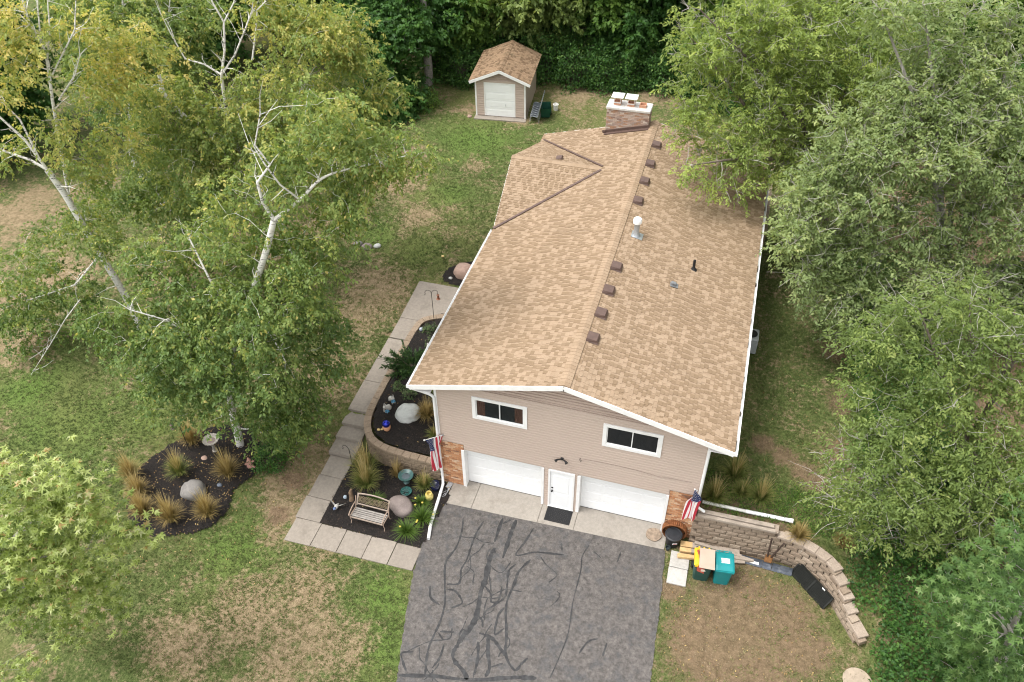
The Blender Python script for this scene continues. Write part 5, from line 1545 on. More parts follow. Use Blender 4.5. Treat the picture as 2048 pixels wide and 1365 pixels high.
def glass_flower(label, loc):
    t = thing("glass_flower", label, "garden ornament", loc)
    m = MB(); m.tube([(0, 0, 0), (0, 0, .32)], .008, 6); m.build("stake", M_BLACK, t)
    for k in range(6):
        a = 2 * PI * k / 6; m = MB(); m.tube([(0, 0, .32), (.06 * math.cos(a), .06 * math.sin(a), .35), (.10 * math.cos(a), .10 * math.sin(a), .33)], [.015, .038, .01], 7); m.build("petal", M_BGLASS, t, True)
glass_flower("blue glass flower ornament in front of the near rabbit statue", (-2.92, 1.72, .97))
glass_flower("small teal glass flower ornament between the two rabbit statues", (-2.90, 2.30, .97))
M_GOLD = simple("pale_gold_stone", (.62, .46, .20), .6, .15, 9)
for i, (x, y) in enumerate(((-3.02, .98), (-2.90, 1.04), (-2.86, 1.12))):
    boulder(["leftmost small golden pebble figure at the bed corner", "middle small golden pebble figure at the bed corner", "golden pebble figure nearest the terracotta pot"][i], (x, y, .96), .06, .05, .055, M_GOLD, 40 + i, name="pebble", sub=2)
figurine("driftwood log standing on end behind the bench's left end", (-3.02, -1.88, .05), [(0, 0, 0), (.02, .03, .2), (-.02, .08, .42), (.03, .10, .60)], [.10, .085, .075, .04], simple("driftwood", (.20, .135, .085), .95, .3, 9, .6, 30), "driftwood", "driftwood")
t = thing("bird_statue", "white and blue bird ornament with outstretched wings left of the bench", "garden ornament", (-3.38, -2.40, .06))
m = MB(); m.tube([(0, -.10, .12), (0, -.05, .17), (0, .04, .18), (0, .12, .14), (0, .2, .12)], [.02, .07, .08, .05, .02], 10); m.build("body", M_PLASTER, t, True)
m = MB(); m.tube([(0, -.08, .2), (0, -.14, .24), (0, -.2, .24)], [.05, .055, .008], 9); m.build("head", simple("blue_paint", (.13, .18, .32), .6), t, True)
for sx in (-1, 1):
    m = MB(); m._add([(sx * .05, 0, .2), (sx * .22, .10, .26), (sx * .34, .22, .24), (sx * .20, .16, .20), (sx * .06, .08, .18)], [(0, 1, 2, 3, 4) if sx > 0 else (4, 3, 2, 1, 0)]); m._add([(sx * .05, 0, .185), (sx * .22, .10, .245), (sx * .34, .22, .225), (sx * .20, .16, .185), (sx * .06, .08, .165)], [(4, 3, 2, 1, 0) if sx > 0 else (0, 1, 2, 3, 4)]); m.build("wing", M_PLASTER, t)
m = MB(); m.tube([(0, .0, .12), (0, .0, .0)], .015, 6); m.build("stake", M_BLACK, t)
boulder("pale blue ornament stone left of the driftwood log", (-3.30, -1.82, .06), .07, .06, .09, simple("pale_blue_stone", (.35, .42, .48), .6), 44, name="rock", sub=2)
# pink stone figure near the birch
t = thing("pink_statue", "weathered pink stone figure at the island bed's right edge", "statue", (-7.45, -1.55, h(-7.4, -1.5) + .06), .6)
M_PINK = simple("pink_stone", (.50, .27, .22), .9, .15, 9, .5, 40)
m = MB(); m.tube([(0, 0, 0), (.02, 0, .12), (-.01, .02, .26), (.02, .03, .38), (.0, .02, .48)], [.16, .12, .10, .07, .03], 9); m.build("body", M_PINK, t, True)
for a, b in (((.05, 0, .22), (.20, -.05, .32)), ((-.05, 0, .2), (-.17, .04, .14)), ((.04, -.05, .1), (.18, -.14, .04))):
    m = MB(); m.tube([a, b], [.05, .035], 8); m.build("limb", M_PINK, t, True)

# ---------------------------------------------------------------- hooks, feeder pole, lights
M_IRON = simple("black_iron", (.018, .017, .016), .6, .2, 9)
def hook_pole(label, loc, hh, rz, arms, feeder=None, name="shepherd_hook"):
    t = thing(name, label, "shepherd hook", loc, rz)
    m = MB(); m.tube([(0, 0, 0), (0, 0, hh)], .013, 7); m.build("pole", M_IRON, t)
    for s in arms:
        m = MB(); m.tube(curve_through([(0, 0, hh - .02), (s * .06, 0, hh + .10), (s * .18, 0, hh + .14), (s * .28, 0, hh + .04), (s * .27, 0, hh - .08), (s * .33, 0, hh - .13)], 4), .010, 6); m.build("hook", M_IRON, t, True)
    if feeder:
        s = arms[0]
        m = MB(); m.lathe([(.02, .0), (.07, -.03), (.06, -.05), (.045, -.06), (.045, -.22), (.09, -.24), (.09, -.26), (.01, -.27)], (s * .28, 0, hh - .10), 12); m.build("feeder", feeder, t, True)
    return t
hook_pole("black shepherd hook with a brown feeder at the island bed's back", (-10.05, -1.62, h(-10, -1.6)), 1.75, math.radians(200), (1,), M_DARKBR)
hook_pole("empty black shepherd hook beside the lowest path step", (-3.62, -.42, .05), 1.15, math.radians(170), (1,))
hook_pole("tall black double hook bird feeder pole in the raised bed", (-3.06, 7.45, .98), 1.9, math.radians(15), (1, -1), simple("copper_feeder", (.22, .09, .05), .6), "feeder_pole")
hook_pole("thin black garden pole on the back lawn near the chimney", (-1.2, 20.2, h(-1.2, 20.2)), 1.6, 0.2, (1,))
for i, (x, y, lab) in enumerate(((-4.25, 11.9, "small solar path light at the far bed by the walkway"), (.2, 22.6, "small white garden light on the back lawn left of the chimney"), (1.4, 22.0, "small white garden light on the back lawn nearest the chimney"))):
    t = thing("path_light", lab, "garden light", (x, y, h(x, y)))
    m = MB(); m.tube([(0, 0, 0), (0, 0, .42)], .010, 6); m.build("stake", M_IRON, t)
    m = MB(); m.lathe([(.03, .40), (.06, .42), (.075, .47), (.03, .50)], (0, 0, 0), 12); m.build("lamp_head", M_LABEL if i else M_GOLD, t, True)
t = thing("garden_globe", "small grey glass globe in the raised bed near the feeder pole", "garden ornament", (-3.50, 6.95, .98))
m = MB(); m.lathe([(.01, 0)] + [(.10 * math.sin(PI * k / 12), .10 - .10 * math.cos(PI * k / 12)) for k in range(1, 12)] + [(.01, .2)], (0, 0, 0), 18); m.build("globe", simple("grey_glass", (.30, .33, .38), .15, .1, 6, spec=.6), t, True)
t = thing("garden_duck", "white garden ornament bird near the raised bed plants", "garden ornament", (-2.75, 5.85, .98), .5)
m = MB(); m.tube([(0, -.14, .1), (0, -.06, .10), (0, .06, .12), (0, .12, .2), (0, .2, .22)], [.02, .07, .08, .04, .02], 9); m.build("body", M_PLASTER, t, True)
m = MB(); m.tube([(0, .11, .2), (0, .15, .24), (0, .18, .235)], [.03, .045, .03], 8); m.build("head", M_PLASTER, t, True)

# ---------------------------------------------------------------- by the shed: stacked chairs, green cart, bucket
def patio_chair(label, loc, rz, tiltx):
    t = thing("patio_chair", label, "chair", loc, rz, "grey chairs stacked beside the shed")
    for sx in (-.26, .26):
        m = MB(); m.tube(curve_through([(sx, -.25, 0), (sx, -.22, .4), (sx, -.05, .46), (sx, .22, .42), (sx, .34, .9), (sx, .44, 1.25)], 4), .013, 6); m.build("side_frame", M_GREY, t, True)
        m = MB(); m.tube([(sx, .22, .42), (sx, .30, .0)], .012, 6); m.build("rear_leg", M_GREY, t, True)
    m = MB(); m.prism([(-.25, -.22, .44), (.25, -.22, .44), (.25, .22, .41), (-.25, .22, .41)], (0, 0, .012)); m.build("seat", M_SLING, t)
    m = MB(); m.prism([(-.25, .23, .43), (.25, .23, .43), (.25, .44, 1.24), (-.25, .44, 1.24)], (0, -.012, .003)); m.build("backrest", M_SLING, t)
    for k in range(3):
        m = MB(); m.tube([(-.26, -.25 + .02, .12 + .14 * k), (.26, -.23, .12 + .14 * k)], .010, 5); m.build("rung", M_GREY, t)
    return t
M_SLING = simple("grey_sling", (.10, .115, .125), .7, .15, 20)
names_ = ("front", "second", "third", "fourth", "fifth", "rearmost")
for k in range(6):
    patio_chair(f"{names_[k]} grey metal chair of the stack leaning at the shed's right wall", (-3.55 + .0 * k, 26.35 + .13 * k, 1.50 + .07 * k), math.radians(-80), 0)
t = thing("garden_cart", "dark green plastic garden cart standing behind the chairs by the shed", "garden cart", (-3.05, 27.1, 1.50), .3)
m = MB(); vs = [(-.25, -.35, .12), (.25, -.35, .12), (.25, .35, .12), (-.25, .35, .12), (-.34, -.48, .75), (.34, -.48, .75), (.34, .48, .75), (-.34, .48, .75)]
m._add(vs, [(0, 3, 2, 1), (0, 1, 5, 4), (1, 2, 6, 5), (2, 3, 7, 6), (3, 0, 4, 7)]); m._add([tuple(Vector(v) * .93 + Vector((0, 0, .05))) for v in vs], [(1, 2, 3, 0), (4, 5, 1, 0), (5, 6, 2, 1), (6, 7, 3, 2), (7, 4, 0, 3)])
m.build("tub", simple("green_plastic", (.012, .065, .040), .5, .1, 4), t)
for sx in (-.36, .36):
    m = MB(); m.lathe([(.02, -.03), (.15, -.03), (.15, .03), (.02, .03)], (0, 0, 0), 16); m.build("wheel", M_BLACK, t, True, (sx, .2, .15), (0, PI / 2, 0))
t = thing("bucket", "white plastic bucket hung up beside the green garden cart", "bucket", (-2.62, 28.0, 1.55), 0)
m = MB(); m.lathe([(.13, 0), (.16, .36), (.175, .36), (.175, .39), (.15, .39), (.125, .03), (.01, .02)], (0, 0, 0), 18); m.build("body", M_LABEL, t, True)
m = MB(); m.tube([(.17 * math.cos(a), 0, .36 + .14 * math.sin(a)) for a in [PI * k / 8 for k in range(9)]], .006, 5); m.build("handle", M_GREY, t)
boulder("small tan rock at the shed's left front corner", (-7.55, 25.9, 1.48), .16, .13, .10, M_ROCK4, 51, name="rock", sub=2)

# ---------------------------------------------------------------- foliage builders
def leaf_cloud(name, C_, D, Nn, size, tint, mat, kind="oval", aspect=.5, fold=.25):
    """one mesh of folded leaves. C_ stalk points, D leaf directions, Nn approximate normals (all n x 3)"""
    D = D / np.linalg.norm(D, axis=1, keepdims=True)
    S = np.cross(D, Nn); S /= np.linalg.norm(S, axis=1, keepdims=True) + 1e-9
    N2 = np.cross(S, D)
    sz = size[:, None]; n = len(C_)
    if kind == "oval":
        mid = C_ + D * sz * .45
        V = np.stack([C_, mid + S * sz * aspect * .5 + N2 * sz * fold * .4, C_ + D * sz, mid - S * sz * aspect * .5 + N2 * sz * fold * .4], 1)
        V[:, 2] -= N2 * sz * fold * .5
        i = np.arange(n)[:, None] * 4
        F = np.concatenate([i + np.array([[0, 1, 2]]), i + np.array([[0, 2, 3]])], 1).reshape(-1)
        return np_mesh(name, V.reshape(-1, 3), F, np.arange(2 * n) * 3, mat, np.repeat(tint, 4))
    # lobed, maple-like: five points
    ang = np.array([-2.0, -1.15, -.62, -.28, 0.0, .28, .62, 1.15, 2.0]); rad = np.array([.30, .62, .40, .80, 1.0, .80, .40, .62, .30])
    rad = np.array([.22, .78, .24, .40, 1.0, .40, .24, .78, .22])
    o = C_ + D * sz * .12
    P = [C_]
    for a, r in zip(ang, rad):
        P.append(o + (D * math.cos(a) + S * math.sin(a)) * sz * r * .85 - N2 * sz * (fold * r * r * .45))
    V = np.stack(P, 1)
    i = np.arange(n)[:, None] * 10
    F = np.concatenate([i + np.array([[0, k + 1, k]]) for k in range(1, 9)], 1).reshape(-1)
    return np_mesh(name, V.reshape(-1, 3), F, np.arange(8 * n) * 3, mat, np.repeat(tint, 10))

def unit(v): return v / (np.linalg.norm(v, axis=1, keepdims=True) + 1e-9)

class Skeleton:
    """a tree's wood: nodes one can branch from, polylines that become tapering tubes"""
    def __init__(s): s.P, s.R, s.lines = [], [], []
    def line(s, pts, rad):
        s.lines.append((pts, rad))
        for i in range(len(pts) - 1):
            a, b = np.array(pts[i]), np.array(pts[i + 1])
            n = max(1, int(np.linalg.norm(b - a) / .35))
            for k in range(n):
                s.P.append(a + (b - a) * k / n); s.R.append(lerp(rad[i], rad[i + 1], k / n))
        s.P.append(np.array(pts[-1])); s.R.append(rad[-1])
    def reach(s, q, rng, sag=.0, rmax=.07, up=1.0):
        """grow a bent branch from the best node to q; returns its direction at the tip"""
        A = np.array(s.P); d = q - A
        dist = np.linalg.norm(d, axis=1)
        pen = dist + np.where(d[:, 2] < 0, -d[:, 2] * up, 0) + .25 * (np.array(s.R) < .012)
        i = int(np.argmin(pen)); a, L = A[i], dist[i]
        r0 = min(s.R[i] * .62, rmax, .010 + .016 * L)
        if L < .25: return unit((q - a)[None])[0]
        n = max(2, int(L / .5)); j = rng.normal(0, .05 * L, (n + 1, 3)); j[0] = j[-1] = 0
        t = np.linspace(0, 1, n + 1)[:, None]
        arch = np.sin(t * PI) * L * .12 * np.array([0, 0, 1.0]) * (1 - 2 * sag)
        pts = a + (q - a) * t + arch + j * np.sin(t * PI)
        s.line([tuple(p) for p in pts], [float(lerp(r0, .006, k / n)) for k in range(n + 1)])
        return unit((pts[-1] - pts[-2])[None])[0]
    def mesh(s, name, mat, base, thick=None, thin=None):
        m = MB()
        for pts, rad in s.lines:
            r = max(rad)
            if thick is not None and r < thick: continue
            if thin is not None and r >= thin: continue
            nn = 12 if r > .12 else 8 if r > .05 else 5 if r > .02 else 3
            if r > .06 and len(pts) > 2:
                c = curve_through([tuple(p) + (q,) for p, q in zip(pts, rad)], 4)
                pts, rad = [p[:3] for p in c], [max(.004, p[3]) for p in c]
            m.tube([(p[0] - base[0], p[1] - base[1], p[2] - base[2]) for p in pts], list(rad), nn, caps=False)
        return m

def make_tree(name, label, cat, base, stems, lobes, bark, leafmat, seed, dens=14, spr=10, lps=13, lsize=.12, aspect=.6, kind="oval",
              droop=.35, flat=.75, tint_fn=None, twigs=None, group=None, sprl=.42, sag=.3, up=1.0, clump=.30, shell=.45, limb=1.0, grow=1.0, whorl=0.0, bare=2.6):
    rng = np.random.default_rng(seed)
    t = thing(name, label, cat, base, group=group)
    sk = Skeleton()
    for i_, s in enumerate(stems): sk.line([p[:3] for p in s], [p[3] * (limb if i_ else (1 + limb) / 2) for p in s])
    if bark is M_BIRCH:                                       # fine side twigs so that no limb ends as a bare stub
        for s in stems:
            if s is stems[0]: continue
            for p, q in zip(s[:-1], s[1:]):
                for k in range(2):
                    a0 = np.array(p[:3]) + (np.array(q[:3]) - np.array(p[:3])) * rng.uniform(.2, 1)
                    dd = unit((np.array(q[:3]) - np.array(p[:3]))[None])[0] * .6 + rng.normal(0, .6, 3) + np.array([0, 0, .25])
                    L = rng.uniform(.4, 1.1)
                    sk.lines.append(([tuple(a0), tuple(a0 + dd * L * .5 + rng.normal(0, .05, 3)), tuple(a0 + dd * L + rng.normal(0, .1, 3))], [.013, .009, .004]))
            if s[-1][3] <= .021: continue
            z0 = np.array(s[-1][:3]); dd = unit((z0 - np.array(s[-2][:3]))[None])[0]
            sk.lines.append(([tuple(z0), tuple(z0 + dd * .5 + rng.normal(0, .08, 3)), tuple(z0 + dd * 1.1 + rng.normal(0, .2, 3))], [s[-1][3] * limb, s[-1][3] * limb * .6, .004]))
    cl = []
    for lb in lobes:
        c, r = np.array(lb[:3]), lb[3] * grow
        n = max(3, int(dens * r ** 2 * rng.uniform(.8, 1.15)))
        d = unit(rng.normal(0, 1, (n, 3))); d[:, 2] *= flat
        p = c + d * (r * rng.uniform(0, 1, (n, 1)) ** shell)
        cl += list(p)
    cl = np.array(cl)
    g0 = np.array([max(h(p[0], p[1]), 0) for p in cl]); cl[:, 2] = np.maximum(cl[:, 2], g0 + .25)
    A = np.array(sk.P)
    order = np.argsort([np.min(np.linalg.norm(A - p, axis=1)) for p in cl])
    cl = cl[order]
    tips = np.array([sk.reach(p, rng, sag, up=up) for p in cl])
    ncl = len(cl); ns = ncl * spr
    O = np.repeat(cl, spr, 0) + rng.normal(0, clump, (ns, 3)) * np.array([1, 1, .7])
    SD = unit(np.repeat(tips, spr, 0) * .7 + rng.normal(0, .75, (ns, 3)) * np.array([1, 1, .55]) + np.array([0, 0, -droop]))
    ct = np.repeat(rng.uniform(-1, 1, ncl), spr) * .6 + rng.uniform(-1, 1, ns) * .4
    SL_ = sprl * rng.uniform(.6, 1.3, ns)
    nl = ns * lps
    jj = np.tile((np.arange(lps) + .5) / lps, ns)
    O2, SD2, L2 = np.repeat(O, lps, 0), np.repeat(SD, lps, 0), np.repeat(SL_, lps)
    P = O2 + SD2 * (L2 * jj)[:, None] + np.array([0, 0, -1.0]) * (droop * .35 * L2 * jj ** 2)[:, None] + rng.normal(0, .02, (nl, 3))
    side = unit(np.cross(SD2, np.array([0, 0, 1.0])) + 1e-6)
    sg = np.where(np.arange(nl) % 2 == 0, 1.0, -1.0)[:, None]
    D = SD2 * .6 + side * sg * .75 + np.array([0, 0, -droop * .8]) + rng.normal(0, .32, (nl, 3))
    if whorl:
        ph = rng.uniform(0, 2 * PI, ns).repeat(lps) + np.tile(np.arange(lps) * 2 * PI / lps * 1.0, ns) + rng.normal(0, .25, nl)
        W_ = np.stack([np.cos(ph), np.sin(ph), rng.uniform(-.55, .25, nl)], -1)
        D = D * (1 - whorl) + W_ * whorl
    Nn = np.array([0, 0, 1.0]) + rng.normal(0, .42, (nl, 3))
    size = lsize * rng.uniform(.5, 1.4, nl)
    tn = np.repeat(ct, lps) + rng.normal(0, .22, nl)
    tint = tint_fn(P, tn, rng) if tint_fn else np.clip(.5 + tn * .38, 0, 1)
    me = leaf_cloud("crown", P - np.array(base), D, Nn, size, tint, leafmat, kind, aspect)
    link("crown", me, t)
    wood = sk.mesh("trunk", bark, base, thick=.028 if twigs is not None else 0)
    wood.build("trunk", bark, t, True)
    if twigs is not None:
        tw = sk.mesh("twigs", twigs, base, thin=.028)
        for k in range(int(ncl * bare)):                       # bare twigs poking out
            i = rng.integers(0, ncl); a = cl[i]; d = unit((tips[i] + rng.normal(0, .8, 3) + np.array([0, 0, .35]))[None])[0]
            L = rng.uniform(.3, 1.0); b_ = a + d * L * .5 + rng.normal(0, .06, 3); c_ = a + d * L + rng.normal(0, .12, 3)
            tw.tube([tuple(a - base), tuple(b_ - base), tuple(c_ - base)], [.011, .008, .004], 3, caps=False)
        o = tw.build("branches", twigs, t, True)
    return t

def bark_birch():
    t = NT("birch_bark")
    v = t.noise(7, 4, .7, t.pos((.7, .7, 3.2)))
    n = t.noise(2.2, 4, .6)
    c = t.mix(t.range(v, .545, .63), (.68, .655, .61), (.06, .052, .046))
    c = t.mix(t.range(n, .55, .75, 0, .5), c, (.42, .37, .31))
    return t.done(c, .8, t.bump(v, .4, .01), spec=.2)
M_BIRCH = bark_birch()
M_BARK = simple("grey_brown_bark", (.155, .125, .10), .95, .3, 9, .9, 22, dirt=(.09, .075, .06))
M_GBARK = simple("pale_grey_bark", (.27, .25, .22), .95, .25, 9, .8, 22, dirt=(.16, .145, .125))
M_TWIG = simple("grey_twig", (.42, .39, .345), .9, .25, 5)
M_LBIRCH = leaf_mat("birch_leaf", [(0, (0.081, 0.147, 0.048)), (.35, (0.158, 0.243, 0.070)), (.60, (0.267, 0.341, 0.096)), (.82, (0.449, 0.458, 0.137)), (.93, (0.640, 0.560, 0.187)), (1, (0.640, 0.532, 0.187))], .52)
M_LDARK = leaf_mat("dark_leaf", [(0, (0.035, 0.091, 0.024)), (.5, (0.076, 0.180, 0.040)), (.85, (0.129, 0.261, 0.055)), (1, (0.204, 0.328, 0.074))], .52)
M_LMID = leaf_mat("mid_leaf", [(0, (0.072, 0.144, 0.036)), (.5, (0.139, 0.253, 0.050)), (.85, (0.234, 0.364, 0.074)), (1, (0.363, 0.456, 0.103))], .52)
M_LLOC = leaf_mat("feathery_leaf", [(0, (0.176, 0.242, 0.072)), (.5, (0.303, 0.394, 0.111)), (.85, (0.462, 0.539, 0.152)), (1, (0.633, 0.635, 0.198))], .52)
M_LELM = leaf_mat("grey_green_leaf", [(0, (0.163, 0.225, 0.093)), (.5, (0.286, 0.365, 0.148)), (.85, (0.424, 0.490, 0.207)), (1, (0.579, 0.586, 0.264))], .52)
M_LASH = leaf_mat("bright_leaf", [(0, (0.112, 0.171, 0.048)), (.5, (0.204, 0.280, 0.078)), (.85, (0.312, 0.389, 0.114)), (1, (0.446, 0.478, 0.172))], .52)
M_LMAPLE = leaf_mat("silver_maple_leaf", [(0, (.150, .215, .048)), (.40, (.330, .410, .110)), (.75, (.530, .600, .225)), (.93, (.63, .65, .38)), (1, (.48, .33, .14))], .48, .42)

M_LMAP2 = leaf_mat("deep_green_maple_leaf", [(0, (.040, .085, .020)), (.45, (.085, .165, .040)), (.8, (.155, .255, .070)), (.95, (.330, .420, .180)), (1, (.420, .480, .260))], .45)  # deeper green leaf colours for the bottom right maple
T = {}
T['birch1']= {'base':(-8.4,-0.8,0.3),'stems':[[(-8.35,-0.75,0.2,0.2),(-8.04,-0.69,3.22,0.17),(-7.34,-0.48,5.51,0.16),(-6.34,-0.17,7.79,0.145),(-5.47,0.09,9.65,0.135),(-4.93,0.26,10.98,0.12)],[(-4.93,0.26,10.98,0.11),(-4.2,0.8,11.5,0.09),(-3.66,1.28,12.02,0.07),(-3.08,1.87,12.12,0.05),(-2.28,2.74,12.02,0.04),(-1.2,3.49,12.13,0.02)],[(-4.93,0.26,10.98,0.1),(-5.14,0.2,11.63,0.085),(-5.08,0.11,12.39,0.07),(-4.66,0.34,12.92,0.05),(-4.95,0.25,13.58,0.04),(-4.61,0.36,14.52,0.03)],[(-4.2,0.8,11.5,0.06),(-4.51,0.39,12.23,0.05),(-4.68,0.13,13.04,0.04)],[(-7.34,-0.48,5.51,0.08),(-5.86,-0.55,7.32,0.06),(-5.29,-0.69,6.21,0.04)],[(-7.77,-0.61,4.01,0.08),(-8.02,-1.21,6.46,0.06),(-8.66,-1.72,7.65,0.04),(-9.46,-2.17,8.27,0.03)],[(-6.96,-0.36,6.45,0.08),(-7.78,-0.09,8.28,0.06),(-8.36,0.26,9.59,0.04)]],'lobes':[(-5.21,0.18,8.62,1.82),(-4.81,1.34,5.99,1.36),(-4.62,0.36,4.95,0.99),(-6.08,-1.14,6.64,1.86),(-8.34,-0.78,6.94,1.81),(-9.29,-2.12,6.72,1.35),(-7.79,-1.66,4.26,1.34),(-6.31,-0.16,2.91,1.42),(-4.3,1.5,10.1,1.48),(-3.23,1.83,11.03,0.96),(-7.16,0.63,7.88,1.73),(-9.18,0.01,8.35,1.54),(-10.96,-1.58,7.0,1.03),(-6.07,-0.09,1.21,0.78),(-1.81,3.3,12.14,0.64),(-2.8,3.0,11.62,0.73),(-4.38,1.47,12.33,1.32),(-3.56,2.77,12.79,1.1),(-9.69,-2.24,4.81,0.88),(-6.72,0.76,10.54,1.46),(-8.32,-1.82,5.52,1.22),(-6.17,-1.16,3.83,0.81),(-5.95,-1.1,2.75,0.7),(-5.16,-0.33,3.0,0.78),(-2.06,3.02,11.99,0.72),(-1.27,3.47,12.22,0.48),(-2.78,2.49,12.53,0.86),(-3.47,1.75,14.3,0.88)]}
T['birch2']= {'base':(-10.6,9.1,0.8),'stems':[[(-10.6,9.1,0.5,0.2),(-10.66,9.08,1.99,0.18),(-10.96,8.99,3.99,0.17),(-11.74,8.75,6.51,0.16),(-12.67,8.47,7.87,0.15),(-13.25,8.29,8.82,0.13),(-13.83,8.11,9.63,0.12),(-14.21,8.0,10.4,0.1),(-14.2,8.0,11.26,0.08)],[(-11.74,8.75,6.51,0.11),(-11.99,8.67,9.03,0.11),(-11.87,8.71,10.79,0.11),(-11.81,8.73,11.21,0.1)],[(-11.81,8.73,11.21,0.08),(-11.44,8.84,12.23,0.07),(-11.22,8.91,13.31,0.06),(-11.46,8.84,14.07,0.05),(-11.48,8.83,14.71,0.03)],[(-11.22,8.91,13.31,0.05),(-10.68,9.07,14.05,0.04),(-10.41,9.16,14.69,0.03)],[(-11.81,8.73,11.21,0.07),(-11.11,8.94,12.02,0.06),(-10.52,9.13,13.0,0.05),(-10.08,9.26,13.76,0.045),(-9.85,9.33,14.68,0.03)],[(-11.81,8.73,11.21,0.07),(-12.34,8.57,11.64,0.06),(-13.03,8.36,11.9,0.05),(-13.26,8.29,12.76,0.04),(-13.45,8.23,13.73,0.025)],[(-11.74,8.75,6.51,0.09),(-10.33,9.7,8.5,0.07),(-9.47,9.97,9.85,0.05),(-8.69,10.21,10.93,0.03)],[(-10.5,9.13,11.81,0.06),(-10.11,9.25,13.0,0.06),(-9.9,9.31,13.76,0.05),(-9.24,9.51,14.31,0.03)]],'lobes':[(-11.54,8.81,9.25,1.88),(-9.74,9.36,10.32,2.04),(-8.34,10.84,9.59,1.59),(-8.56,9.72,12.58,1.56),(-12.57,7.45,7.73,2.1),(-14.17,6.97,5.53,1.64),(-7.03,11.24,11.1,1.13),(-9.73,9.89,13.57,1.16),(-15.05,7.74,8.16,1.49),(-16.73,7.23,5.97,1.77),(-14.73,7.84,10.63,1.22),(-6.27,11.47,10.0,1.05),(-8.07,10.92,12.56,1.2),(-6.84,11.3,8.64,1.19),(-8.59,9.72,7.79,1.5),(-13.98,9.11,9.69,1.27),(-9.63,8.35,8.38,1.66),(-7.55,11.6,12.35,1.01)]}
T['birch3']= {'base':(-15.6,3.6,0.5),'stems':[[(-15.4,3.4,0.2,0.19),(-15.72,3.56,2.79,0.18),(-15.92,3.5,4.43,0.17),(-16.23,3.41,6.71,0.16),(-16.4,3.36,8.12,0.16),(-16.64,3.28,9.24,0.15)],[(-16.64,3.28,9.24,0.1),(-17.11,3.14,9.68,0.08),(-18.02,2.86,10.12,0.06),(-18.38,2.75,10.54,0.04)],[(-16.64,3.28,9.24,0.09),(-16.96,3.18,10.51,0.08),(-17.48,3.03,11.43,0.06),(-17.8,2.93,12.31,0.04)],[(-16.75,3.25,9.67,0.07),(-16.82,3.23,11.32,0.055),(-17.2,3.11,12.11,0.04)],[(-16.35,3.37,7.19,0.1),(-16.67,3.8,8.04,0.08),(-16.19,3.94,10.22,0.09),(-15.83,4.05,11.84,0.09),(-15.45,4.17,13.34,0.09),(-15.43,4.18,14.06,0.07),(-15.56,4.14,14.58,0.06),(-15.47,4.16,15.43,0.05)],[(-15.45,4.17,13.34,0.06),(-15.3,4.22,14.41,0.05),(-15.05,4.29,15.25,0.04)],[(-15.45,4.17,13.34,0.05),(-14.97,4.32,14.4,0.045),(-14.67,4.41,15.41,0.03)],[(-15.48,4.16,12.79,0.05),(-14.73,4.39,13.69,0.045),(-14.15,4.57,14.39,0.04),(-13.76,4.69,15.4,0.03)],[(-15.61,4.12,11.83,0.05),(-14.71,4.39,12.77,0.04),(-14.29,4.52,13.5,0.03)],[(-16.06,3.46,5.21,0.07),(-16.67,2.23,4.43,0.05),(-18.34,1.3,4.0,0.04),(-18.77,0.54,4.77,0.03)]],'lobes':[(-15.73,3.56,14.1,1.03),(-14.54,4.97,14.19,1.05),(-16.63,3.28,12.67,0.8),(-14.62,4.94,11.96,1.11),(-14.45,5.0,9.7,1.16),(-15.58,3.61,10.9,0.74),(-16.69,3.79,6.62,1.02),(-15.13,2.7,6.66,0.99),(-18.53,1.66,4.74,1.64),(-17.35,2.02,3.65,1.47),(-17.95,2.88,6.01,0.72),(-18.13,3.35,9.84,0.77),(-18.97,1.52,2.01,1.08),(-14.25,6.1,12.86,1.3),(-13.08,6.46,13.21,1.11),(-16.03,3.47,14.96,1.01),(-19.86,1.25,2.88,1.06),(-15.24,3.71,8.77,0.68),(-15.41,3.66,9.86,0.85)]}
T['small']= {'stem':[(-15.82,1.44,4.44,0.04),(-16.77,1.15,3.4,0.035),(-17.67,0.67,2.2,0.03),(-18.89,0.08,0.66,0.012)]}
T['loc1']= {'base':(14,17,1.6),'lobes':[(7.26,14.94,12.54,1.38),(9.11,15.51,12.71,1.67),(11.08,16.11,12.28,1.68),(6.93,14.84,10.91,1.22),(8.88,15.44,10.88,1.83),(10.93,16.06,10.41,1.95),(12.79,16.63,10.81,1.83),(6.99,13.81,9.88,1.02),(8.66,14.32,9.19,1.65),(10.6,15.96,8.17,1.82),(12.66,16.59,8.13,1.83),(8.56,13.25,7.92,1.14),(10.43,14.34,7.35,1.27),(13.71,17.96,11.83,1.63),(7.04,13.83,8.08,0.84),(11.96,15.85,6.74,1.42),(6.07,14.58,11.56,0.6),(8.0,15.17,13.69,1.25),(10.6,17.01,13.48,1.68),(6.96,11.71,8.3,0.52),(7.96,12.02,7.36,0.49),(9.2,12.4,6.98,0.45),(13.94,17.5,8.78,1.5),(14.67,18.25,9.88,1.48),(6.46,13.65,9.46,0.61),(5.87,13.99,10.53,0.41),(5.98,13.5,8.56,0.33),(5.75,14.48,12.57,0.47),(6.21,14.62,13.34,0.58)]}
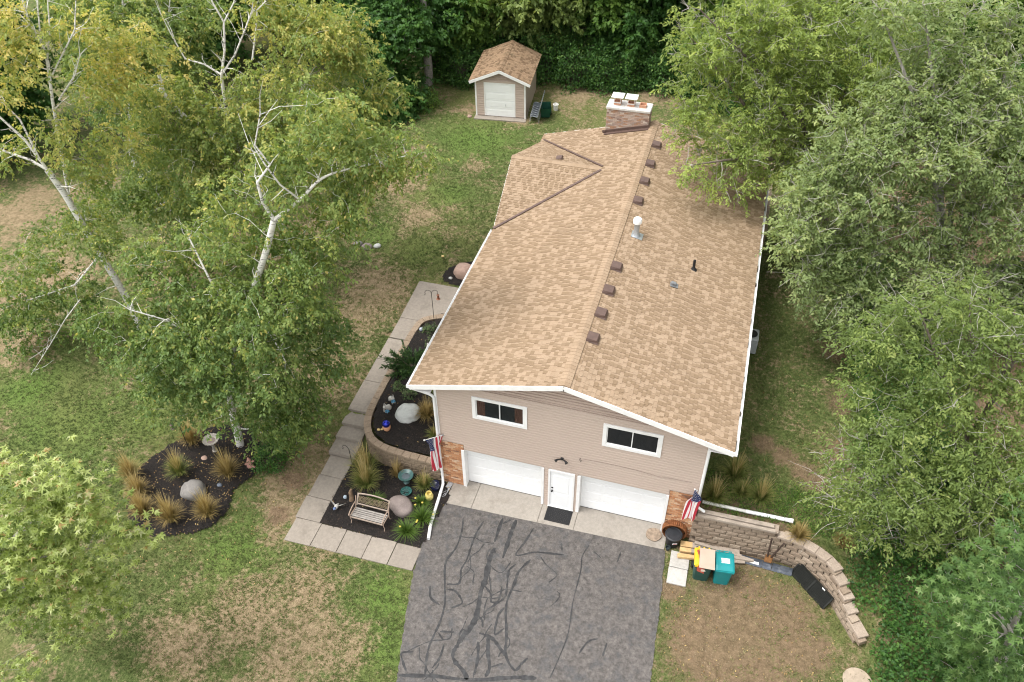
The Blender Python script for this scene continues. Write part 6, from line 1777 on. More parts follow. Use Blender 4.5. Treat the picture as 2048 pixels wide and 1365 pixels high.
T['elm']= {'base':(19,12,1.6),'lobes':[(11.93,9.84,8.21,1.4),(13.26,10.25,9.26,1.55),(14.7,10.69,10.25,1.69),(16.34,11.19,10.42,1.68),(18.21,11.76,9.98,1.43),(13.03,10.18,6.59,1.45),(14.63,10.66,7.48,1.7),(16.31,11.18,7.9,1.78),(18.21,11.76,8.08,1.78),(12.09,9.37,6.74,1.14),(12.76,9.05,5.43,1.16),(14.25,9.5,5.4,1.45),(15.96,10.03,5.85,1.63),(17.73,10.57,6.05,1.62),(19.92,12.28,5.48,1.58),(14.03,8.91,4.05,0.98),(15.73,9.43,4.01,1.38),(17.63,10.01,3.97,1.38),(19.56,11.13,4.02,1.39),(17.09,12.46,12.0,1.4),(15.52,11.98,11.65,1.5),(14.11,11.55,11.29,1.43),(11.16,9.6,9.3,0.82),(16.11,13.21,13.2,1.31),(17.98,12.73,11.41,1.42),(12.79,10.63,10.4,1.08),(11.16,8.56,7.8,0.73),(11.61,8.18,6.57,0.56),(13.48,10.84,10.39,1.26),(14.6,12.23,12.55,1.23),(11.77,10.32,9.61,1.1),(12.27,10.99,11.13,1.16),(13.53,11.9,12.19,1.15),(14.48,12.71,13.59,1.04),(15.25,13.47,14.42,1.03),(16.81,13.94,14.22,1.04),(12.32,12.05,14.83,1.01),(13.77,12.49,14.8,1.01),(10.9,9.0,8.12,0.41),(12.35,8.4,4.86,0.54),(10.94,8.49,7.13,0.3)]}
T['ash']= {'base':(19,4.5,1.5),'lobes':[(14.33,3.07,7.95,0.93),(15.55,3.44,8.33,1.15),(17.03,3.9,8.3,1.15),(18.15,4.24,8.06,0.93),(14.31,2.54,6.92,0.94),(15.54,2.4,7.17,1.23),(17.1,2.87,6.91,1.24),(18.45,3.29,6.88,1.09),(14.11,1.44,6.4,0.85),(15.32,1.28,6.24,1.15),(16.95,1.78,5.73,1.24),(18.45,2.24,5.69,1.17),(14.13,0.4,5.69,0.77),(15.09,0.17,5.32,1.07),(16.72,0.67,4.79,1.24),(18.31,1.15,4.49,1.25),(14.43,-0.56,5.01,0.83),(16.14,-0.03,3.69,1.1),(17.84,0.49,3.1,1.03),(13.94,1.91,5.38,0.56),(13.68,-0.26,5.12,0.46),(14.69,-0.48,3.2,0.71),(19.21,1.43,3.7,0.95),(13.57,2.32,9.03,0.74),(14.64,3.17,9.36,0.75),(16.02,3.59,9.52,0.74),(17.38,4.01,9.29,0.75),(13.34,2.77,7.76,0.55),(13.23,1.69,7.01,0.34),(13.19,0.11,5.95,0.3),(13.79,-0.23,4.11,0.35),(18.53,1.22,5.47,0.91),(17.44,0.36,2.0,0.74),(18.71,0.75,2.8,0.72)]}
T['maple2']= {'base':(19.5,-3,0.3),'lobes':[(16.29,-3.98,5.99,0.78),(16.91,-3.79,6.68,0.76),(16.53,-3.91,8.65,0.72),(17.31,-3.67,4.17,0.83),(18.24,-3.38,4.14,0.69),(16.88,-3.8,3.07,0.71),(18.68,-3.25,1.49,0.89),(15.87,-4.11,5.76,0.46),(17.55,-3.59,6.43,0.64),(17.78,-3.53,1.21,0.75),(17.19,-4.75,4.17,0.67),(17.3,-4.72,5.24,0.64),(18.31,-4.41,3.56,0.68),(16.23,-5.05,7.22,0.54),(16.46,-4.97,5.52,0.51),(16.26,-5.56,7.41,0.53),(16.72,-5.42,7.84,0.52),(17.92,-4.53,2.85,0.62)]}
T['maple1']= {'base':(-13.4,-11.8,0),'lobes':[(-6.98,-9.62,8.61,0.88),(-5.69,-9.23,9.18,0.56),(-5.37,-9.13,8.56,0.5),(-7.65,-9.82,6.89,0.93),(-6.51,-9.48,6.86,0.8),(-5.37,-9.13,7.05,0.46),(-7.5,-9.78,5.19,0.84),(-6.92,-9.29,4.69,0.64),(-8.97,-10.23,4.19,0.86),(-8.62,-9.81,2.68,0.68),(-8.41,-10.06,1.88,0.38),(-6.88,-9.59,3.85,0.44),(-7.11,-9.66,9.61,0.61),(-9.67,-11.49,1.71,0.52),(-5.84,-9.27,7.51,0.52),(-5.2,-9.07,8.35,0.38),(-6.06,-9.34,9.77,0.48),(-5.29,-9.1,6.7,0.33),(-7.71,-9.84,5.7,0.76),(-6.71,-9.22,4.29,0.41),(-6.9,-9.28,3.06,0.33),(-8.27,-10.01,6.91,0.8),(-9.19,-10.29,4.99,0.77),(-6.53,-9.48,8.18,0.77)]}
T['birch4']= {'base':(-20,12.5,1.0),'stems':[[(-20,12.5,0.7,0.16),(-21.03,12.19,3.8,0.15),(-20.37,12.39,6.57,0.12),(-19.74,12.58,9.11,0.1),(-19.38,12.69,10.76,0.07),(-18.89,12.84,12.54,0.04)],[(-20.37,12.39,6.57,0.09),(-19.02,12.8,8.1,0.07),(-17.79,13.18,10.04,0.05),(-17.0,13.42,12.07,0.03)]],'lobes':[(-19.12,12.77,10.76,1.83),(-17.25,13.34,11.18,1.82),(-20.28,12.42,11.24,1.59),(-18.73,12.89,9.09,1.77),(-20.61,12.31,8.88,1.66),(-17.25,13.34,9.55,1.41),(-21.2,12.13,11.7,1.35),(-18.34,13.01,11.88,1.57),(-19.65,12.09,7.33,1.33),(-21.82,11.94,6.6,1.11),(-15.89,13.76,11.39,1.36)]}
T['oak']= {'base':(-11.61,29.32,1.55),'stems':[[(-11.61,29.32,1.2,0.3),(-11.47,29.36,2.57,0.28),(-11.48,29.36,5.18,0.24),(-11.45,29.37,7.02,0.2),(-11.34,29.4,8.78,0.15)]],'lobes':[(-12.43,26.98,5.99,2.11),(-14.06,26.48,4.48,1.84),(-12.07,26.04,2.97,1.85),(-12.94,24.73,2.16,1.69),(-11.48,29.36,5.18,1.88),(-10.85,30.6,6.34,1.88),(-14.79,27.3,6.55,1.82),(-12.71,28.99,7.93,2.11),(-15.62,27.05,4.71,1.55),(-11.56,25.15,1.3,1.09)]}
def maple_tint(P, tn, rng): return np.clip(.42 + tn * .55 + (rng.uniform(0, 1, len(tn)) < .04) * .5, 0, 1)
def birch_tint(zlo, zhi, amt):
    def f(P, tn, rng):
        k = np.clip((P[:, 2] - zlo) / (zhi - zlo), 0, 1)
        v = .36 + tn * .26 + k * amt
        return np.clip(v + (rng.uniform(0, 1, len(tn)) < .05) * .4, 0, 1)
    return f
B = T['birch1']
make_tree("birch_tree", "birch rising from the island bed, green crown with forked white trunk", "birch tree", B['base'], B['stems'], B['lobes'], M_BIRCH, M_LBIRCH, 101, dens=14, limb=.6, grow=1.12, tint_fn=birch_tint(5.5, 13, .24), droop=.55, group="birches on the left lawn")
B = T['birch2']
make_tree("birch_tree", "tall yellowing birch behind the first, forking white limbs at top", "birch tree", B['base'], B['stems'], B['lobes'], M_BIRCH, M_LBIRCH, 102, dens=14, limb=.62, grow=1.12, tint_fn=birch_tint(4, 12.5, .34), droop=.55, group="birches on the left lawn", lsize=.125)
B = T['birch3']
make_tree("birch_tree", "leftmost birch with long bare white trunk and thin yellowing crown", "birch tree", B['base'], B['stems'] + [T['small']['stem']], B['lobes'], M_BIRCH, M_LBIRCH, 103, dens=12, limb=.6, grow=1.15, tint_fn=birch_tint(3, 12, .42), droop=.55, group="birches on the left lawn", spr=9, lps=12)
def trunk_to(base, lobes, r, seed, fork=.45, n=5):
    """a trunk and main limbs that lead into the lobes"""
    rng = np.random.default_rng(seed)
    L = np.array([l[:3] for l in lobes]); c = L.mean(0)
    top = np.array([lerp(base[0], c[0], .7), lerp(base[1], c[1], .7), max(base[2] + 2.0, c[2] * .95)])
    b0 = np.array(base, float)
    k = b0 + (top - b0) * fork + rng.normal(0, .15, 3)
    stems = [[tuple(b0 - np.array([0, 0, .3])) + (r * 1.25,), tuple(b0 + (k - b0) * .15) + (r,), tuple(k) + (r * .82,), tuple(k + (top - k) * .5 + rng.normal(0, .2, 3)) + (r * .55,), tuple(top) + (r * .25,)]]
    far = L[np.argsort(-np.linalg.norm(L - c, axis=1))][:n]
    for q in far:
        s = k + (top - k) * rng.uniform(0, .5)
        m1 = s + (q - s) * .5 + np.array([0, 0, .5]) + rng.normal(0, .25, 3)
        stems.append([tuple(s) + (r * .5,), tuple(m1) + (r * .33,), tuple(q) + (r * .12,)])
    return stems
B = T['birch4']
make_tree("birch_tree", "farthest birch, slender and light green, at the upper left woods' edge", "birch tree", B['base'], B['stems'], B['lobes'], M_BIRCH, M_LBIRCH, 114, dens=12, limb=.8, grow=1.1, tint_fn=birch_tint(4, 15, .2), droop=.5, group="birches on the left lawn", spr=9, lps=11, lsize=.14)
B = T['oak']
make_tree("maple_tree", "dense dark green maple with pale trunk left of the shed", "maple tree", B['base'], B['stems'], B['lobes'] , M_GBARK, M_LDARK, 104, dens=15, lsize=.21, aspect=.7, spr=9, lps=11, droop=.4)
B = T['loc1']
make_tree("locust_tree", "pale green feathery tree hanging over the roof's back right corner", "locust tree", B['base'], trunk_to(B['base'], B['lobes'], .22, 5, .4, 8), B['lobes'], M_BARK, M_LLOC, 105, dens=13, spr=10, lps=15, lsize=.14, aspect=.40, twigs=M_TWIG, droop=.3, sprl=.5)
B = T['elm']
make_tree("elm_tree", "grey green tree full of bare grey twigs at right edge", "elm tree", B['base'], trunk_to(B['base'], B['lobes'], .24, 6, .4, 9), B['lobes'], M_GBARK, M_LELM, 106, dens=14, spr=9, lps=11, lsize=.145, aspect=.5, twigs=M_TWIG, droop=.3, sprl=.5)
B = T['ash']
make_tree("ash_tree", "bright green leafy tree on the right between elm and undergrowth", "ash tree", B['base'], trunk_to(B['base'], B['lobes'], .20, 7, .4, 7), B['lobes'], M_BARK, M_LASH, 107, dens=14, spr=10, lps=13, lsize=.125, aspect=.42, twigs=M_TWIG, bare=1.0, droop=.3, sprl=.5)
B = T['maple2']
make_tree("maple_tree", "green maple with pale lobed leaves in the bottom right corner", "maple tree", B['base'], trunk_to(B['base'], B['lobes'], .16, 8, .4, 6), B['lobes'], M_GBARK, M_LMAP2, 108, dens=20, spr=8, lps=8, lsize=.145, kind="maple", droop=.45, sprl=.12, whorl=.8)
B = T['maple1']
make_tree("maple_tree", "silver maple with light yellow green leaves at lower left corner", "maple tree", B['base'], [[(-13.4, -11.8, -.2, .2), (-13.2, -11.7, 2.0, .17), (-11.8, -11.2, 4.2, .13), (-9.3, -10.5, 6.0, .09), (-7.6, -9.9, 7.4, .05)], [(-11.8, -11.2, 4.2, .08), (-10.0, -10.8, 4.6, .05), (-8.6, -10.1, 4.6, .025)], [(-9.3, -10.5, 6.0, .06), (-7.8, -10.0, 6.2, .04), (-6.2, -9.5, 6.6, .015)]], B['lobes'], M_GBARK, M_LMAPLE, 109, grow=.88, dens=30, spr=8, lps=8, lsize=.158, kind="maple", droop=.5, sprl=.10, shell=.5, whorl=.85, clump=.30, tint_fn=maple_tint)

# ---------------------------------------------------------------- the woods behind
def proto_tree(name, base, r, hh, seed, mat, bark, lsize, dens, lowest=1.5, kind="oval", aspect=.6):
    rng = np.random.default_rng(seed)
    lobes = []
    for k in range(13):
        z = lerp(lowest + 1.2, hh - 1.2, (k + .5) / 13)
        w = r * math.sin(PI * lerp(.22, .92, (z - lowest) / (hh - lowest))) ** .7
        a = rng.uniform(0, 2 * PI) + k * 2.4
        d = w * rng.uniform(.35, .75)
        lobes.append((base[0] + d * math.cos(a), base[1] + d * math.sin(a), base[2] + z, w * rng.uniform(.48, .68)))
    stems = [[(base[0], base[1], base[2] - .3, .26), (base[0] + .1, base[1], base[2] + hh * .3, .21), (base[0] - .1, base[1] + .1, base[2] + hh * .65, .13), (base[0], base[1], base[2] + hh * .93, .04)]]
    return stems, lobes
WOODS = [  # x, y, kind, scale, rz, label
    (-9.3, 34.6, 0, 1.0, .3, "leafy green tree standing directly behind the shed, left of its ridge"),
    (-4.7, 34.4, 1, .95, 1.2, "yellow green tree hanging its leaves just right of the shed roof"),
    (-1.4, 36.2, 0, .92, 2.2, "green tree behind the dark hedge right of the shed"),
    (2.3, 35.6, 2, .95, .9, "dark green tree behind the hedge, above the chimney"),
    (6.3, 35.0, 0, 1.0, 3.3, "green tree behind the hedge at the pale locust's left"),
    (-13.8, 36.5, 1, 1.0, 4.0, "light green tree in the woods behind the dark maple's trunk"),
    (-18.6, 34.5, 2, 1.0, 5.1, "dark tree in the woods left of the dark maple"),
    (-23.5, 31.5, 0, 1.0, 2.6, "green tree in the woods behind the yellowing birch"),
    (-28.5, 27.5, 2, 1.0, 1.6, "dark tree at the lawn's far left behind the birches"),
    (-26.5, 19.8, 1, .85, 4.4, "light green tree at far left behind the bare birch trunk"),
    (-33.0, 15.5, 2, .95, .2, "dark spreading tree at the left edge of the lawn"),
    (11.3, 33.5, 1, 1.0, 2.9, "light green tree in the woods right of the house behind the locust"),
    (16.2, 31.5, 2, 1.0, 3.9, "dark tree in the woods behind the right hand locust"),
    (20.8, 28.5, 0, 1.05, .7, "green tree behind the elm at top right"),
    (25.0, 22.0, 2, 1.0, 2.0, "dark tree behind the elm at the right edge"),
    (23.5, 12.5, 0, .8, 5.5, "green tree beyond the elm at the right edge"),
    (-6.6, 42.5, 2, 1.05, 3.0, "dark tree deeper in the woods behind the shed"),
    (.6, 43.5, 2, 1.05, 1.1, "dark tree deeper in the woods behind the chimney"),
    (8.5, 43.0, 2, 1.1, 5.9, "dark tree deeper in the woods behind the locust"),
    (-14.8, 45.0, 2, 1.1, 4.7, "dark tree deep in the woods behind the dark maple"),
    (-24.0, 42.0, 2, 1.1, .5, "dark tree deep in the woods at top left"),
    (17.5, 42.0, 0, 1.1, 3.6, "green tree deep in the woods at top right"),
    (-33.5, 36.0, 0, 1.1, 2.4, "green tree deep in the woods at the top left corner"),
    (26.5, 35.0, 2, 1.1, 1.9, "dark tree deep in the woods at the top right corner")]
PROTO = {}
for kk, (mat, hh, r, ls, low) in enumerate(((M_LMID, 13.5, 3.9, .27, 1.2), (M_LASH, 13.0, 3.8, .27, 2.0), (M_LDARK, 13.0, 4.1, .27, .6))):
    st, lb = proto_tree("p", (0, 0, 0), r, hh, 300 + kk, mat, M_BARK, ls, 8, low)
    _H = h; h = lambda x, y: -50.0
    first = next(w for w in WOODS if w[2] == kk)
    PROTO[kk] = make_tree("woodland_tree", first[5], "tree", (0, 0, 0), st, lb, M_BARK, mat, 310 + kk, dens=8, spr=9, lps=12, lsize=ls, aspect=.66, droop=.45, sprl=.7, clump=.42, group="trees of the woods behind")
    h = _H
used = set()
for x, y, kk, s, rz, lab in WOODS:
    o = PROTO[kk] if kk not in used else copy_tree(PROTO[kk])
    used.add(kk)
    o.location = (x, y, h(x, y) - .05); o.rotation_euler = (0, 0, rz); o.scale = (s, s, s)
    o["label"] = lab
# bare dark trunks seen in gaps of the woods
# ---------------------------------------------------------------- shrubs
def shrub(name, label, loc, r, hh, mat, seed, lsize=.10, n=260, aspect=.6, group=None, lps=12, droop=.2, kind="oval", cat="shrub"):
    rng = np.random.default_rng(seed)
    t = thing(name, label, cat, loc, group=group)
    d = unit(rng.normal(0, 1, (n, 3))); d[:, 2] = np.abs(d[:, 2])
    rad = rng.uniform(.35, 1, (n, 1)) ** .5 * (1 + .14 * np.sin(d[:, :1] * 5 + seed) + .14 * np.sin(d[:, 1:2] * 6 + seed * 2) + rng.normal(0, .08, (n, 1)))
    tip = d * rad * np.array([r, r, hh])
    m = MB()
    for i in range(0, n, 3):
        m.tube([(0, 0, .0), tuple(tip[i] * np.array([.35, .35, .6])), tuple(tip[i])], [.02, .012, .004], 3, caps=False)
    m.build("stems", M_BARK, t)
    O = np.repeat(tip, lps, 0) + rng.normal(0, .10 * r, (n * lps, 3)); O[:, 2] = np.maximum(O[:, 2], .03)
    D = np.repeat(d, lps, 0) * .6 + rng.normal(0, .7, (n * lps, 3)) + np.array([0, 0, -droop])
    Nn = np.array([0, 0, 1.0]) + np.repeat(d, lps, 0) * .8 + rng.normal(0, .4, (n * lps, 3))
    tint = np.clip(.5 + np.repeat(rng.uniform(-.35, .35, n), lps) + rng.normal(0, .15, n * lps), 0, 1)
    link("foliage", leaf_cloud("foliage", O, D, Nn, lsize * rng.uniform(.6, 1.3, n * lps), tint, mat, kind, aspect), t)
    return t
HEDGE = [(-9.6, 30.4, 1.0), (-7.9, 31.6, .9), (-2.2, 31.9, 1.0), (-.3, 32.3, 1.1), (1.5, 32.6, 1.0), (3.3, 32.8, 1.1), (5.2, 32.4, 1.0), (7.2, 31.2, 1.0), (-4.2, 32.8, 1.1), (-1.2, 34.2, 1.3), (2.4, 34.6, 1.3), (9.0, 30.2, 1.0), (-6.2, 33.2, 1.2), (-11.8, 31.8, 1.0)]
hedge0 = None
for i, (x, y, s) in enumerate(HEDGE):
    lab = "dark green shrub in the continuous hedge along the woods' edge"
    if hedge0 is None:
        hedge0 = shrub("hedge_shrub", lab, (0, 0, 0), 1.5, 2.7, M_LDARK, 401, .14, 420, .62, "shrubs of the hedge along the woods", 13)
        o = hedge0
    else: o = copy_tree(hedge0)
    o.location = (x, y, h(x, y) - .05); o.rotation_euler = (0, 0, i * 1.7); o.scale = (s, s, s * (.9 + .1 * (i % 3)))
SIDE = [(15.6, 14.6, .9), (15.7, 12.6, .85), (15.6, 10.6, .8), (15.8, 8.4, .75), (15.6, 6.6, .7), (15.7, 4.8, .65), (17.2, 7.6, .9), (17.4, 10.6, .9), (16.6, 3.2, .6), (17.8, 4.6, .8)]
for i, (x, y, s) in enumerate(SIDE):
    o = copy_tree(hedge0)
    o["label"] = "dark green shrub in the row edging the right side lawn"
    o["group"] = "shrubs edging the right side lawn"
    o.location = (x, y, h(x, y) - .05); o.rotation_euler = (0, 0, i * 2.1 + .5); o.scale = (s, s, s * .8)
# undergrowth of the right bank: one mass nobody could count
rng = np.random.default_rng(77)
n = 5200
ux = rng.uniform(13.4, 25, n); uy = rng.uniform(-11, 4.5, n)
wall_x = np.interp(uy, [-11, -4.4, -2.6, -1.2, -.2, .6, 2.0, 4.5], [15.6, 15.5, 15.55, 14.75, 14.5, 14.6, 14.7, 14.8])
k = ux > wall_x + rng.uniform(-.1, .9, n) ** 2 * .9; ux, uy = ux[k], uy[k]; n = len(ux)
uz = H(ux, uy); lps = 17
edge = np.clip((ux - np.interp(uy, [-11, -2.6, 4], [15.5, 15.4, 14.7])) / 1.6, 0, 1)
hgt = rng.uniform(.12, .5, n) + edge * rng.uniform(.1, .9, n)
O = np.repeat(np.stack([ux, uy, uz], -1), lps, 0) + rng.normal(0, .17, (n * lps, 3)) * np.array([1, 1, .4]); O[:, 2] += np.repeat(hgt, lps) * rng.uniform(.35, 1, n * lps); O[:, 2] = np.maximum(O[:, 2], H(O[:, 0], O[:, 1]) + .02)
inw = (O[:, 0] < np.interp(O[:, 1], [-2.8, -1.97, -1.25, -.7, -.31, .0], [15.45, 15.1, 14.65, 14.2, 13.5, 12.8])) & (O[:, 1] < 0)
tint = np.clip(.42 + np.repeat(rng.uniform(-.3, .35, n), lps) + rng.normal(0, .15, n * lps), 0, 1)
O, tint = O[~inw], tint[~inw]; n = len(O)
o = link("undergrowth", leaf_cloud("undergrowth", O, rng.normal(0, 1, (n, 3)) * np.array([1, 1, .4]), np.array([0, 0, 1.0]) + rng.normal(0, .4, (n, 3)), .115 * rng.uniform(.5, 1.4, n), tint, M_LDARK, "oval", .66))
o["kind"] = "stuff"
# tangle of bare twigs at the undergrowth's edge
m = MB()
for i in range(150):
    x, y = random.uniform(13.2, 16.0), random.uniform(.6, 3.4)
    z0 = h(x, y); p = Vector((x + random.uniform(.5, 1.5), y + random.uniform(-.3, .6), z0 + random.uniform(.2, .9))); pts = [p.copy()]
    d = Vector((random.uniform(-1, .1), random.uniform(-.7, .5), random.uniform(-.1, .4)))
    for k2 in range(6):
        d += Vector((random.gauss(0, .3), random.gauss(0, .3), random.gauss(-.10, .2))); d.normalize()
        p = p + d * .28; p.z = max(p.z, h(p.x, p.y) + .03); pts.append(p.copy())
    m.tube(pts, [.011, .010, .008, .007, .005, .004, .003], 4, caps=False)
br = thing("brush_tangle", "tangle of bare arching grey twigs at the right lawn's corner", "brush", (0, 0, 0))
m.build("branches", M_TWIG, br, True)
shrub("leafy_bush", "dark green bush at the island bed's right edge under the birch", (-6.85, -1.0, h(-6.9, -1) - .02), .75, .9, M_LDARK, 411, .085, 170, .55, None, 12)
shrub("leafy_bush", "low green bush at the foot of the pale maple trunk left of the shed", (-10.9, 26.6, h(-10.9, 26.6)), 1.1, 1.1, M_LMID, 412, .12, 180, .55, None, 12)

# ---------------------------------------------------------------- grasses, daylilies, juniper, perennials
M_GRASSG = leaf_mat("grass_blade", [(0, (.085, .135, .030)), (.45, (.185, .225, .055)), (.75, (.440, .350, .140)), (1, (.560, .450, .240))], .3, .7)
M_GRASST = leaf_mat("tawny_grass_blade", [(0, (.150, .125, .042)), (.4, (.300, .220, .078)), (.75, (.460, .340, .140)), (1, (.560, .440, .230))], .25, .7)
M_LILY = leaf_mat("daylily_blade", [(0, (.050, .100, .018)), (.5, (.095, .165, .028)), (.85, (.180, .240, .045)), (1, (.300, .260, .070))], .3, .45)
def tuft(name, label, loc, hh, spread, nb, mat, seed, wid=.010, arch=.5, plumes=0, group=None, lean=(0, 0), cat="grass clump", flowers=None):
    rng = np.random.default_rng(seed)
    t = thing(name, label, cat, loc, group=group)
    def blades(n, hmul, wm, tb, rmul=1.0, seg=4, archm=1.0):
        a = rng.uniform(0, 2 * PI, n); r0 = rng.uniform(0, 1, n) ** .6 * spread * .22 * rmul
        out = rng.uniform(.1, 1, n) * spread * archm; H_ = hh * hmul * rng.uniform(.65, 1.1, n)
        u = np.stack([np.cos(a), np.sin(a), 0 * a], -1); s = np.stack([-np.sin(a), np.cos(a), 0 * a], -1)
        V, TT = [], []
        for k in range(seg + 1):
            q = k / seg
            c = u * (r0 + out * q ** 1.7)[:, None] + np.array([0, 0, 1.0]) * (H_ * (q - arch * archm * q ** 2.2 * (out / spread)))[:, None] + np.array([lean[0], lean[1], 0]) * q ** 1.5
            w = wid * wm * (1 - .85 * q) * np.ones(n)
            V += [c - s * w[:, None], c + s * w[:, None]]; TT += [np.clip(tb + q * .45 + rng.normal(0, .12, n), 0, 1)] * 2
        V = np.stack(V, 1).reshape(-1, 3); TT = np.stack(TT, 1).ravel()
        i = np.arange(n)[:, None] * (2 * seg + 2)
        F = np.concatenate([i + np.array([[2 * k, 2 * k + 1, 2 * k + 3, 2 * k + 2]]) for k in range(seg)], 1).reshape(-1)
        V[:, 2] = np.maximum(V[:, 2], .01)
        return np_mesh("blades", V, F, np.arange(n * seg) * 4, mat, TT)
    link("blades", blades(nb, .8, 1.0, .12), t)
    if plumes:
        me = blades(plumes, 1.25, 1.3, .55, .8, 5, .6); me.name = "plumes"; link("plumes", me, t)
    if flowers:
        m = MB()
        for k in range(flowers):
            a = rng.uniform(0, 2 * PI); r = rng.uniform(.1, .8) * spread; z = hh * rng.uniform(.55, .95)
            c = Vector((r * math.cos(a), r * math.sin(a), z))
            for j in range(6):
                b_ = 2 * PI * j / 6; m._add([tuple(c), tuple(c + Vector((.028 * math.cos(b_ - .4), .028 * math.sin(b_ - .4), .02))), tuple(c + Vector((.048 * math.cos(b_), .048 * math.sin(b_), .015))), tuple(c + Vector((.028 * math.cos(b_ + .4), .028 * math.sin(b_ + .4), .02)))], [(0, 1, 2, 3)])
            f = m.build("flower", M_FLOWER, t); m = MB()
    return t
M_FLOWER = simple("yellow_petal", (.62, .50, .10), .6, .1, 9)
gi = "tawny grasses of the island bed"
for i, (x, y, s, lab) in enumerate(((-9.75, -2.75, 1.0, "upright green gold grass clump above the island boulder's left"), (-7.98, -2.2, 1.08, "round tawny grass clump just right of the concrete birdbath"), (-11.35, -3.45, 1.0, "feathery tawny grass clump at the island bed's left edge"),
        (-10.62, -4.05, .95, "tawny grass clump second from the island bed's left edge"), (-9.98, -4.75, 1.0, "drooping gold grass clump near the silver maple tip"), (-8.88, -4.68, 1.08, "dense round gold grass clump at the island bed's front"),
        (-7.75, -4.05, 1.0, "gold grass clump at the island boulder's lower right"), (-10.15, -1.25, .95, "thin gold grass clump behind the shepherd hook"))):
    tuft("grass_clump", lab, (x, y, h(x, y) + .05), 1.22 * s, .58 * s, 430, M_GRASST if i not in (0,) else M_GRASSG, 500 + i, .0085, .5, 110, gi)
tuft("grass_clump", "tall green grass with tan plumes beside the path steps", (-2.95, -.55, .05), 1.45, .70, 560, M_GRASSG, 520, .010, .5, 120, lean=(-.1, 0))
tuft("grass_clump", "green grass with golden plumes left of the bench back", (-2.75, -1.10, .05), 1.3, .68, 500, M_GRASSG, 521, .010, .5, 120)
tuft("grass_clump", "slender tawny grass between block wall and blue green birdbath", (-1.78, -.36, .05), .95, .34, 260, M_GRASST, 522, .008, .35, 70)
tuft("grass_clump", "green grass clump between the birdbath and the dark blue pot", (-.58, -.55, .05), .85, .46, 380, M_GRASSG, 523, .010, .5, 60)
tuft("grass_clump", "golden arching grass beside the pale grey boulder", (-1.40, 2.15, .97), .95, .58, 460, M_GRASST, 524, .009, .6, 70)
tuft("grass_clump", "tall plumed green grass against the house corner", (-1.15, 3.1, .98), 1.25, .5, 380, M_GRASSG, 525, .009, .4, 90)
tuft("grass_clump", "short green grass at the raised bed edge behind the flag", (-.75, 1.25, .97), .6, .42, 260, M_GRASSG, 526, .009, .6, 20)
gr = "grasses above the right retaining wall"
for i, (x, y, s, m_, lab) in enumerate(((10.0, .75, 1.0, M_GRASSG, "green plumed grass beside the right downspout foot"), (10.6, 1.9, 1.1, M_GRASSG, "tall plumed grass under the roof's front right corner"), (11.55, 1.15, 1.0, M_GRASSG, "green and tan grass above the white drain pipe's middle"), (12.95, .15, .8, M_GRASST, "golden grass at the end of the white drain pipe"), (14.45, .25, .65, M_GRASST, "small tawny grass near the bare twig tangle"), (10.9, 1.2, .8, M_GRASSG, "short green grass between the two plumed grasses"))):
    tuft("grass_clump", lab, (x, y, h(x, y)), .95 * 1.2 * s, .62 * s, 430, m_, 540 + i, .009, .55, 70 if i in (0, 1, 2) else 15, gr)
gl = "daylilies in the lower bed"
tuft("daylily", "large daylily clump with yellow flowers beside the drain pipe", (-.12, -1.95, .05), .75, .62, 230, M_LILY, 560, .017, .75, 0, gl, cat="daylily", flowers=3)
tuft("daylily", "front daylily clump at the mulch bed's driveway corner", (-.48, -2.62, .05), .68, .58, 210, M_LILY, 561, .017, .75, 0, gl, cat="daylily", flowers=3)
tuft("daylily", "small daylily clump behind the bench", (-2.15, -1.62, .05), .5, .42, 130, M_LILY, 562, .015, .7, 0, gl, cat="daylily")
tuft("daylily", "daylily clump in front of the yellow pot", (-.42, -1.32, .05), .6, .45, 150, M_LILY, 563, .015, .7, 0, gl, cat="daylily", flowers=2)
# juniper
rng = np.random.default_rng(88)
t = thing("juniper", "dark green spreading juniper overhanging the path from the raised bed", "juniper", (-2.95, 4.55, .98))
m = MB(); Os, Ds = [], []
for i in range(90):
    a = rng.uniform(0, 2 * PI); el = rng.uniform(.1, 1.0); L = rng.uniform(.6, 1.35) * (1.12 if abs(a - PI) < .9 else .85)
    d = np.array([math.cos(a) * math.cos(el), math.sin(a) * math.cos(el), math.sin(el) * .75]); p = np.zeros(3); pts = [tuple(p)]
    for k in range(8):
        p = p + d * L / 8; d = d + np.array([0, 0, .02 if k < 4 else -.07]); pts.append(tuple(p))
        if k > 1:
            for q in range(10):
                Os.append(p + rng.normal(0, .02, 3)); Ds.append(d * .9 + rng.normal(0, .42, 3))
    m.tube(pts, [.014 - .0014 * k for k in range(9)], 3, caps=False)
m.build("branches", M_BARK, t)
Os, Ds = np.array(Os), np.array(Ds); Os[:, 2] = np.maximum(Os[:, 2], .03)
link("foliage", leaf_cloud("foliage", Os, Ds, rng.normal(0, 1, Os.shape), .17 * rng.uniform(.6, 1.2, len(Os)), rng.uniform(.1, .9, len(Os)), leaf_mat("juniper_needles", [(0, (.018, .050, .014)), (.5, (.035, .085, .020)), (1, (.075, .135, .030))], .15), "oval", .20), t)
M_LPER = leaf_mat("perennial_leaf", [(0, (.05, .09, .03)), (.5, (.10, .16, .055)), (1, (.20, .26, .11))], .3)
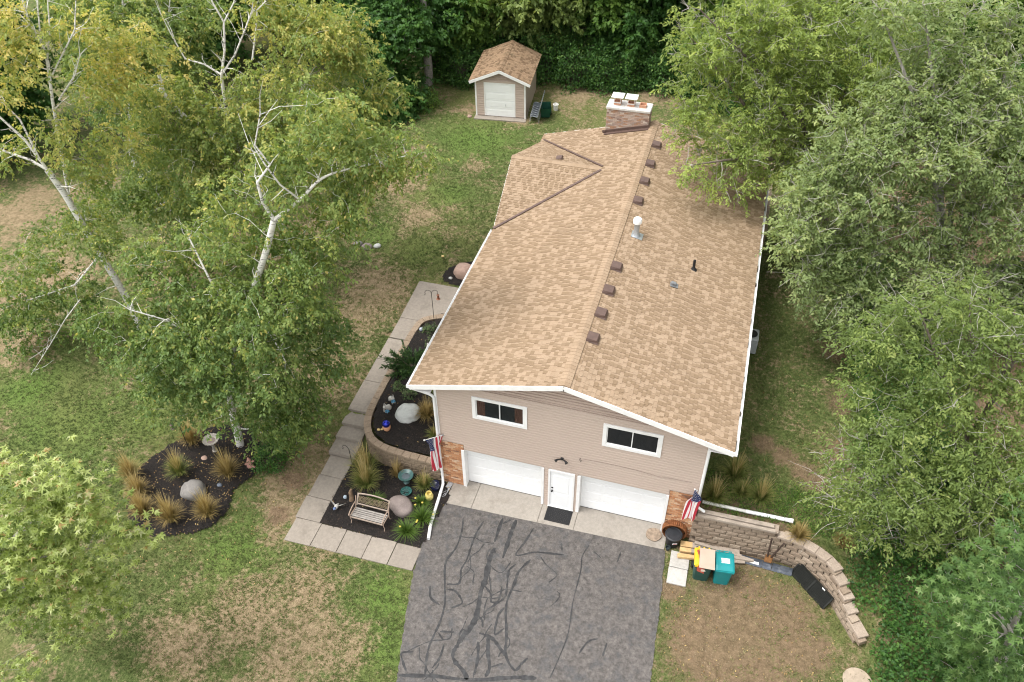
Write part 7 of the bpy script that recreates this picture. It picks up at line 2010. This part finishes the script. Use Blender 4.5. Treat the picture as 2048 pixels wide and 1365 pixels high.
for i, (x, y, s, lab) in enumerate(((-3.15, 3.35, .24, "small pale green perennial in the raised bed below the juniper"), (-2.55, 3.05, .30, "pale leafy perennial beside the house corner grass"), (-3.15, 7.0, .34, "green perennial at the feeder pole's foot"), (-2.6, 6.2, .36, "leafy green perennial near the roof edge in raised bed"), (-1.7, 3.7, .5, "taller leafy perennial under the roof's front left corner"), (-1.1, 12.3, .5, "leafy perennial behind the pink boulder"))):
    shrub("perennial", lab, (x, y, .97 if y < 9 else h(x, y)), s, s * .95, M_LPER, 600 + i, .06, 60, .5, "perennials in the raised bed", 9, cat="perennial")
# loose weeds and ground cover above the right wall
n = 900
wx, wy = rng.uniform(9.7, 14.6, n), rng.uniform(.35, 2.0, n)
O = np.repeat(np.stack([wx, wy, H(wx, wy) + .03], -1), 9, 0) + rng.normal(0, .07, (n * 9, 3)) * np.array([1, 1, .5]); O[:, 2] = np.maximum(O[:, 2], H(O[:, 0], O[:, 1]) + .01)
o = link("weeds", leaf_cloud("weeds", O, rng.normal(0, 1, O.shape) + np.array([0, 0, .4]), np.array([0, 0, 1.0]) + rng.normal(0, .5, O.shape), .09 * rng.uniform(.5, 1.3, len(O)), rng.uniform(0, .9, len(O)), M_LMID, "oval", .3)); o["kind"] = "stuff"

# ---------------------------------------------------------------- grass: loose tufts over the lawn, green where it is fed and straw where it is burnt
def value_noise(x, y, s, seed):
    r = np.random.default_rng(seed).uniform(0, 1, (256, 256))
    u, v = x * s + 1000, y * s + 1000
    i, j = np.floor(u).astype(int), np.floor(v).astype(int); fu, fv = u - i, v - j
    fu, fv = fu * fu * (3 - 2 * fu), fv * fv * (3 - 2 * fv)
    g = lambda a, b: r[a % 256, b % 256]
    return (g(i, j) * (1 - fu) + g(i + 1, j) * fu) * (1 - fv) + (g(i, j + 1) * (1 - fu) + g(i + 1, j + 1) * fu) * fv
rng = np.random.default_rng(5)
n = 170000
x = np.concatenate([rng.uniform(-24, 1.8, n), rng.uniform(8.7, 15.6, n // 4)]); y = np.concatenate([rng.uniform(-10, 31, n), rng.uniform(-9, 20, n // 4)])
bad = inside(drive_pts, x, y) | inside(ISLAND, x, y) | inside(FARBED, x, y) | inside(SIDEBED, x, y)
bad |= (x > -4.9) & (x < .3) & (y > -4.14) & (y < -3.06) | (x > -4.9) & (x < 0) & (y > -3.1) & (y < 10.5) | (x > -.1) & (x < 9.5) & (y > -1)
wx_, wy_ = np.interp(x, [9.4, 12.4, 13.05, 13.78, 14.23, 14.65, 15.08, 15.6], [-.25, -.19, -.31, -.7, -1.25, -1.97, -2.74, -9]), None
bad |= (x > 9.3) & (y > wx_ - .1) & (y < wx_ + .75)
clump = value_noise(x, y, 1.1, 1) * .5 + value_noise(x, y, 3.1, 2) * .3 + value_noise(x, y, 7, 3) * .2
dr = field(dry, x, y) * .35 + field(dirt, x, y) * .8 - field(lush, x, y) * .25
ok = ~bad & (rng.uniform(0, 1, len(x)) < smoothstep(-24, -15, x) * (1 - smoothstep(18, 31, y))) & (rng.uniform(0, 1, len(x)) < np.clip(1.35 - dr * 1.2 - (1 - clump) * .9, .04, 1))
pick = rng.permutation(np.flatnonzero(ok))[:78000]
x, y, clump, dr = x[pick], y[pick], clump[pick], dr[pick]
n = len(x); nb = 4
P = np.repeat(np.stack([x, y, H(x, y)], -1), nb, 0) + rng.normal(0, .025, (n * nb, 3)) * np.array([1, 1, 0])
a_ = rng.uniform(0, 2 * PI, n * nb); L = rng.uniform(.05, .12, n * nb)
d = np.stack([np.cos(a_) * .8, np.sin(a_) * .8, rng.uniform(.3, 1.0, n * nb)], -1); s_ = np.stack([-np.sin(a_), np.cos(a_), 0 * a_], -1) * .013
V = np.stack([P - s_, P + s_, P + d * L[:, None]], 1).reshape(-1, 3)
tint = np.clip(np.repeat(.30 + dr * .7 + (clump - .5) * -.8, nb) + rng.normal(0, .14, n * nb), 0, 1)
M_TUFT = leaf_mat("turf_blade", [(0, (.078, .115, .028)), (.4, (.130, .160, .048)), (.7, (.230, .205, .092)), (1, (.350, .280, .170))], .35, .8)
o = link("grass", np_mesh("grass", V, np.arange(n * nb * 3), np.arange(n * nb) * 3, M_TUFT, np.repeat(tint, 3))); o["kind"] = "stuff"
